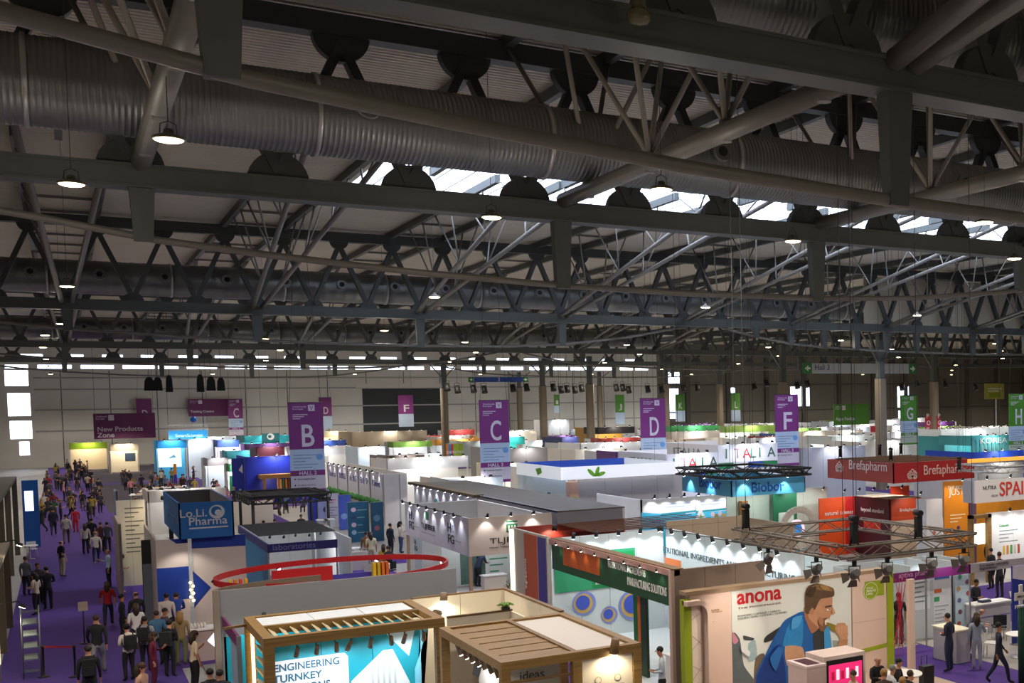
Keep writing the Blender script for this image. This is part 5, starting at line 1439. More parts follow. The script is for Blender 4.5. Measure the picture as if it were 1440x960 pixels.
t = thing('document_tray', 'dark box of leaflets on the white counter before the fruit picture roll-up', 'box', (25.6, 29.4, 1.05))
B(t, 'tray', 25.4, 25.8, 29.3, 29.55, 1.05, 1.13, mat('#3a3a5a', 0.5)); B(t, 'leaflets', 25.43, 25.77, 29.33, 29.52, 1.13, 1.16, WHITE)
t = thing('leaflet_stand', 'folding leaflet stand full of papers right of the white counter', 'stand', (26.9, 29.3, 0.03))
for k in range(4):
    MB().poly([(26.75, 29.2 + k * 0.06, 0.25 + k * 0.28), (27.05, 29.2 + k * 0.06, 0.25 + k * 0.28), (27.05, 29.26 + k * 0.06, 0.45 + k * 0.28), (26.75, 29.26 + k * 0.06, 0.45 + k * 0.28)], (0, 0.01, 0)).build('leaflet', WHITE, t)
for x in (26.73, 27.06): MB().tube([(x, 29.15, 0.03), (x, 29.45, 1.35)], 0.012, 5).build('rail', DARK, t)
t = thing('leaflet_stand', 'leaflet stand beside the red cords behind the white post', 'stand', (23.16, 29.77, 0.0))
gx, gy = 23.3, 29.95
for k in range(6):
    MB().poly([(gx - 0.12, gy + k * 0.04, 0.15 + k * 0.22), (gx + 0.14, gy + k * 0.04, 0.15 + k * 0.22), (gx + 0.14, gy + 0.06 + k * 0.04, 0.32 + k * 0.22), (gx - 0.12, gy + 0.06 + k * 0.04, 0.32 + k * 0.22)], (0, 0.01, 0)).build('leaflet', WHITE, t)
for x in (gx - 0.14, gx + 0.16): MB().tube([(x, gy - 0.05, 0.0), (x, gy + 0.3, 1.5)], 0.012, 5).build('rail', DARK, t)

def chair_proto(hexs, frame):
    t = bpy.data.objects.new('visitor_chair', None); COL.objects.link(t); t['category'] = 'chair'; t['_base'] = [0.0, 0.0, 0.0]
    MB().box(-0.22, 0.22, -0.22, 0.22, 0.43, 0.47).build('seat', mat(hexs, 0.6), t)
    mb = MB()
    for k in range(6):
        a = -0.2 + 0.08 * k
        mb.beam((a, 0.21 - 0.0 * k, 0.68), (a + 0.08, 0.21, 0.68), 0.03, 0.34)
    mb = MB().box(-0.22, 0.22, 0.19, 0.23, 0.52, 0.86); mb.build('backrest', mat(hexs, 0.6), t)
    for x in (-0.19, 0.19):
        for y in (-0.19, 0.2): MB().tube([(x, y, 0.43), (x * 1.1, y * 1.1, 0)], 0.014, 5).build('leg', frame, t)
        MB().tube([(x, 0.2, 0.43), (x, 0.21, 0.6)], 0.012, 5).build('back_stay', frame, t)
    return t
CH_B = chair_proto('#1b1b1e', ALU); CH_W = chair_proto('#e6e4e2', ALU)
_used = set()
def chair(proto, x, y, rz, label, z=0.03):
    f = proto.name not in _used; _used.add(proto.name)
    return place(proto, (x, y, z), rz, label, 'visitor chairs', first=f)
chair(CH_B, 25.13, 28.17, 2.6, 'black chair behind the woman in the pale suit')
chair(CH_W, 23.22, 26.36, 0.6, 'white chair left of the walking man in the navy suit')
def round_table(label, x, y, r=0.4, h=0.74, z=0.03):
    t = thing('round_table', label, 'table', (x, y, z))
    MB().lathe((x, y, z), [(0.25, 0), (0.25, 0.02), (0.03, 0.05), (0.03, h - 0.03)], 14).build('pedestal', ALU, t)
    MB().lathe((x, y, z), [(r, h - 0.03), (r, h)], 24).build('tabletop', WHITE, t)
    return t
round_table('round white table at the right edge before the navy panel', 23.85, 25.85)
round_table('round white table of the group seated under the poster stand', 17.95, 23.9, 0.5, 0.74, 0.05)
s = thing('roll_up_panel', 'tall navy panel with white print at the right edge', 'panel', (25.2, 27.2, 0.03))
B(s, 'board', 24.86, 24.86 + 1.0, 27.2, 27.26, 0.03, 2.6, mat('#1d2f8c', 0.5)); B(s, 'foot', 24.86, 24.86 + 1.0, 27.1, 27.36, 0.03, 0.08, ALU)
text(s, 'PREMIUM', (24.95, 27.19, 1.2), WHITE, width=0.7)
print_y(s, 27.2, [(24.87, 2.2), (24.87 + 1.0, 2.0), (24.87 + 1.0, 2.6), (24.87, 2.6)], mat('#cfc4d6', 0.5))
s = thing('curtain_panel', 'dark green fabric panel at the bottom right corner', 'panel', (22.0, 23.3, 0.03))
gx = 21.55
mb = MB()
for k in range(10): mb.tube([(gx + k * 0.08, 23.3, 0.03), (gx + k * 0.08, 23.3, 2.2)], 0.05, 6)
o = mb.build('fabric_folds', mat('#123f2c', 0.8), s)
B(s, 'top_rail', gx - 0.05, gx + 0.8, 23.25, 23.35, 2.2, 2.25, ALU)
c = thing('pole_sign', 'pale cross-shaped sign board on an upright at the right edge', 'sign', (24.08, 25.0, 0.03))
px = 23.2; B(c, 'upright', px - 0.06, px + 0.06, 25, 25.05, 0.03, 2.45, OFFW); B(c, 'cross_board', px - 0.28, px + 0.3, 24.97, 25.0, 2, 2.23, OFFW); text(c, 'WELCOME', (px, 24.96, 2.11), DARK, width=0.4, center=True)
# furniture among the middle stands
for i, (u, v, l) in enumerate((((0, 0, 0)),)):
    pass
tbl = [(12.14, 63.72, 'white meeting table among the seated visitors by the teal panels', 0), (11.85, 56.23, 'white meeting table right of the yellow fins', 1), (11.56, 68.64, 'small white table behind the navy fascia booth', 2)]
for x, y, l, k in tbl: round_table(l, x, y, 0.45, 0.74, 0.0)
_cl = ['beside the meeting table by the teal panels, left one', 'beside the meeting table by the teal panels, right one', 'beside the table right of the yellow fins, left one', 'beside the table right of the yellow fins, right one']
for k, (x, y) in enumerate(((11.72, 63.49), (12.46, 62.47), (11.36, 55.83), (12.19, 55.94))):
    chair(CH_B if k % 2 else CH_W, x, y, 1.3 * k, '%s chair %s' % ('black' if k % 2 else 'white', _cl[k]), 0)
cab = thing('display_counter', 'white display counter with glass top among the teal panels', 'counter', (12.09, 60.45, 0))
gx, gy = 11.57, 60.28; B(cab, 'body', gx - 0.8, gx + 0.6, gy, gy + 0.5, 0, 0.9, OFFW); B(cab, 'glass_top', gx - 0.8, gx + 0.6, gy, gy + 0.5, 0.9, 1.05, GLASS)
for k, (u, l) in enumerate(((11.42, 'left'), (11.78, 'right'))):
    c = thing('glass_showcase', 'glass showcase on a white plinth behind the navy booth, %s one' % l, 'showcase', (u, 67.97, 0))
    y = 67.97; B(c, 'plinth', u - 0.25, u + 0.25, y - 0.25, y + 0.25, 0, 0.9, WHITE); B(c, 'glass_case', u - 0.25, u + 0.25, y - 0.25, y + 0.25, 0.9, 1.9, GLASS); B(c, 'case_lid', u - 0.27, u + 0.27, y - 0.27, y + 0.27, 1.9, 1.96, WHITE)

FAR = [
    ('small stand with orange portal and green sign near the end of the main aisle', 0.7, 5.0, 190.0, 3.84, 6, '#d8c49a', '#8fb020', '', ''),
    ('cream walled stand with a wall screen near the end of the main aisle', 4.9, 8.1, 177.3, 3.80, 6, '#efe0c2', '#e8d8b8', '', 'screen'),
    ('bright cyan stand with a glowing projection wall behind the seated crowd', 8.8, 11.8, 154.1, 4.60, 6, '#4cb9e6', '#1f8fd0', '', 'glow'),
    ('plain white block stand right of the glowing cyan wall', 12.2, 14.8, 157.4, 4.60, 6, '#dfe6ea', '#e6e6ea', '', 'box'),
    ('grey stand with rounded white wall left of the blue stand', 11.7, 13.6, 130.9, 3.20, 6, '#b9c2c6', '#8c8484', '', ''),
    ('white and green stand touching the left side of the blue stand', 12.5, 13.6, 120.3, 3.00, 4, '#d6dcd8', '#2f7a48', '', 'green'),
    ('royal blue block stand with oak canopy behind the letter B banner', 12.6, 17.3, 109.2, 4.00, 6, '#1f33b4', '#1f33b4', '', 'blue'),
    ('stand with tall white lit cylinders left of the teal sign', 15.3, 17.7, 158.5, 4.40, 6, '#d8d4e6', '#5a7ac8', '', 'cyl'),
    ('turquoise stand under the teal sign with a white emblem', 19.3, 24.8, 168.1, 4.60, 8, '#2fa4b0', '#27a0aa', '', ''),
    ('maroon fronted stand behind the royal blue stand', 16.0, 18.6, 130.0, 4.20, 5, '#5c1a2c', '#5c1a2c', '', ''),
    ('cream lit stand just right of the letter B banner', 31.7, 35.6, 186.0, 4.60, 8, '#f2e2c4', '#e8d4ac', '', ''),
    ('long tan roofed stand under the small letter F banner', 33.8, 44.1, 175.1, 4.60, 10, '#b9a488', '#a8845c', '', 'box'),
    ('pale blue lit box sign stand above the row of logo panels', 23.5, 26.0, 119.2, 4.20, 6, '#cfe0f2', '#6f9fd4', '', 'box'),
    ('dark brown walled stand right of the pale blue box sign stand', 22.7, 25.5, 102.4, 3.90, 8, '#4f4038', '#5a4a40', '', ''),
    ('white stand with grey script lettering left of the coloured flags', 26.4, 27.9, 105.9, 3.80, 6, '#e3e6e8', '#e3e6e8', 'dermo', ''),
    ('long grey backed stand right of the letter C banner', 33.4, 37.9, 106.1, 4.00, 10, '#8f8884', '#8f8884', '', 'box'),
    ('turquoise lit header stand right of the letter C banner', 41.4, 44.2, 131.9, 4.40, 6, '#2fa89c', '#1f9a90', '', ''),
    ('white and teal stand lettered in thin capitals left of the leaf band sign', 27.3, 29.5, 80.0, 3.60, 5, '#e6ded8', '#e6ded8', 'PIEMONTE', 'teal'),
    ('stand with teal edged cream panels behind the letter C banner', 27.1, 29.2, 85.8, 3.60, 7, '#e8dcc4', '#7fc4c8', '', ''),
    ('wide white stand with a printed profile picture below the letter C banner', 20.7, 24.4, 77.5, 3.20, 7, '#d8cfc6', '#cfd6d8', '', 'face'),
    ('dark blue stand with a lit blue fascia behind the dark timber beam', 20.4, 22.8, 62.8, 2.90, 5, '#2355a8', '#2355a8', 'MOLINARE', 'box'),
    ('navy stand with two lit niches right of the dark column', 43.4, 45.3, 117.7, 4.60, 6, '#2c3060', '#2c3060', '', 'niche'),
    ('white hanging drum stand with red green lettering, nearer one', 33.1, 36.9, 70.2, 4.60, 8, '#dcdce0', '#e8e6ea', 'ITALIA', 'italia'),
    ('white hanging drum stand with red green lettering, farther one', 40.5, 45.7, 76.9, 4.80, 10, '#dcdce0', '#eceaee', 'ITALIA', 'italia'),
    ('pale grey backed stand right of the letter F banner', 49.2, 55.6, 79.0, 4.20, 10, '#a6a6ae', '#a6a6ae', '', 'box'),
    ('white stand with tan shell lamp niches right of the letter F banner', 68.5, 71.6, 109.7, 4.60, 6, '#dcc49a', '#e8e0d0', '', ''),
    ('bright white stand with wide lit shelves below the green pavilion banner', 64.6, 69.2, 97.9, 4.40, 8, '#f0f2f0', '#dfe8e4', '', ''),
    ('teal curtain fronted stand with white lettering left of the letter H banner', 67.9, 72.6, 79.6, 4.60, 8, '#3f9fa0', '#4fb0ac', 'KOREA', 'korea'),
    ('long row of white lit booths under the far right wall', 76.4, 86.1, 94.6, 4.80, 6, '#d6e4e8', '#e6eef0', '', 'lamps'),
    ('deep blue stand with blue floor lamps left of the letter H banner', 57.2, 62.4, 66.8, 3.90, 6, '#1c3fa0', '#1c3fa0', '', 'box'),
    ('low grey roofed stand behind the silver truss at the right edge', 48.9, 52.8, 56.6, 4.00, 7, '#a8a29a', '#9a948c', '', 'box'),
    ('white and red stand with vertical red flag left of the letter G banner', 90.6, 91.9, 122.4, 4.60, 5, '#c8203c', '#e8e8e8', '', ''),
    ('white stand with green band under the small letter K banner', 65.9, 73.0, 138.3, 5.00, 8, '#dfe6e2', '#3f9a5a', '', 'lamps'),
    ('brown grey stand with white light panel under the small letter K banner', 59.5, 66.1, 124.9, 4.60, 8, '#8f7a66', '#cfc4b8', '', ''),
    ('white stand with green planting strip under the small letter L banner', 73.7, 81.8, 137.6, 4.80, 9, '#e3e8e0', '#8fae4c', '', ''),
    ('white two storey look stand with red black emblem right of the dark column', 65.0, 68.5, 182.0, 5.60, 7, '#e6e8ea', '#f0f0f0', '', 'box'),
    ('amber and black stand under the small letter J banner', 57.6, 62.8, 142.9, 5.00, 8, '#c99a3c', '#1d1a1c', '', ''),
    ('white block stand behind the letter D banner with round lamps', 41.5, 48.0, 107.5, 4.20, 10, '#b8bcc0', '#d8dcde', '', 'lamps'),
]


# ================================================================== FAR STANDS
FOOT = []          # footprints already taken
def far_booth(label, x0, x1, y, h, depth, wall, fascia, txt='', mode='', group='far exhibition stands', light=1.0, lamps=3):
    s = thing('exhibition_stand', label, 'stand', ((x0 + x1) / 2, y, 0), group)
    FOOT.append((x0, x1, y, y + depth))
    wm, fm = mat(wall, 0.55, noise=0.05), mat(fascia, 0.55, noise=0.05)
    fh = min(0.9, h * 0.24)
    w = x1 - x0
    if mode in ('box', 'italia', 'blue'):
        n = max(1, int(w / 2.0))
        for k in range(n): B(s, 'wall_panel', x0 + w * k / n + 0.01, x0 + w * (k + 1) / n - 0.01, y, y + 0.1, 0, h - (1.3 if mode == 'italia' else 0), wm)
        n = max(1, int(depth / 3))
        for k in range(n): B(s, 'wall_panel', x0 - 0.02, x0 + 0.08, y + 0.1 + (depth - 0.1) * k / n + 0.01, y + 0.1 + (depth - 0.1) * (k + 1) / n - 0.01, 0, h - (1.3 if mode == 'italia' else 0), wm)
        B(s, 'roof_panel', x0 + 0.1, x1, y + 0.15, y + depth, h - 0.5 - (1.3 if mode == 'italia' else 0), h - 0.42 - (1.3 if mode == 'italia' else 0), GREYP)
        if mode == 'italia':
            B(s, 'sign_face', x0, x1, y - 0.05, y, h - 1.35, h, fm); B(s, 'sign_face', x0 - 0.05, x0, y, y + depth, h - 1.35, h, fm); B(s, 'sign_face', x0, x1, y + depth - 0.05, y + depth, h - 1.35, h, fm)
            cols = ['#2a7a54', '#b08a90', '#cf2a34', '#2a7a6a', '#2a6a5a', '#3f5a50']
            for i, ch in enumerate('ITALIA'):
                text(s, ch, (x0 + w * (0.12 + 0.14 * i), y - 0.07, h - 1.05), mat(cols[i], 0.5), height=0.75)
            text(s, 'ITALIA', (x0 - 0.07, y + depth * 0.75, h - 1.05), mat('#7a8a84', 0.5), width=depth * 0.5, height=0.7, right=(0, -1, 0))
            for k in range(4): B(s, 'fascia_block', x0 + w * k / 4, x0 + w * (k + 1) / 4 - 0.05, y - 0.08, y, h - 1.8, h - 1.4, mat(['#1f7a4a', '#e8e8ea', '#2346a0', '#1f7a4a'][k], 0.5))
    else:
        n = max(1, int(w / 2.2))
        for k in range(n): B(s, 'back_panel', x0 + w * k / n + 0.01, x0 + w * (k + 1) / n - 0.01, y + depth * 0.5, y + depth * 0.5 + 0.1, 0, h - 0.1, wm)
        B(s, 'side_wall', x0, x0 + 0.08, y + depth * 0.5, y + depth, 0, h - 0.1, wm)
        B(s, 'fascia', x0, x1, y, y + 0.08, h - fh, h, fm); B(s, 'fascia', x0 - 0.02, x0 + 0.06, y, y + depth * 0.6, h - fh, h, fm)
        for xx in (x0, x1 - 0.1): B(s, 'corner_post', xx, xx + 0.1, y, y + 0.1, 0, h - fh, OFFW)
    if mode == 'blue':
        B(s, 'oak_canopy', x0 + 0.9, x1, y - 1.4, y, 2.15, 2.5, mat('#b07c3c', 0.6))
        for xx in (x0 + 1.1, x0 + 2.2, x1 - 0.3): B(s, 'canopy_post', xx, xx + 0.2, y - 1.3, y - 1.1, 0, 2.15, mat('#b07c3c', 0.6))
        for k in range(9): B(s, 'shelf_book', x0 + 2.5 + k * 0.22, x0 + 2.65 + k * 0.22, y - 0.3, y - 0.02, 0.7, 2.0, mat(['#d8a468', '#3a6a4a', '#c87a3c', '#7a4a3c'][k % 4], 0.6))
        B(s, 'corner_fin', x0 - 1.0, x0 - 0.1, y + 0.4, y + 0.5, 0, h - 0.1, mat('#1c2c98', 0.5)); print_y(s, y + 0.4, [(x0 - 0.5, 2.9), (x0 - 0.2, 2.6), (x0 - 0.2, 3.4)], WHITE)
        spot_light((x0 + 1.5, y - 1.2, 2.1), (x0 + 2.5, y - 0.1, 1.2), 60, (1, 0.7, 0.4), 140, 0.05, parent=s)
    if mode == 'screen':
        B(s, 'screen', x0 + w * 0.55, x0 + w * 0.9, y + depth * 0.5 - 0.1, y + depth * 0.5, 1.5, 2.5, mat('#3a4656', 0.3, emit=0.2))
    if mode == 'glow':
        B(s, 'projection', x0 + 0.2, x1 - 0.4, y + depth * 0.5 - 0.06, y + depth * 0.5, 1.4, h - 1.0, mat('#bfe8f6', 0.4, emit=1.1))
        print_y(s, y + depth * 0.5 - 0.07, [(x0 + 1.2, 2.4), (x0 + 1.9, 2.9), (x0 + 2.1, 2.5)], mat('#5f8fa0', 0.4))
    if mode == 'cyl':
        for k in range(4): MB().lathe((x0 + 0.4 + k * 0.65, y + 0.4, 0), [(0.2, 0), (0.2, h - 0.7)], 10).build('lit_cylinder', mat('#eceafc', 0.4, emit=0.9), s)
    if mode == 'green': print_y(s, y - 0.01, [(x0, 0.2), (x1, 0.2), (x1, 1.9), (x0, 1.9)], mat('#1f7a4c', 0.5), t=0.03)
    if mode == 'teal': B(s, 'teal_board', x0, x1, y + 0.1, y + 0.16, 0.1, h - fh - 0.35, mat('#1f8aa6', 0.5)); lines_y(s, y + 0.1, x0 + 0.8, x1 - 0.3, 1.9, 3, 0.25, WHITE, 0.1)
    if mode == 'niche':
        for k in range(2): B(s, 'lit_niche', x0 + 0.25 + k * 0.9, x0 + 0.7 + k * 0.9, y + depth * 0.5 - 0.05, y + depth * 0.5, 1.8, 3.3, mat('#f6d6c8', 0.4, emit=1.0))
    if mode == 'face':
        yq = y + depth * 0.5
        print_y(s, yq, [(x0 + w * 0.3, 0.8), (x0 + w * 0.45, 1.9), (x0 + w * 0.75, 2.4), (x1 - 0.3, 1.9), (x1 - 0.4, 0.8)], mat('#c99a7c', 0.5)); print_y(s, yq - 0.007, [(x1 - 0.7, 0.2), (x1, 0.2), (x1, h - 0.4), (x1 - 0.5, h - 0.4)], mat('#5fb8b4', 0.5))
    if mode == 'korea':
        for k in range(10): B(s, 'curtain_fold', x0 + w * k / 10, x0 + w * (k + 0.7) / 10, y - 0.12, y, h - 1.9, h - 0.35, mat('#5fb4b0', 0.6))
    if txt and mode != 'italia':
        text(s, txt, (x0 + w * 0.2, y - (0.14 if mode == 'korea' else 0.02), h - fh * 0.8), WHITE if wall.startswith(('#2', '#3')) else mat('#5a5a5e', 0.5), width=w * 0.7, height=fh * 0.55)
    n = max(2, min(6, int(w / 1.3))) if mode != 'lamps' else int(w / 0.9)
    for k in range(n):
        xx = x0 + w * (k + 0.5) / n
        spot_head(s, (xx, y - 0.35, h + 0.08), (xx, y, h - 1.2), 0.13, 0.12, lens=LENS_F if light < 1 or mode == 'lamps' else LENS_C, lit=False)
    warm = (1, 0.9, 0.75) if wall in ('#efe0c2', '#f2e2c4', '#dcc49a', '#c99a3c', '#d8c49a') else (0.94, 0.97, 1)
    P_ = 560 * light
    if mode not in ('box', 'blue'):
        spot_light(((x0 + x1) / 2, y + depth * 0.16, h - 0.15), ((x0 + x1) / 2, y + depth * 0.5, h * 0.35), P_, warm, 150, 0.12, parent=s)
    spot_light(((x0 + x1) / 2, y - 0.9, h + 0.2), ((x0 + x1) / 2, y + 0.1, h - 1.5), P_ * 0.35, warm, 140, 0.12, parent=s)
    return s
for r in FAR:
    far_booth(*r)

# five coloured flags of an island region
fl = thing('flag_row', 'row of orange, blue, red and lime flags with white lettering', 'flag', (28.52, 106.76, 2.6))
fy = 106.76; fx = 28.52; fw = (30.05 - fx)
_u = 0
for k, (h, ww) in enumerate((('#d87a24', 0.14), ('#2a7fc0', 0.14), ('#c02a58', 0.14), ('#9ab01c', 0.34), ('#8ea81c', 0.24))):
    B(fl, 'flag', fx + fw * _u, fx + fw * (_u + ww) - 0.02, fy + 0.02 * (k % 2), fy + 0.05 + 0.02 * (k % 2), 2.7, 4.6, mat(h, 0.6)); _u += ww
text(fl, 'canarias', (fx + 0.05, fy - 0.01, 3.75), WHITE, width=fw * 0.95)
MB().tube([(fx, fy, 4.65), (fx + fw, fy, 4.65)], 0.03, 5).build('rod', ALU, fl)
for k in (0, 1): MB().tube([(fx + fw * k, fy, 4.65), (fx + fw * k, fy, 19.652)], 0.008, 4).build('suspension_cable', CABLE, fl)

# generic far stands on a grid, where nothing specific stands yet
_pal = ['#e6e6ea', '#dfe4e6', '#d9d4cc', '#c9d4dc', '#e8e2d4', '#cfd2d8', '#b9c4c0']
_fas = ['#e8e8ec', '#c7d2da', '#2f8f9a', '#d8d8dc', '#3c5ab0', '#7fae4c', '#b03a34', '#d0cfd6', '#6a3a7c', '#e4e0d6', '#cc8f3c', '#dfe6ea']
_fn = ['white', 'pale blue', 'teal', 'light grey', 'blue', 'green', 'red', 'silver', 'violet', 'ivory', 'amber', 'icy white']
_rows = ['first', 'second', 'third', 'fourth', 'fifth', 'sixth', 'seventh', 'eighth', 'ninth', 'tenth', 'eleventh', 'twelfth']
_cols = ['first', 'second', 'third', 'fourth', 'fifth', 'sixth', 'seventh', 'eighth', 'ninth', 'tenth', 'eleventh', 'twelfth', 'thirteenth', 'fourteenth', 'fifteenth', 'sixteenth', 'seventeenth', 'eighteenth']
AISLES = [(-2, 2.8), (10.5, 12.4), (33.3, 36.2), (58, 61)]
COLS = [(60.7, 80.9), (63.8, 105.9), (82.6, 103.4), (53.9, 135.9), (53.2, 150.9), (42.3, 158.5), (80.2, 169.6), (87.3, 164.7), (67.3, 203), (81.2, 200)]
rnd = random.Random(5)
for ri, y in enumerate([88, 96, 110, 119, 128, 137, 156, 165, 174, 183, 191]):
    ci = 0
    x = 14.0 if y > 108 else 21.0
    while x < 50 + y * 0.5 and ci < 18:
        w = rnd.uniform(4.5, 8.0); d = rnd.uniform(5.0, 7.0)
        bad = any(not (x + w < a or x > b) for a, b in AISLES) or any(not (x + w < f[0] - 0.2 or x > f[1] + 0.2 or y + d < f[2] - 0.2 or y > f[3] + 0.2) for f in FOOT) \
            or any(x - 0.8 < cx < x + w + 0.8 and y - 0.8 < cy < y + d + 0.8 for cx, cy in COLS) or (y < 108 and x < 20)
        if not bad:
            fi = rnd.randrange(len(_fas))
            far_booth('distant stand with %s fascia, %s from the left in the %s back row' % (_fn[fi], _cols[ci], _rows[ri]), x, x + w, y, rnd.uniform(2.9, 4.3), d, rnd.choice(_pal), _fas[fi], '', rnd.choice(['', '', 'lamps', 'box']), 'background exhibition stands', 0.9)
            ci += 1
            x += w + rnd.choice([0.5, 1.2, 2.5])
        else:
            x += 1.0

# ================================================================== HANGING BANNERS
PUR = mat('#7a2a74', 0.6, noise=0.05); GRB = mat('#4f8a2a', 0.6, noise=0.05); MAPB = mat('#b4c6dc', 0.6, noise=0.08, scale=3); INFO = mat('#c9c0cc', 0.6)
PALE = mat('#d9cfdc', 0.6)
def banner(label, letter, hall, x0, x1, y, z0, z1, col, lines=2, full=True, cable=19.652, group='aisle letter banners'):
    b = thing('hanging_banner', label, 'banner', ((x0 + x1) / 2, y, z0), group)
    H_ = z1 - z0; w = x1 - x0
    cuts = [1.0, 0.48, 0.245, 0.185, 0.035, 0.0] if full else [1.0, 0.4, 0.0]
    if full:
        mats = [col, MAPB, col, INFO, col]; names = ['title_cloth', 'map_print', 'hall_strip', 'info_print', 'hem']
    else:
        mats = [col, MAPB]; names = ['title_cloth', 'map_print']
    if col == GRB and full: mats[3] = mat('#b9c0b0', 0.6)
    for i in range(len(mats)):
        B(b, names[i], x0, x1, y, y + 0.03, z0 + H_ * cuts[i + 1], z0 + H_ * cuts[i], mats[i])
    if letter:
        text(b, letter, ((x0 + x1) / 2 + 0.05 * w, y - 0.01, z0 + H_ * (0.60 if full else 0.62)), PALE, height=H_ * (0.25 if full else 0.22), center=True, bold=0.02) if False else \
            text(b, letter, (x0 + w * 0.36, y - 0.012, z0 + H_ * (0.51 if full else 0.47)), PALE, width=w * 0.36, height=H_ * (0.245 if full else 0.22), bold=0.012)
    zt = z0 + H_ * 0.9
    if full:
        text(b, 'Vitafoods\nEurope', (x0 + w * 0.12, y - 0.012, z0 + H_ * 0.915), PALE, width=w * 0.4, height=H_ * 0.05)
        print_y(b, y, [(x0 + w * 0.57, z0 + H_ * 0.905), (x0 + w * 0.76, z0 + H_ * 0.905), (x0 + w * 0.76, z0 + H_ * 0.975), (x0 + w * 0.57, z0 + H_ * 0.975)], PALE)
        text(b, 'V', (x0 + w * 0.665, y - 0.014, z0 + H_ * 0.94), col, width=w * 0.11, center=True)
        lines_y(b, y, x0 + w * 0.12, x0 + w * 0.55, z0 + H_ * 0.87, 3, H_ * 0.022, PALE, H_ * 0.008)
        print_y(b, y, circle(x0 + w * 0.85, z0 + H_ * 0.39, w * 0.1, 12), mat('#6f9fd8', 0.6))
        lines_y(b, y, x0 + w * 0.1, x0 + w * 0.8, z0 + H_ * 0.42, 5, H_ * 0.035, mat('#7f93b8', 0.6), H_ * 0.01)
        text(b, hall, ((x0 + x1) / 2, y - 0.012, z0 + H_ * 0.215), PALE, width=w * 0.5, center=True, bold=0.01)
        for k in range(lines):
            zz = z0 + H_ * (0.15 - 0.07 * k)
            print_y(b, y, circle(x0 + w * 0.12, zz, w * 0.025, 8), DARK)
            text(b, [['New Products Zone', 'Testing Centre'], ['Seating Centre', 'Toilets'], ['Toilets', 'Cafe']][{'HALL 2': 0, 'HALL 3': 1}.get(hall, 2)][k], (x0 + w * 0.2, y - 0.012, zz - H_ * 0.012), mat('#5a5260', 0.6), width=w * 0.5, height=H_ * 0.022)
    MB().tube([(x0, y + 0.015, z1), (x1, y + 0.015, z1)], 0.03, 6).build('top_pole', DARK, b)
    if cable:
        for x in (x0 + 0.1, x1 - 0.1): MB().tube([(x, y + 0.015, z1), ((x0 + x1) / 2 + (x - (x0 + x1) / 2) * 0.3, y + 0.015, cable)], 0.012, 4).build('suspension_cable', CABLE, b)
    return b
banner('large purple banner with the letter B', 'B', 'HALL 2', 11.6, 13.6, 79.1, 2.75, 8.4, PUR)
banner('large purple banner with the letter C and hall 3 strip', 'C', 'HALL 3', 23.55, 25.6, 79.6, 2.7, 8.4, PUR)
banner('large purple banner with the letter D right of centre', 'D', 'HALL 3', 35.3, 37.35, 79.2, 2.7, 8.4, PUR)
banner('large purple banner with the letter F', 'F', 'HALL 3', 45.8, 47.95, 77.3, 2.95, 8.55, PUR, 1)
banner('green banner with the letter G', 'G', 'HALL 3', 62.6, 64.6, 83.3, 3.9, 8.4, GRB, 1)
banner('green banner with the letter H at the right edge', 'H', 'HALL 3', 69.2, 71.4, 76.0, 2.8, 8.4, GRB, 1)
banner('small far purple banner with the letter C beside the testing centre sign', 'C', 'HALL 2', 21.0, 23.0, 200, 3.9, 9.7, PUR, 1)
banner('small far purple banner with the letter D behind the new products sign', 'D', '', 9.2, 11.2, 203, 4.5, 9.9, PUR, 1, False)
banner('small far purple banner with the letter D just right of the letter B banner', 'D', '', 33.8, 35.7, 200, 4.8, 9.8, PUR, 1, False)
banner('small far purple banner with the letter F before the dark shutter', 'F', '', 38.6, 40.6, 168.1, 5.3, 9.75, PUR, 1, False)
banner('small green banner with the letter J', 'J', '', 84.2, 86.0, 200, 4.3, 9.7, GRB, 1, False)
banner('small green banner with the letter K', 'K', '', 96.4, 98.4, 200, 4.5, 9.7, GRB, 1, False)
banner('small green banner with the letter L', 'L', '', 104.3, 106.3, 192.3, 4.4, 9.8, GRB, 1, False)
banner('narrow green banner with the letter I beside a far column', 'I', '', 72.17, 73.22, 199, 6.66, 9.83, GRB, 1, False)

def wide_sign(label, body, x0, x1, y, z0, z1, col, cable=19.652, lines=None):
    b = thing('hanging_sign', label, 'sign', (x0, y, z0))
    w = x1 - x0; h = z1 - z0
    B(b, 'sign_cloth', x0, x1, y, y + 0.05, z0, z1, col)
    if body: text(b, body, (x0 + w * 0.05, y - 0.02, z0 + h * (0.06 if '\n' in body else 0.18)), PALE, width=w * (0.74 if '\n' in body else 0.55), bold=0.02)
    text(b, 'Vitafoods\nEurope', (x0 + w * 0.04, y - 0.02, z1 - h * 0.26), PALE, width=w * 0.18)
    print_y(b, y, [(x0 + w * 0.24, z1 - h * 0.28), (x0 + w * 0.33, z1 - h * 0.28), (x0 + w * 0.33, z1 - h * 0.06), (x0 + w * 0.24, z1 - h * 0.06)], PALE)
    for x in (x0 + 0.2, x1 - 0.2): MB().tube([(x, y, z1), (x, y, cable)], 0.02, 4).build('suspension_cable', CABLE, b)
    return b
MAROON = mat('#6a1f5c', 0.6, noise=0.05)
wide_sign('wide purple sign reading New Products Zone', 'New Products\nZone', 3.4, 10.4, 182.8, 4.4, 7.8, MAROON)
wide_sign('wide purple sign reading Testing Centre', 'Testing Centre', 15.9, 21.6, 202.5, 7.1, 9.75, MAROON)
wide_sign('wide green pavilion sign left of the thick stone-coloured column', 'Algae Pavilion', 72.5, 77.5, 109.2, 5.2, 7.6, GRB)
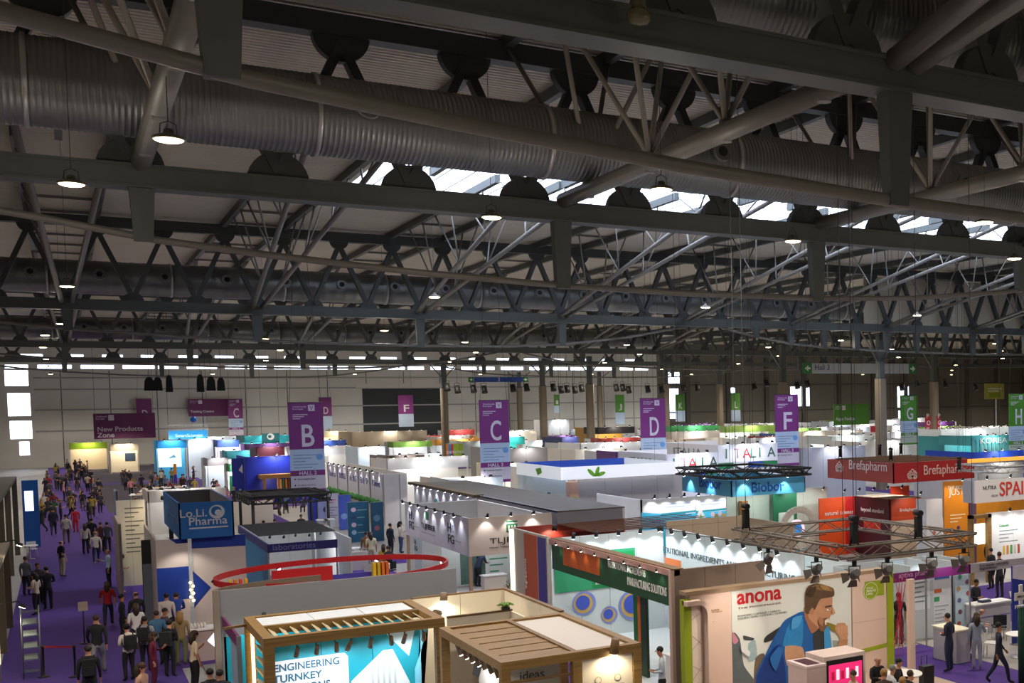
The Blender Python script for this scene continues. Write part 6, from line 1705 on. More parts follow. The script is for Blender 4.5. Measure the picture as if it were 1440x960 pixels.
# teal sign with round white emblem
b = thing('hanging_sign', 'teal sign with a round white emblem above the turquoise stand', 'sign', (20.89, 164, 4.9))
tx0, tx1 = 20.88, 22.93; tz0, tz1 = 3.57, 4.94
B(b, 'sign_cloth', tx0, tx1, 164, 164.1, tz0, tz1, mat('#0f6a70', 0.5)); print_y(b, 164, circle((tx0 + tx1) / 2, tz0 + 0.95, 0.42), WHITE); print_y(b, 163.99, circle((tx0 + tx1) / 2 - 0.1, tz0 + 0.95, 0.2), mat('#0f6a70', 0.5))
for x in (tx0, tx1): MB().tube([(x, 164.05, tz1), (x, 164.05, 19.652)], 0.02, 4).build('suspension_cable', CABLE, b)
# cyan header box over the projection stand
b = thing('hanging_sign', 'glowing cyan header box with a small truss above the projection wall', 'sign', (10.28, 158, 5.2))
hx0, hx1, hz0, hz1 = 10.28, 14.31, 4.63, 5.65
B(b, 'sign_face', hx0, hx1, 158, 158.1, hz0, hz1, mat('#2aa0e0', 0.4, emit=0.9)); text(b, 'SmartScientist', (hx0 + 0.7, 157.98, hz0 + 0.25), mat('#f0faff', 0.4, emit=1.0), width=hx1 - hx0 - 1.2, height=0.35)
for z in (hz1 + 0.6, hz1 + 0.1): B(b, 'truss_bar', hx0, hx1, 157.95, 158.05, z, z + 0.08, ALU)
for k in range(6): B(b, 'truss_strut', hx0 + (hx1 - hx0) * k / 5 - 0.03, hx0 + (hx1 - hx0) * k / 5 + 0.03, 157.96, 158.04, hz1, hz1 + 0.68, ALU)
MB().ball((hx0 + (hx1 - hx0) * 0.65, 158, hz1 + 1.3), 0.36, 12, 8).build('blue_balloon', mat('#1f6fd8', 0.4), b)
for x in (hx0, hx1): MB().tube([(x, 158, hz1 + 0.6), (x, 158, 19.652)], 0.02, 4).build('suspension_cable', CABLE, b)

# hall signs
def hall_sign(label, x0, x1, y, z0, z1, hexc, num):
    b = thing('hall_sign', label, 'sign', (x0, y, z0))
    B(b, 'sign_board', x0, x1, y, y + 0.12, z0, z1, mat(hexc, 0.5))
    w = 0.11 * (x1 - x0) if num else 0.085 * (x1 - x0)
    for s_, a in ((-1, x0 - w - 0.05), (1, x1 + 0.05)):
        B(b, 'exit_panel', a, a + w, y, y + 0.12, z0, z1, mat('#1a7030', 0.4, emit=0.06))
        c = a + w / 2; zc = (z0 + z1) / 2; e = (z1 - z0) * 0.3
        print_y(b, y, [(c - s_ * -0.0 + s_ * w * 0.3, zc), (c - s_ * w * 0.1, zc + e), (c - s_ * w * 0.1, zc + e * 0.3), (c - s_ * w * 0.35, zc + e * 0.3), (c - s_ * w * 0.35, zc - e * 0.3), (c - s_ * w * 0.1, zc - e * 0.3), (c - s_ * w * 0.1, zc - e)], mat('#eaf6ea', 0.4), t=0.02)
    if num: text(b, num, ((x0 + x1) / 2, y - 0.02, (z0 + z1) / 2), WHITE, height=(z1 - z0) * 0.75, center=True)
    for x in (x0 + 0.3, x1 - 0.3): MB().tube([(x, y + 0.05, z1), (x, y + 0.05, 19.652)], 0.03, 4).build('suspension_rod', CABLE, b)
    return b
hall_sign('blue hall sign numbered 3 between green exit arrows', 46.83, 53.58, 160, 11.34, 12.03, '#1f4aa0', '3')
b = hall_sign('long pale hall sign between green exit arrows at the right', 64.45, 77.16, 101, 10.9, 11.97, '#b9bfc8', '')
text(b, 'Hall 3', (64.8, 100.98, 11.27), mat('#2a3a6a', 0.5), width=1.8)
# pale lime placard on a white pole, upper right
b = thing('placard', 'lime placard with a toothed emblem on a white pole at the far right', 'sign', (97.94, 110, 0))
qx0, qx1, qz0, qz1 = 96.13, 99.39, 7.92, 9.91
B(b, 'placard_board', qx0, qx1, 110, 110.08, qz0, qz1, mat('#b4b04c', 0.6)); B(b, 'pole', (qx0 + qx1) / 2 + 0.3, (qx0 + qx1) / 2 + 0.45, 110.1, 110.2, 3.0, qz0, WHITE); print_y(b, 110, [(qx0 + 0.7, qz0 + 0.2), (qx1 - 0.7, qz0 + 0.2), (qx1 - 0.7, qz0 + 0.8), (qx0 + 0.7, qz0 + 0.8)], mat('#8f9a1c', 0.6))
lines_y(b, 110, qx0 + 0.5, qx1 - 0.4, qz1 - 0.6, 2, 0.3, WHITE, 0.12); B(b, 'pole_base', (qx0 + qx1) / 2, (qx0 + qx1) / 2 + 0.8, 109.9, 110.5, 0, 3.0, GREYP)
# red vertical flags beside the column right of G
for k, u in enumerate((1304, 1318)):
    b = thing('vertical_flag', 'red vertical flag %s the column right of the letter G banner' % ['left of', 'in front of'][k], 'flag', (78.88 + 1.2 * k, 100, 3.6))
    fx = [78.58, 80.2][k]
    B(b, 'flag_cloth', fx, fx + [0.85, 0.5][k], 100, 100.05, 4.32, 6.14, mat('#a3202c', 0.6))
    for i, ch in enumerate('Por'): text(b, ch, (fx + 0.2, 99.97, 4.4 + 1.5 - i * 0.75), PALE, height=0.5)
    MB().tube([(fx + 0.2, 100.02, 6.14), (fx + 0.2, 100.02, 19.652)], 0.015, 4).build('suspension_cable', CABLE, b)

# ---------------------------------------------------------------- black bags and spotlights hung far down the hall
def dark_bag(label, x, y, z, w, h, group='black rigging bags'):
    t = thing('rigging_bag', label, 'bag', (x, y, z), group)
    mb = MB(); pts = [(-w / 2, 0), (w / 2, 0), (w * 0.42, h * 0.75), (w * 0.2, h), (-w * 0.2, h), (-w * 0.42, h * 0.75)]
    mb.poly([(x + a, y, z + b) for a, b in pts], (0, w * 0.6, 0)); mb.build('sack', mat('#191a1c', 0.9), t)
    MB().tube([(x, y + w * 0.3, z + h), (x, y + w * 0.3, 19.652)], 0.025, 4).build('chain', CABLE, t)
for i, (u, v0, v1, w) in enumerate(((0, 0, 0, 0),)): pass
_bags = [(8.14, 10.31, 1.0, 1.5), (8.95, 10.3, 0.9, 1.5), (10.05, 10.13, 0.7, 1.9), (13.1, 10.11, 0.75, 2.0), (14.16, 10.26, 0.9, 1.6), (15.16, 10.25, 0.8, 1.5)]
_bn = ['far left of the left trio', 'middle of the left trio', 'right of the left trio', 'far left of the right trio', 'middle of the right trio', 'right of the right trio']
for (x, z, w, h), n in zip(_bags, _bn): dark_bag('black rigging bag below the roof, ' + n, x, 150, z, w, h)
_sl = [628, 643, 665, 681, 721, 740, 778, 789, 797, 808, 818, 866, 875, 884, 911, 930, 956,972, 1060, 1077, 1120, 1135, 1268, 1289, 1309, 1328, 1371]

_spots = [(37.7, 140, 9.76, 1), (38.9, 140, 9.49, 1), (40.8, 140, 9.56, 1), (42.1, 140, 9.46, 1), (45.6, 140, 9.61, 1), (47.3, 140, 9.68, 1), (50.7, 140, 9.65, 1), (51.7, 140, 9.37, 1), (52.5, 140, 9.46, 1), (53.5, 140, 9.36, 1), (54.4, 140, 9.53, 1), (59.1, 140, 9.58, 1), (60.0, 140, 9.58, 1), (60.8, 140, 9.29, 1), (63.5, 140, 9.36, 1), (65.5, 140, 9.25, 1), (68.7, 140, 9.41, 1), (70.8, 140, 9.5, 1), (59.7, 105, 9.14, 0.8), (61.2, 105, 9.5, 0.8), (65.0, 105, 9.25, 0.8), (66.3, 105, 9.39, 0.8), (79.1, 105, 8.98, 0.8), (81.3, 105, 9.38, 0.8), (83.4, 105, 9.12, 0.8), (85.5, 105, 9.27, 0.8), (90.2, 105, 8.9, 0.8)]
_on = ['first', 'second', 'third', 'fourth', 'fifth', 'sixth', 'seventh', 'eighth', 'ninth', 'tenth', 'eleventh', 'twelfth', 'thirteenth', 'fourteenth', 'fifteenth', 'sixteenth', 'seventeenth', 'eighteenth', 'nineteenth', 'twentieth', 'twenty-first', 'twenty-second', 'twenty-third', 'twenty-fourth', 'twenty-fifth', 'twenty-sixth', 'twenty-seventh']
for i, (x, y, z, k) in enumerate(_spots):
    t = thing('hanging_projector', 'black projector lamp hanging far off, %s from the left in the dark row' % _on[i], 'spotlight', (x, y, z), 'hanging black projectors')
    MB().tube([(x, y + 0.1, z + 1.0 * k), (x + 0.05, y - 0.15, z + 0.15)], [0.28 * k, 0.38 * k], 8).build('barrel', BLACK, t)
    MB().tube([(x - 0.3 * k, y, z + 0.6 * k), (x - 0.3 * k, y, z + 1.3 * k), (x + 0.3 * k, y, z + 1.3 * k), (x + 0.3 * k, y, z + 0.6 * k)], 0.04, 4).build('yoke', BLACK, t)
    MB().tube([(x, y, z + 1.3 * k), (x, y, 19.652)], 0.02, 4).build('cable', CABLE, t)


# ================================================================== LEFT EDGE OF THE AISLE
s = thing('exhibition_stand', 'tall timber slatted stand at the left edge of the aisle, with dark roof', 'stand', (-4, 60, 0))
TB = mat('#5c5244', 0.65, noise=0.1)
lx = -2.35
for y in (56.0, 62.0, 70.0, 80.0):
    B(s, 'post', lx - 0.12, lx + 0.12, y - 0.12, y + 0.12, 0, 4.3, TB)
B(s, 'roof_panel', -7.5, lx + 0.12, 56, 80, 4.3, 4.45, mat('#3c372f', 0.7)); B(s, 'back_wall', -7.5, -7.4, 56, 80, 0, 4.3, mat('#4a4338', 0.7))
for k in range(12):
    B(s, 'slat', -7.2, lx - 0.12, 56.0, 56.06, 2.6 + k * 0.14, 2.68 + k * 0.14, mat('#7d6a4e', 0.6))
B(s, 'shelf', -7.2, lx - 0.1, 56.0, 56.5, 1.2, 1.26, TB); B(s, 'shelf', -7.2, lx - 0.1, 56.0, 56.5, 2.2, 2.26, TB)
B(s, 'panel', -7.2, -2.6, 57.4, 57.5, 0, 2.4, mat('#403a33', 0.7))
s = thing('exhibition_stand', 'beige framed stand at the lower left edge with clip lamps on its posts', 'stand', (-3.6, 38, 0))
for y in (38.0, 42.5, 47.5, 53.0): B(s, 'post', -2.0, -1.8, y - 0.1, y + 0.1, 0, 3.2, mat('#6f6350', 0.6))
for k in range(5): B(s, 'wall_panel', -2.3, -2.22, 38 + k * 3.0, 40.95 + k * 3.0, 0, 3.1, mat('#4c443a', 0.65))
B(s, 'top_rail', -2.05, -1.78, 38, 53, 3.1, 3.25, mat('#6f6350', 0.6)); B(s, 'light_strip', -1.82, -1.78, 42.0, 42.2, 0.6, 2.6, mat('#ffe6b8', 0.4, emit=1.5))
for u, (px, py, pz) in enumerate(((-1.35, 47.67, 3.55), (-1.2, 42.08, 2.22))):
    MB().tube([(-1.9, py, pz + 0.15), (px - 0.1, py, pz + 0.2), (px, py, pz + 0.06)], 0.02, 5).build('lamp_arm', DARK, s)
    spot_head(s, (px, py, pz), (px - 0.9, py - 0.3, pz - 2.0), 0.1, 0.1, 30, (1, 0.88, 0.68), 130, lens=mat('#fff0d0', 0.4, emit=18.0))
s = thing('brochure_rack', 'tall metal brochure rack with glass shelves at the lower left edge', 'rack', (-1.04, 42.57, 0.012))
rx, ry = -1.04, 42.57
for a in (-0.22, 0.22):
    for b in (-0.2, 0.25): MB().tube([(rx + a, ry + b, 0.0), (rx + a, ry + b, 2.15)], 0.015, 6).build('upright', mat('#7d827e', 0.4, 0.5), s)
for k in range(6): B(s, 'shelf', rx - 0.22, rx + 0.22, ry - 0.2, ry + 0.25, 0.2 + k * 0.36, 0.22 + k * 0.36, mat('#6a7a76', 0.1, alpha=0.35, noise=0.0))
for k in range(4): MB().poly([(rx - 0.18, ry - 0.1, 0.58 + k * 0.36), (rx + 0.15, ry - 0.1, 0.58 + k * 0.36), (rx + 0.15, ry + 0.05, 0.72 + k * 0.36), (rx - 0.18, ry + 0.05, 0.72 + k * 0.36)], (0, 0.01, 0)).build('leaflet', mat('#7d8682', 0.6), s)
# retractable belt barrier
s = thing('belt_barrier', 'black posts joined by a red belt on the purple aisle', 'barrier', (-0.76, 42.34, 0.012))
p0, p1 = (-0.76, 42.34), (0.02, 41.73)
for p in (p0, p1):
    MB().lathe((p[0], p[1], 0.0), [(0.17, 0.012), (0.17, 0.03), (0.04, 0.06), (0.03, 0.08), (0.03, 0.9), (0.04, 0.9), (0.04, 0.98)], 14).build('post', BLACK, s)
MB().beam((p0[0], p0[1], 0.93), (p1[0], p1[1], 0.93), 0.01, 0.06).build('belt', mat('#a01a34', 0.6), s)
# small sign on a pole carried by the aisle
s = thing('pole_sign', 'small pale sign on a thin black pole standing in the aisle', 'sign', (0.33, 47.58, 0.012))
px, py = 0.33, 47.58
MB().tube([(px, py, 0.0), (px, py, 1.2)], 0.018, 6).build('pole', BLACK, s); MB().lathe((px, py, 0.012), [(0.16, 0), (0.16, 0.02), (0.03, 0.03)], 12).build('base', BLACK, s); B(s, 'board', px - 0.14, px + 0.14, py - 0.02, py, 1.15, 1.47, mat('#b8a49a', 0.6))
# blue kiosk with bright screen
s = thing('info_kiosk', 'blue kiosk with a bright white screen at the left edge of the aisle', 'kiosk', (-2.2, 84, 0.012))
kx0, kx1, ky = -2.13, -1.34, 84
B(s, 'cabinet', kx0, kx1, ky, ky + 0.6, 0.012, 4.01, mat('#14539c', 0.5)); B(s, 'screen', kx0 + 0.12, kx1 - 0.25, ky - 0.03, ky, 2.19, 3.38, mat('#f0f4ff', 0.4, emit=1.2))
# white table and chairs by the left stands
t = thing('round_table', 'small white table at the left edge beside the clip lamp', 'table', (-1.82, 77.73, 0.012))
tx, ty = -1.75, 77.3
MB().lathe((tx, ty, 0.012), [(0.25, 0), (0.25, 0.02), (0.03, 0.05), (0.03, 0.72)], 14).build('pedestal', ALU, t); MB().lathe((tx, ty, 0.012), [(0.4, 0.72), (0.4, 0.75)], 20).build('tabletop', WHITE, t)
chair(CH_W, tx + 0.1, ty + 0.9, 0.2, 'white chair behind the small table at the left edge', 0.012)
# stands on the right side of the aisle beyond the lime carpet
far_booth('narrow stand with tilted pale blue side panels along the aisle', 4.2, 8.5, 84, 3.0, 6, '#cfc6bc', '#c9c0b8', '', '', 'far exhibition stands', 0.4)
for k, (u0, u1, v0, v1, yy) in enumerate(((0, 0, 0, 0, 0),)): pass
for k, yy in enumerate((96.0, 80.0)):
    p = thing('roll_up_panel', 'tall pale blue leaning panel along the aisle, %s one' % ['farther', 'nearer'][k], 'panel', (2.85, yy, 0))
    B(p, 'board', 2.8, 2.86, yy - 1.6, yy + 1.0, 0.05, 2.5, mat('#7c9ab4', 0.5)); B(p, 'edge', 2.86, 2.95, yy - 1.7, yy + 1.1, 0.0, 2.52, mat('#5a2a48', 0.6))
# dark truss canopy behind the blue sign box
t = truss_square('low black truss canopy behind the blue sign box', 8.4, 12.2, 70.5, 76.0, 3.0, 0.4, BLACK, False)
for x in (8.4, 12.2):
    for y in (70.5, 76.0): MB().tube([(x, y, 0), (x, y, 3.0)], 0.08, 6).build('leg', BLACK, t)
for k in range(8): MB().beam((8.4, 70.8 + k * 0.7, 3.1), (12.2, 70.8 + k * 0.7, 3.1), 0.25, 0.1).build('canopy_slat', mat('#1a1a1c', 0.7), t)
s = thing('exhibition_stand', 'long low cream wall behind the blue sign box', 'stand', (4.5, 88, 0))
panels_x(s, 90, 6.6, 12.0, 0, 1.6, 4, CREAM, 0.1)


# ================================================================== PEOPLE
def skeleton(pose, fingers):
    """joints {name: (pos, radius)} and bones [(a, b, region)]; the figure faces -Y"""
    J = {'pelvis': ((0, 0, 0.95), 0.145), 'spine': ((0, 0, 1.12), 0.13), 'chest': ((0, 0, 1.33), 0.165), 'neck': ((0, 0, 1.475), 0.058),
         'jaw': ((0, -0.02, 1.555), 0.068), 'head': ((0, -0.015, 1.635), 0.092), 'crown': ((0, -0.005, 1.70), 0.066)}
    for s, t in ((-1, 'l'), (1, 'r')):
        J['sho' + t] = ((s * 0.185, 0, 1.405), 0.07); J['elb' + t] = ((s * 0.225, 0.03, 1.13), 0.046)
        J['wri' + t] = ((s * 0.235, -0.04, 0.89), 0.03); J['pal' + t] = ((s * 0.235, -0.06, 0.81), 0.034)
        J['hip' + t] = ((s * 0.09, 0, 0.88), 0.112); J['kne' + t] = ((s * 0.1, -0.015, 0.49), 0.07)
        J['ank' + t] = ((s * 0.1, 0.03, 0.09), 0.05); J['toe' + t] = ((s * 0.115, -0.14, 0.04), 0.04)
    for k, v in pose.items(): J[k] = (v, J[k][1])
    bones = [('pelvis', 'spine', 1), ('spine', 'chest', 1), ('chest', 'neck', 1), ('neck', 'jaw', 0), ('jaw', 'head', 0), ('head', 'crown', 0)]
    for t in 'lr':
        bones += [('chest', 'sho' + t, 1), ('sho' + t, 'elb' + t, 1), ('elb' + t, 'wri' + t, 4), ('wri' + t, 'pal' + t, 0),
                  ('pelvis', 'hip' + t, 2), ('hip' + t, 'kne' + t, 2), ('kne' + t, 'ank' + t, 2), ('ank' + t, 'toe' + t, 3)]
        if fingers:
            w, p = V(J['wri' + t][0]), V(J['pal' + t][0]); d = (p - w).normalized()
            a = d.cross(V((0, 1, 0)) if abs(d.y) < 0.9 else V((1, 0, 0))).normalized()
            a = V((0, -1, 0)) - d * d.dot(V((0, -1, 0)))
            a = a.normalized() if a.length > 0.2 else V((1, 0, 0))
            c = d.cross(a)
            for i, (off, ln) in enumerate(((-0.028, 0.06), (-0.009, 0.075), (0.01, 0.07), (0.028, 0.055))):
                b0 = p + d * 0.025 + a * off
                J['f%d%s' % (i, t)] = (tuple(b0 + d * ln * 0.5), 0.0095); J['g%d%s' % (i, t)] = (tuple(b0 + d * ln + c * 0.015), 0.008)
                bones += [('pal' + t, 'f%d%s' % (i, t), 0), ('f%d%s' % (i, t), 'g%d%s' % (i, t), 0)]
            J['th' + t] = (tuple(w.lerp(p, 0.6) + a * 0.045 + d * 0.03), 0.011)
            bones.append(('pal' + t, 'th' + t, 0))
    return J, bones

POSES = {
    'stand': {},
    'hands_front': {'elbl': (-0.24, 0.02, 1.14), 'wril': (-0.1, -0.2, 1.1), 'pall': (-0.05, -0.25, 1.13), 'elbr': (0.24, 0.02, 1.14), 'wrir': (0.1, -0.2, 1.1), 'palr': (0.05, -0.25, 1.12), 'jaw': (0, -0.05, 1.55), 'head': (0, -0.06, 1.625), 'crown': (0, -0.05, 1.69)},
    'phone': {'elbr': (0.24, 0.0, 1.14), 'wrir': (0.14, -0.22, 1.2), 'palr': (0.11, -0.27, 1.26), 'jaw': (0, -0.04, 1.55), 'head': (0, -0.05, 1.63), 'crown': (0, -0.04, 1.695)},
    'walk': {'knel': (-0.1, -0.2, 0.53), 'ankl': (-0.1, -0.26, 0.1), 'toel': (-0.11, -0.42, 0.06), 'kner': (0.1, 0.1, 0.5), 'ankr': (0.1, 0.34, 0.16), 'toer': (0.11, 0.22, 0.04), 'elbl': (-0.24, 0.1, 1.14), 'wril': (-0.24, 0.12, 0.9), 'pall': (-0.24, 0.1, 0.82), 'elbr': (0.24, -0.05, 1.14), 'wrir': (0.23, -0.2, 0.94), 'palr': (0.23, -0.25, 0.88)},
    'gesture': {'elbl': (-0.26, 0.0, 1.15), 'wril': (-0.24, -0.24, 1.2), 'pall': (-0.23, -0.31, 1.25)},
    'arms_crossed': {'elbl': (-0.26, 0.0, 1.15), 'wril': (-0.02, -0.2, 1.17), 'pall': (0.06, -0.2, 1.18), 'elbr': (0.26, 0.0, 1.15), 'wrir': (0.02, -0.24, 1.2), 'palr': (-0.06, -0.24, 1.21)},
    'lean': {'spine': (0, -0.07, 1.1), 'chest': (0, -0.2, 1.26), 'neck': (0, -0.32, 1.36), 'jaw': (0, -0.39, 1.41), 'head': (0, -0.43, 1.47), 'crown': (0, -0.45, 1.53), 'shol': (-0.175, -0.25, 1.33), 'shor': (0.175, -0.25, 1.33), 'elbl': (-0.22, -0.3, 1.08), 'wril': (-0.16, -0.48, 1.03), 'pall': (-0.14, -0.55, 1.03), 'elbr': (0.22, -0.3, 1.08), 'wrir': (0.16, -0.48, 1.03), 'palr': (0.14, -0.55, 1.03)},
    'sit': {'pelvis': (0, 0, 0.52), 'spine': (0, -0.01, 0.7), 'chest': (0, -0.03, 0.9), 'neck': (0, -0.05, 1.045), 'jaw': (0, -0.09, 1.12), 'head': (0, -0.09, 1.2), 'crown': (0, -0.08, 1.265), 'shol': (-0.175, -0.04, 0.98), 'shor': (0.175, -0.04, 0.98),
            'elbl': (-0.23, -0.1, 0.74), 'wril': (-0.14, -0.32, 0.78), 'pall': (-0.1, -0.39, 0.79), 'elbr': (0.23, -0.1, 0.74), 'wrir': (0.14, -0.32, 0.78), 'palr': (0.1, -0.39, 0.79),
            'hipl': (-0.1, -0.03, 0.5), 'hipr': (0.1, -0.03, 0.5), 'knel': (-0.12, -0.43, 0.5), 'kner': (0.12, -0.43, 0.5), 'ankl': (-0.12, -0.4, 0.09), 'ankr': (0.12, -0.4, 0.09), 'toel': (-0.13, -0.57, 0.04), 'toer': (0.13, -0.57, 0.04)},
}
_pobj = {}
for nm, ps in POSES.items():
    for fing in (True, False):
        J, bones = skeleton(ps, fing)
        names = list(J); idx = {n: i for i, n in enumerate(names)}
        me = bpy.data.meshes.new('skel'); me.from_pydata([J[n][0] for n in names], [(idx[a], idx[b]) for a, b, _ in bones], [])
        ob = bpy.data.objects.new('skel', me); COL.objects.link(ob)
        md = ob.modifiers.new('s', 'SKIN'); md.use_smooth_shade = True; md.branch_smoothing = 0.4
        for n in names:
            sv = me.skin_vertices[0].data[idx[n]]; r = J[n][1]
            fl = 0.72 if n in ('spine', 'chest', 'pelvis') else 0.9 if n in ('head', 'jaw') else 1.0
            sv.radius = (r, r * fl) if n not in ('head', 'jaw', 'crown') else (r * 0.9, r)
            sv.use_root = (n == 'pelvis')
        sb = ob.modifiers.new('b', 'SUBSURF'); sb.levels = 1; sb.render_levels = 1
        _pobj[(nm, fing)] = (ob, J, bones)
bpy.context.view_layer.update()
_dg = bpy.context.evaluated_depsgraph_get()
_slots = [mat('#c48f72', 0.6), mat('#333333'), mat('#222222'), mat('#1a1a1a'), mat('#c48f72', 0.6)]
PBODY = {}
for key, (ob, J, bones) in _pobj.items():
    me = bpy.data.meshes.new_from_object(ob.evaluated_get(_dg), depsgraph=_dg)
    me.name = 'person_body'
    segs = [(V(J[a][0]), V(J[b][0]), rg) for a, b, rg in bones]
    me.materials.clear()
    for m_ in _slots: me.materials.append(m_)
    hipz = J['pelvis'][0][2]
    for p in me.polygons:
        c = p.center; best = 1e9; reg = 1
        for a, b, rg in segs:
            ab = b - a; t = max(0, min(1, (c - a).dot(ab) / max(1e-9, ab.length_squared)))
            d = (c - (a + ab * t)).length
            if d < best: best, reg = d, rg
        if reg == 2 and c.z > hipz - 0.05 and abs(c.y) < 0.25: reg = 1
        p.material_index = reg; p.use_smooth = True
    PBODY[key] = (me, J)
    bpy.data.objects.remove(ob)

def hair_mesh(style):
    mb = MB()
    if style == 'short': mb.ball((0, 0.022, 0.035), 0.093, 12, 8, (0.9, 0.98, 0.95))
    elif style == 'long':
        mb.ball((0, 0.02, 0.035), 0.105, 12, 8, (0.95, 1.05, 1.0)); mb.tube([(0, 0.06, 0.05), (0, 0.085, -0.06), (0, 0.085, -0.2), (0, 0.07, -0.3)], [0.085, 0.1, 0.09, 0.03], 10)
    elif style == 'bun':
        mb.ball((0, 0.015, 0.035), 0.102, 12, 8, (0.93, 1.05, 0.98)); mb.ball((0, 0.11, 0.06), 0.045, 8, 6)
    else: mb.ball((0, 0.05, -0.01), 0.088, 10, 6, (0.98, 0.75, 0.6))
    return mb.mesh('hair', mat('#2a1d16', 0.7))
HAIR = {k: hair_mesh(k) for k in ('short', 'long', 'bun', 'bald')}
def face_mesh():
    mb = MB()
    mb.ball((0, -0.098, -0.015), 0.014, 6, 5, (0.8, 1, 1.3))
    mb.ball((-0.083, 0.005, -0.01), 0.02, 6, 5, (0.5, 0.8, 1.2)); mb.ball((0.083, 0.005, -0.01), 0.02, 6, 5, (0.5, 0.8, 1.2))
    mb.cur = 1
    for s in (-1, 1): mb.ball((s * 0.032, -0.085, 0.005), 0.01, 6, 4)
    mb.cur = 2
    mb.ball((0, -0.085, -0.06), 0.014, 6, 4, (1.6, 0.6, 0.5))
    return mb.mesh('face', [mat('#c08a6c', 0.6), mat('#1e1814', 0.4), mat('#8a4a44', 0.6)])
FACE = face_mesh()
def pack_mesh():
    mb = MB(); mb.box(-0.15, 0.15, 0.1, 0.26, 1.0, 1.42); mb.box(-0.12, 0.12, 0.26, 0.31, 1.02, 1.24)
    for s in (-1, 1): mb.tube([(s * 0.11, 0.12, 1.42), (s * 0.12, 0.02, 1.49), (s * 0.12, -0.12, 1.4), (s * 0.13, -0.1, 1.18), (s * 0.14, 0.1, 1.05)], 0.018, 5)
    return mb.mesh('backpack', mat('#1b1c20', 0.8))
PACK = pack_mesh()
SKIN = [mat('#c08a6c', 0.6), mat('#a9714f', 0.6), mat('#d2a283', 0.6), mat('#8a5a3e', 0.6)]
HAIRC = {'black': mat('#15110f', 0.7), 'brown': mat('#3a2618', 0.7), 'blond': mat('#9a7440', 0.7), 'grey': mat('#8a8681', 0.7), 'dark': mat('#221812', 0.7)}
SHOE = mat('#1a1716', 0.6)
NPEOPLE = [0]
def person(label, x, y, heading, pose, top, bottom, hair='short', hcol='dark', skin=0, bare=False, near=True, h=1.0, pack=None, shoes=None, z=0.012, group=None):
    """heading: degrees, 0 = faces the gallery (towards -Y), 180 = walks away"""
    me, J = PBODY[(pose, near)]
    t = thing('person', label, 'person', (x, y, z), group)
    t['_base'] = [0.0, 0.0, 0.0]
    b = link('body', me, t)
    mats = [SKIN[skin], mat(top, 0.8, noise=0.1, scale=8), mat(bottom, 0.8, noise=0.1, scale=8), mat(shoes, 0.6) if shoes else SHOE, SKIN[skin] if bare else mat(top, 0.8, noise=0.1, scale=8)]
    for i, m_ in enumerate(mats):
        b.material_slots[i].link = 'OBJECT'; b.material_slots[i].material = m_
    hp = J['head'][0]
    hr = link('hair', HAIR[hair], t); hr.location = hp; hr.material_slots[0].link = 'OBJECT'; hr.material_slots[0].material = HAIRC[hcol]
    if near:
        f = link('face', FACE, t); f.location = hp
        f.material_slots[0].link = 'OBJECT'; f.material_slots[0].material = SKIN[skin]
    if pack:
        pk = link('backpack', PACK, t); pk.material_slots[0].link = 'OBJECT'; pk.material_slots[0].material = mat(pack, 0.8)
    t.rotation_euler = (0, 0, math.radians(heading)); t.scale = (h, h, h)
    NPEOPLE[0] += 1
    return t

# --- lower left, the aisle and the counter of the blue sign box stand
person('man in black jacket and grey trousers walking away beside the small pole sign', 0.6, 41.49, 170, 'walk', '#17171b', '#85858c', hcol='brown', h=1.06)
person('person in black with black backpack, cut off at the bottom of the aisle', 0.32, 36.4, 180, 'stand', '#141416', '#1c1c20', pack='#111114', h=1.04)
person('woman in red top and dark jeans carrying a pale bag over the shoulder', 1.12, 50.78, 175, 'walk', '#a3141c', '#23283c', 'long', 'brown', bare=True, h=0.96)
person('man in dark suit with red lanyard facing right', 1.43, 46.54, 100, 'stand', '#16181e', '#17181d', 'short', 'black', 1)
person('woman in white sleeveless top and black trousers seen from behind', 1.73, 44.18, 185, 'stand', '#dcd9d4', '#17171a', 'long', 'brown', bare=True, h=0.97)
person('bald man in black standing behind the woman in white', 1.85, 46.64, 200, 'stand', '#141417', '#17171b', 'bald', 'brown', h=1.03)
person('woman in cream top and black trousers with a black backpack', 1.33, 40.01, 200, 'hands_front', '#d9cdbd', '#15161b', 'bun', 'black', pack='#17181c', h=0.98)
person('person in grey hooded top with a black shoulder bag in the crowd at the counter', 1.82, 40.97, 160, 'stand', '#8f9099', '#1a1b22', 'short', 'black', 1, pack='#1a1a1d')
person('man in steel blue shirt at the counter of the blue sign box stand', 2.18, 41.89, 190, 'stand', '#3f6a8e', '#1c2028', 'short', 'brown', 1)
person('person with dark hair and face turned to the man in steel blue', 2.4, 42.34, 60, 'hands_front', '#3a3034', '#1e1c22', 'short', 'black', 1)
person('woman in maroon trouser suit looking at her phone', 1.88, 38.4, 75, 'phone', '#6a1236', '#5e1030', 'long', 'brown', h=0.95)
person('person in black jacket with bag seen from behind beside the maroon suit', 2.36, 39.75, 150, 'hands_front', '#191a1e', '#16171b', 'short', 'black', pack='#26262a')
person('person with bushy fair hair in patterned olive trousers', 2.78, 41.41, 170, 'stand', '#8a7352', '#6c7048', 'long', 'blond', h=0.98, shoes='#8a7a5c')
person('woman in cream blouse and long black skirt taking a photo', 2.8, 37.27, 110, 'phone', '#d8c2a2', '#17151a', 'long', 'brown', bare=True, h=1.0)
person('man in royal blue shirt leaning at the counter below the blue arrow', 2.97, 45.73, 175, 'lean', '#1f3f92', '#23252c', 'short', 'brown', h=1.05)
person('person with dark hair beside the man in royal blue', 2.69, 45.66, 165, 'stand', '#cfc4ba', '#20222a', 'short', 'black')
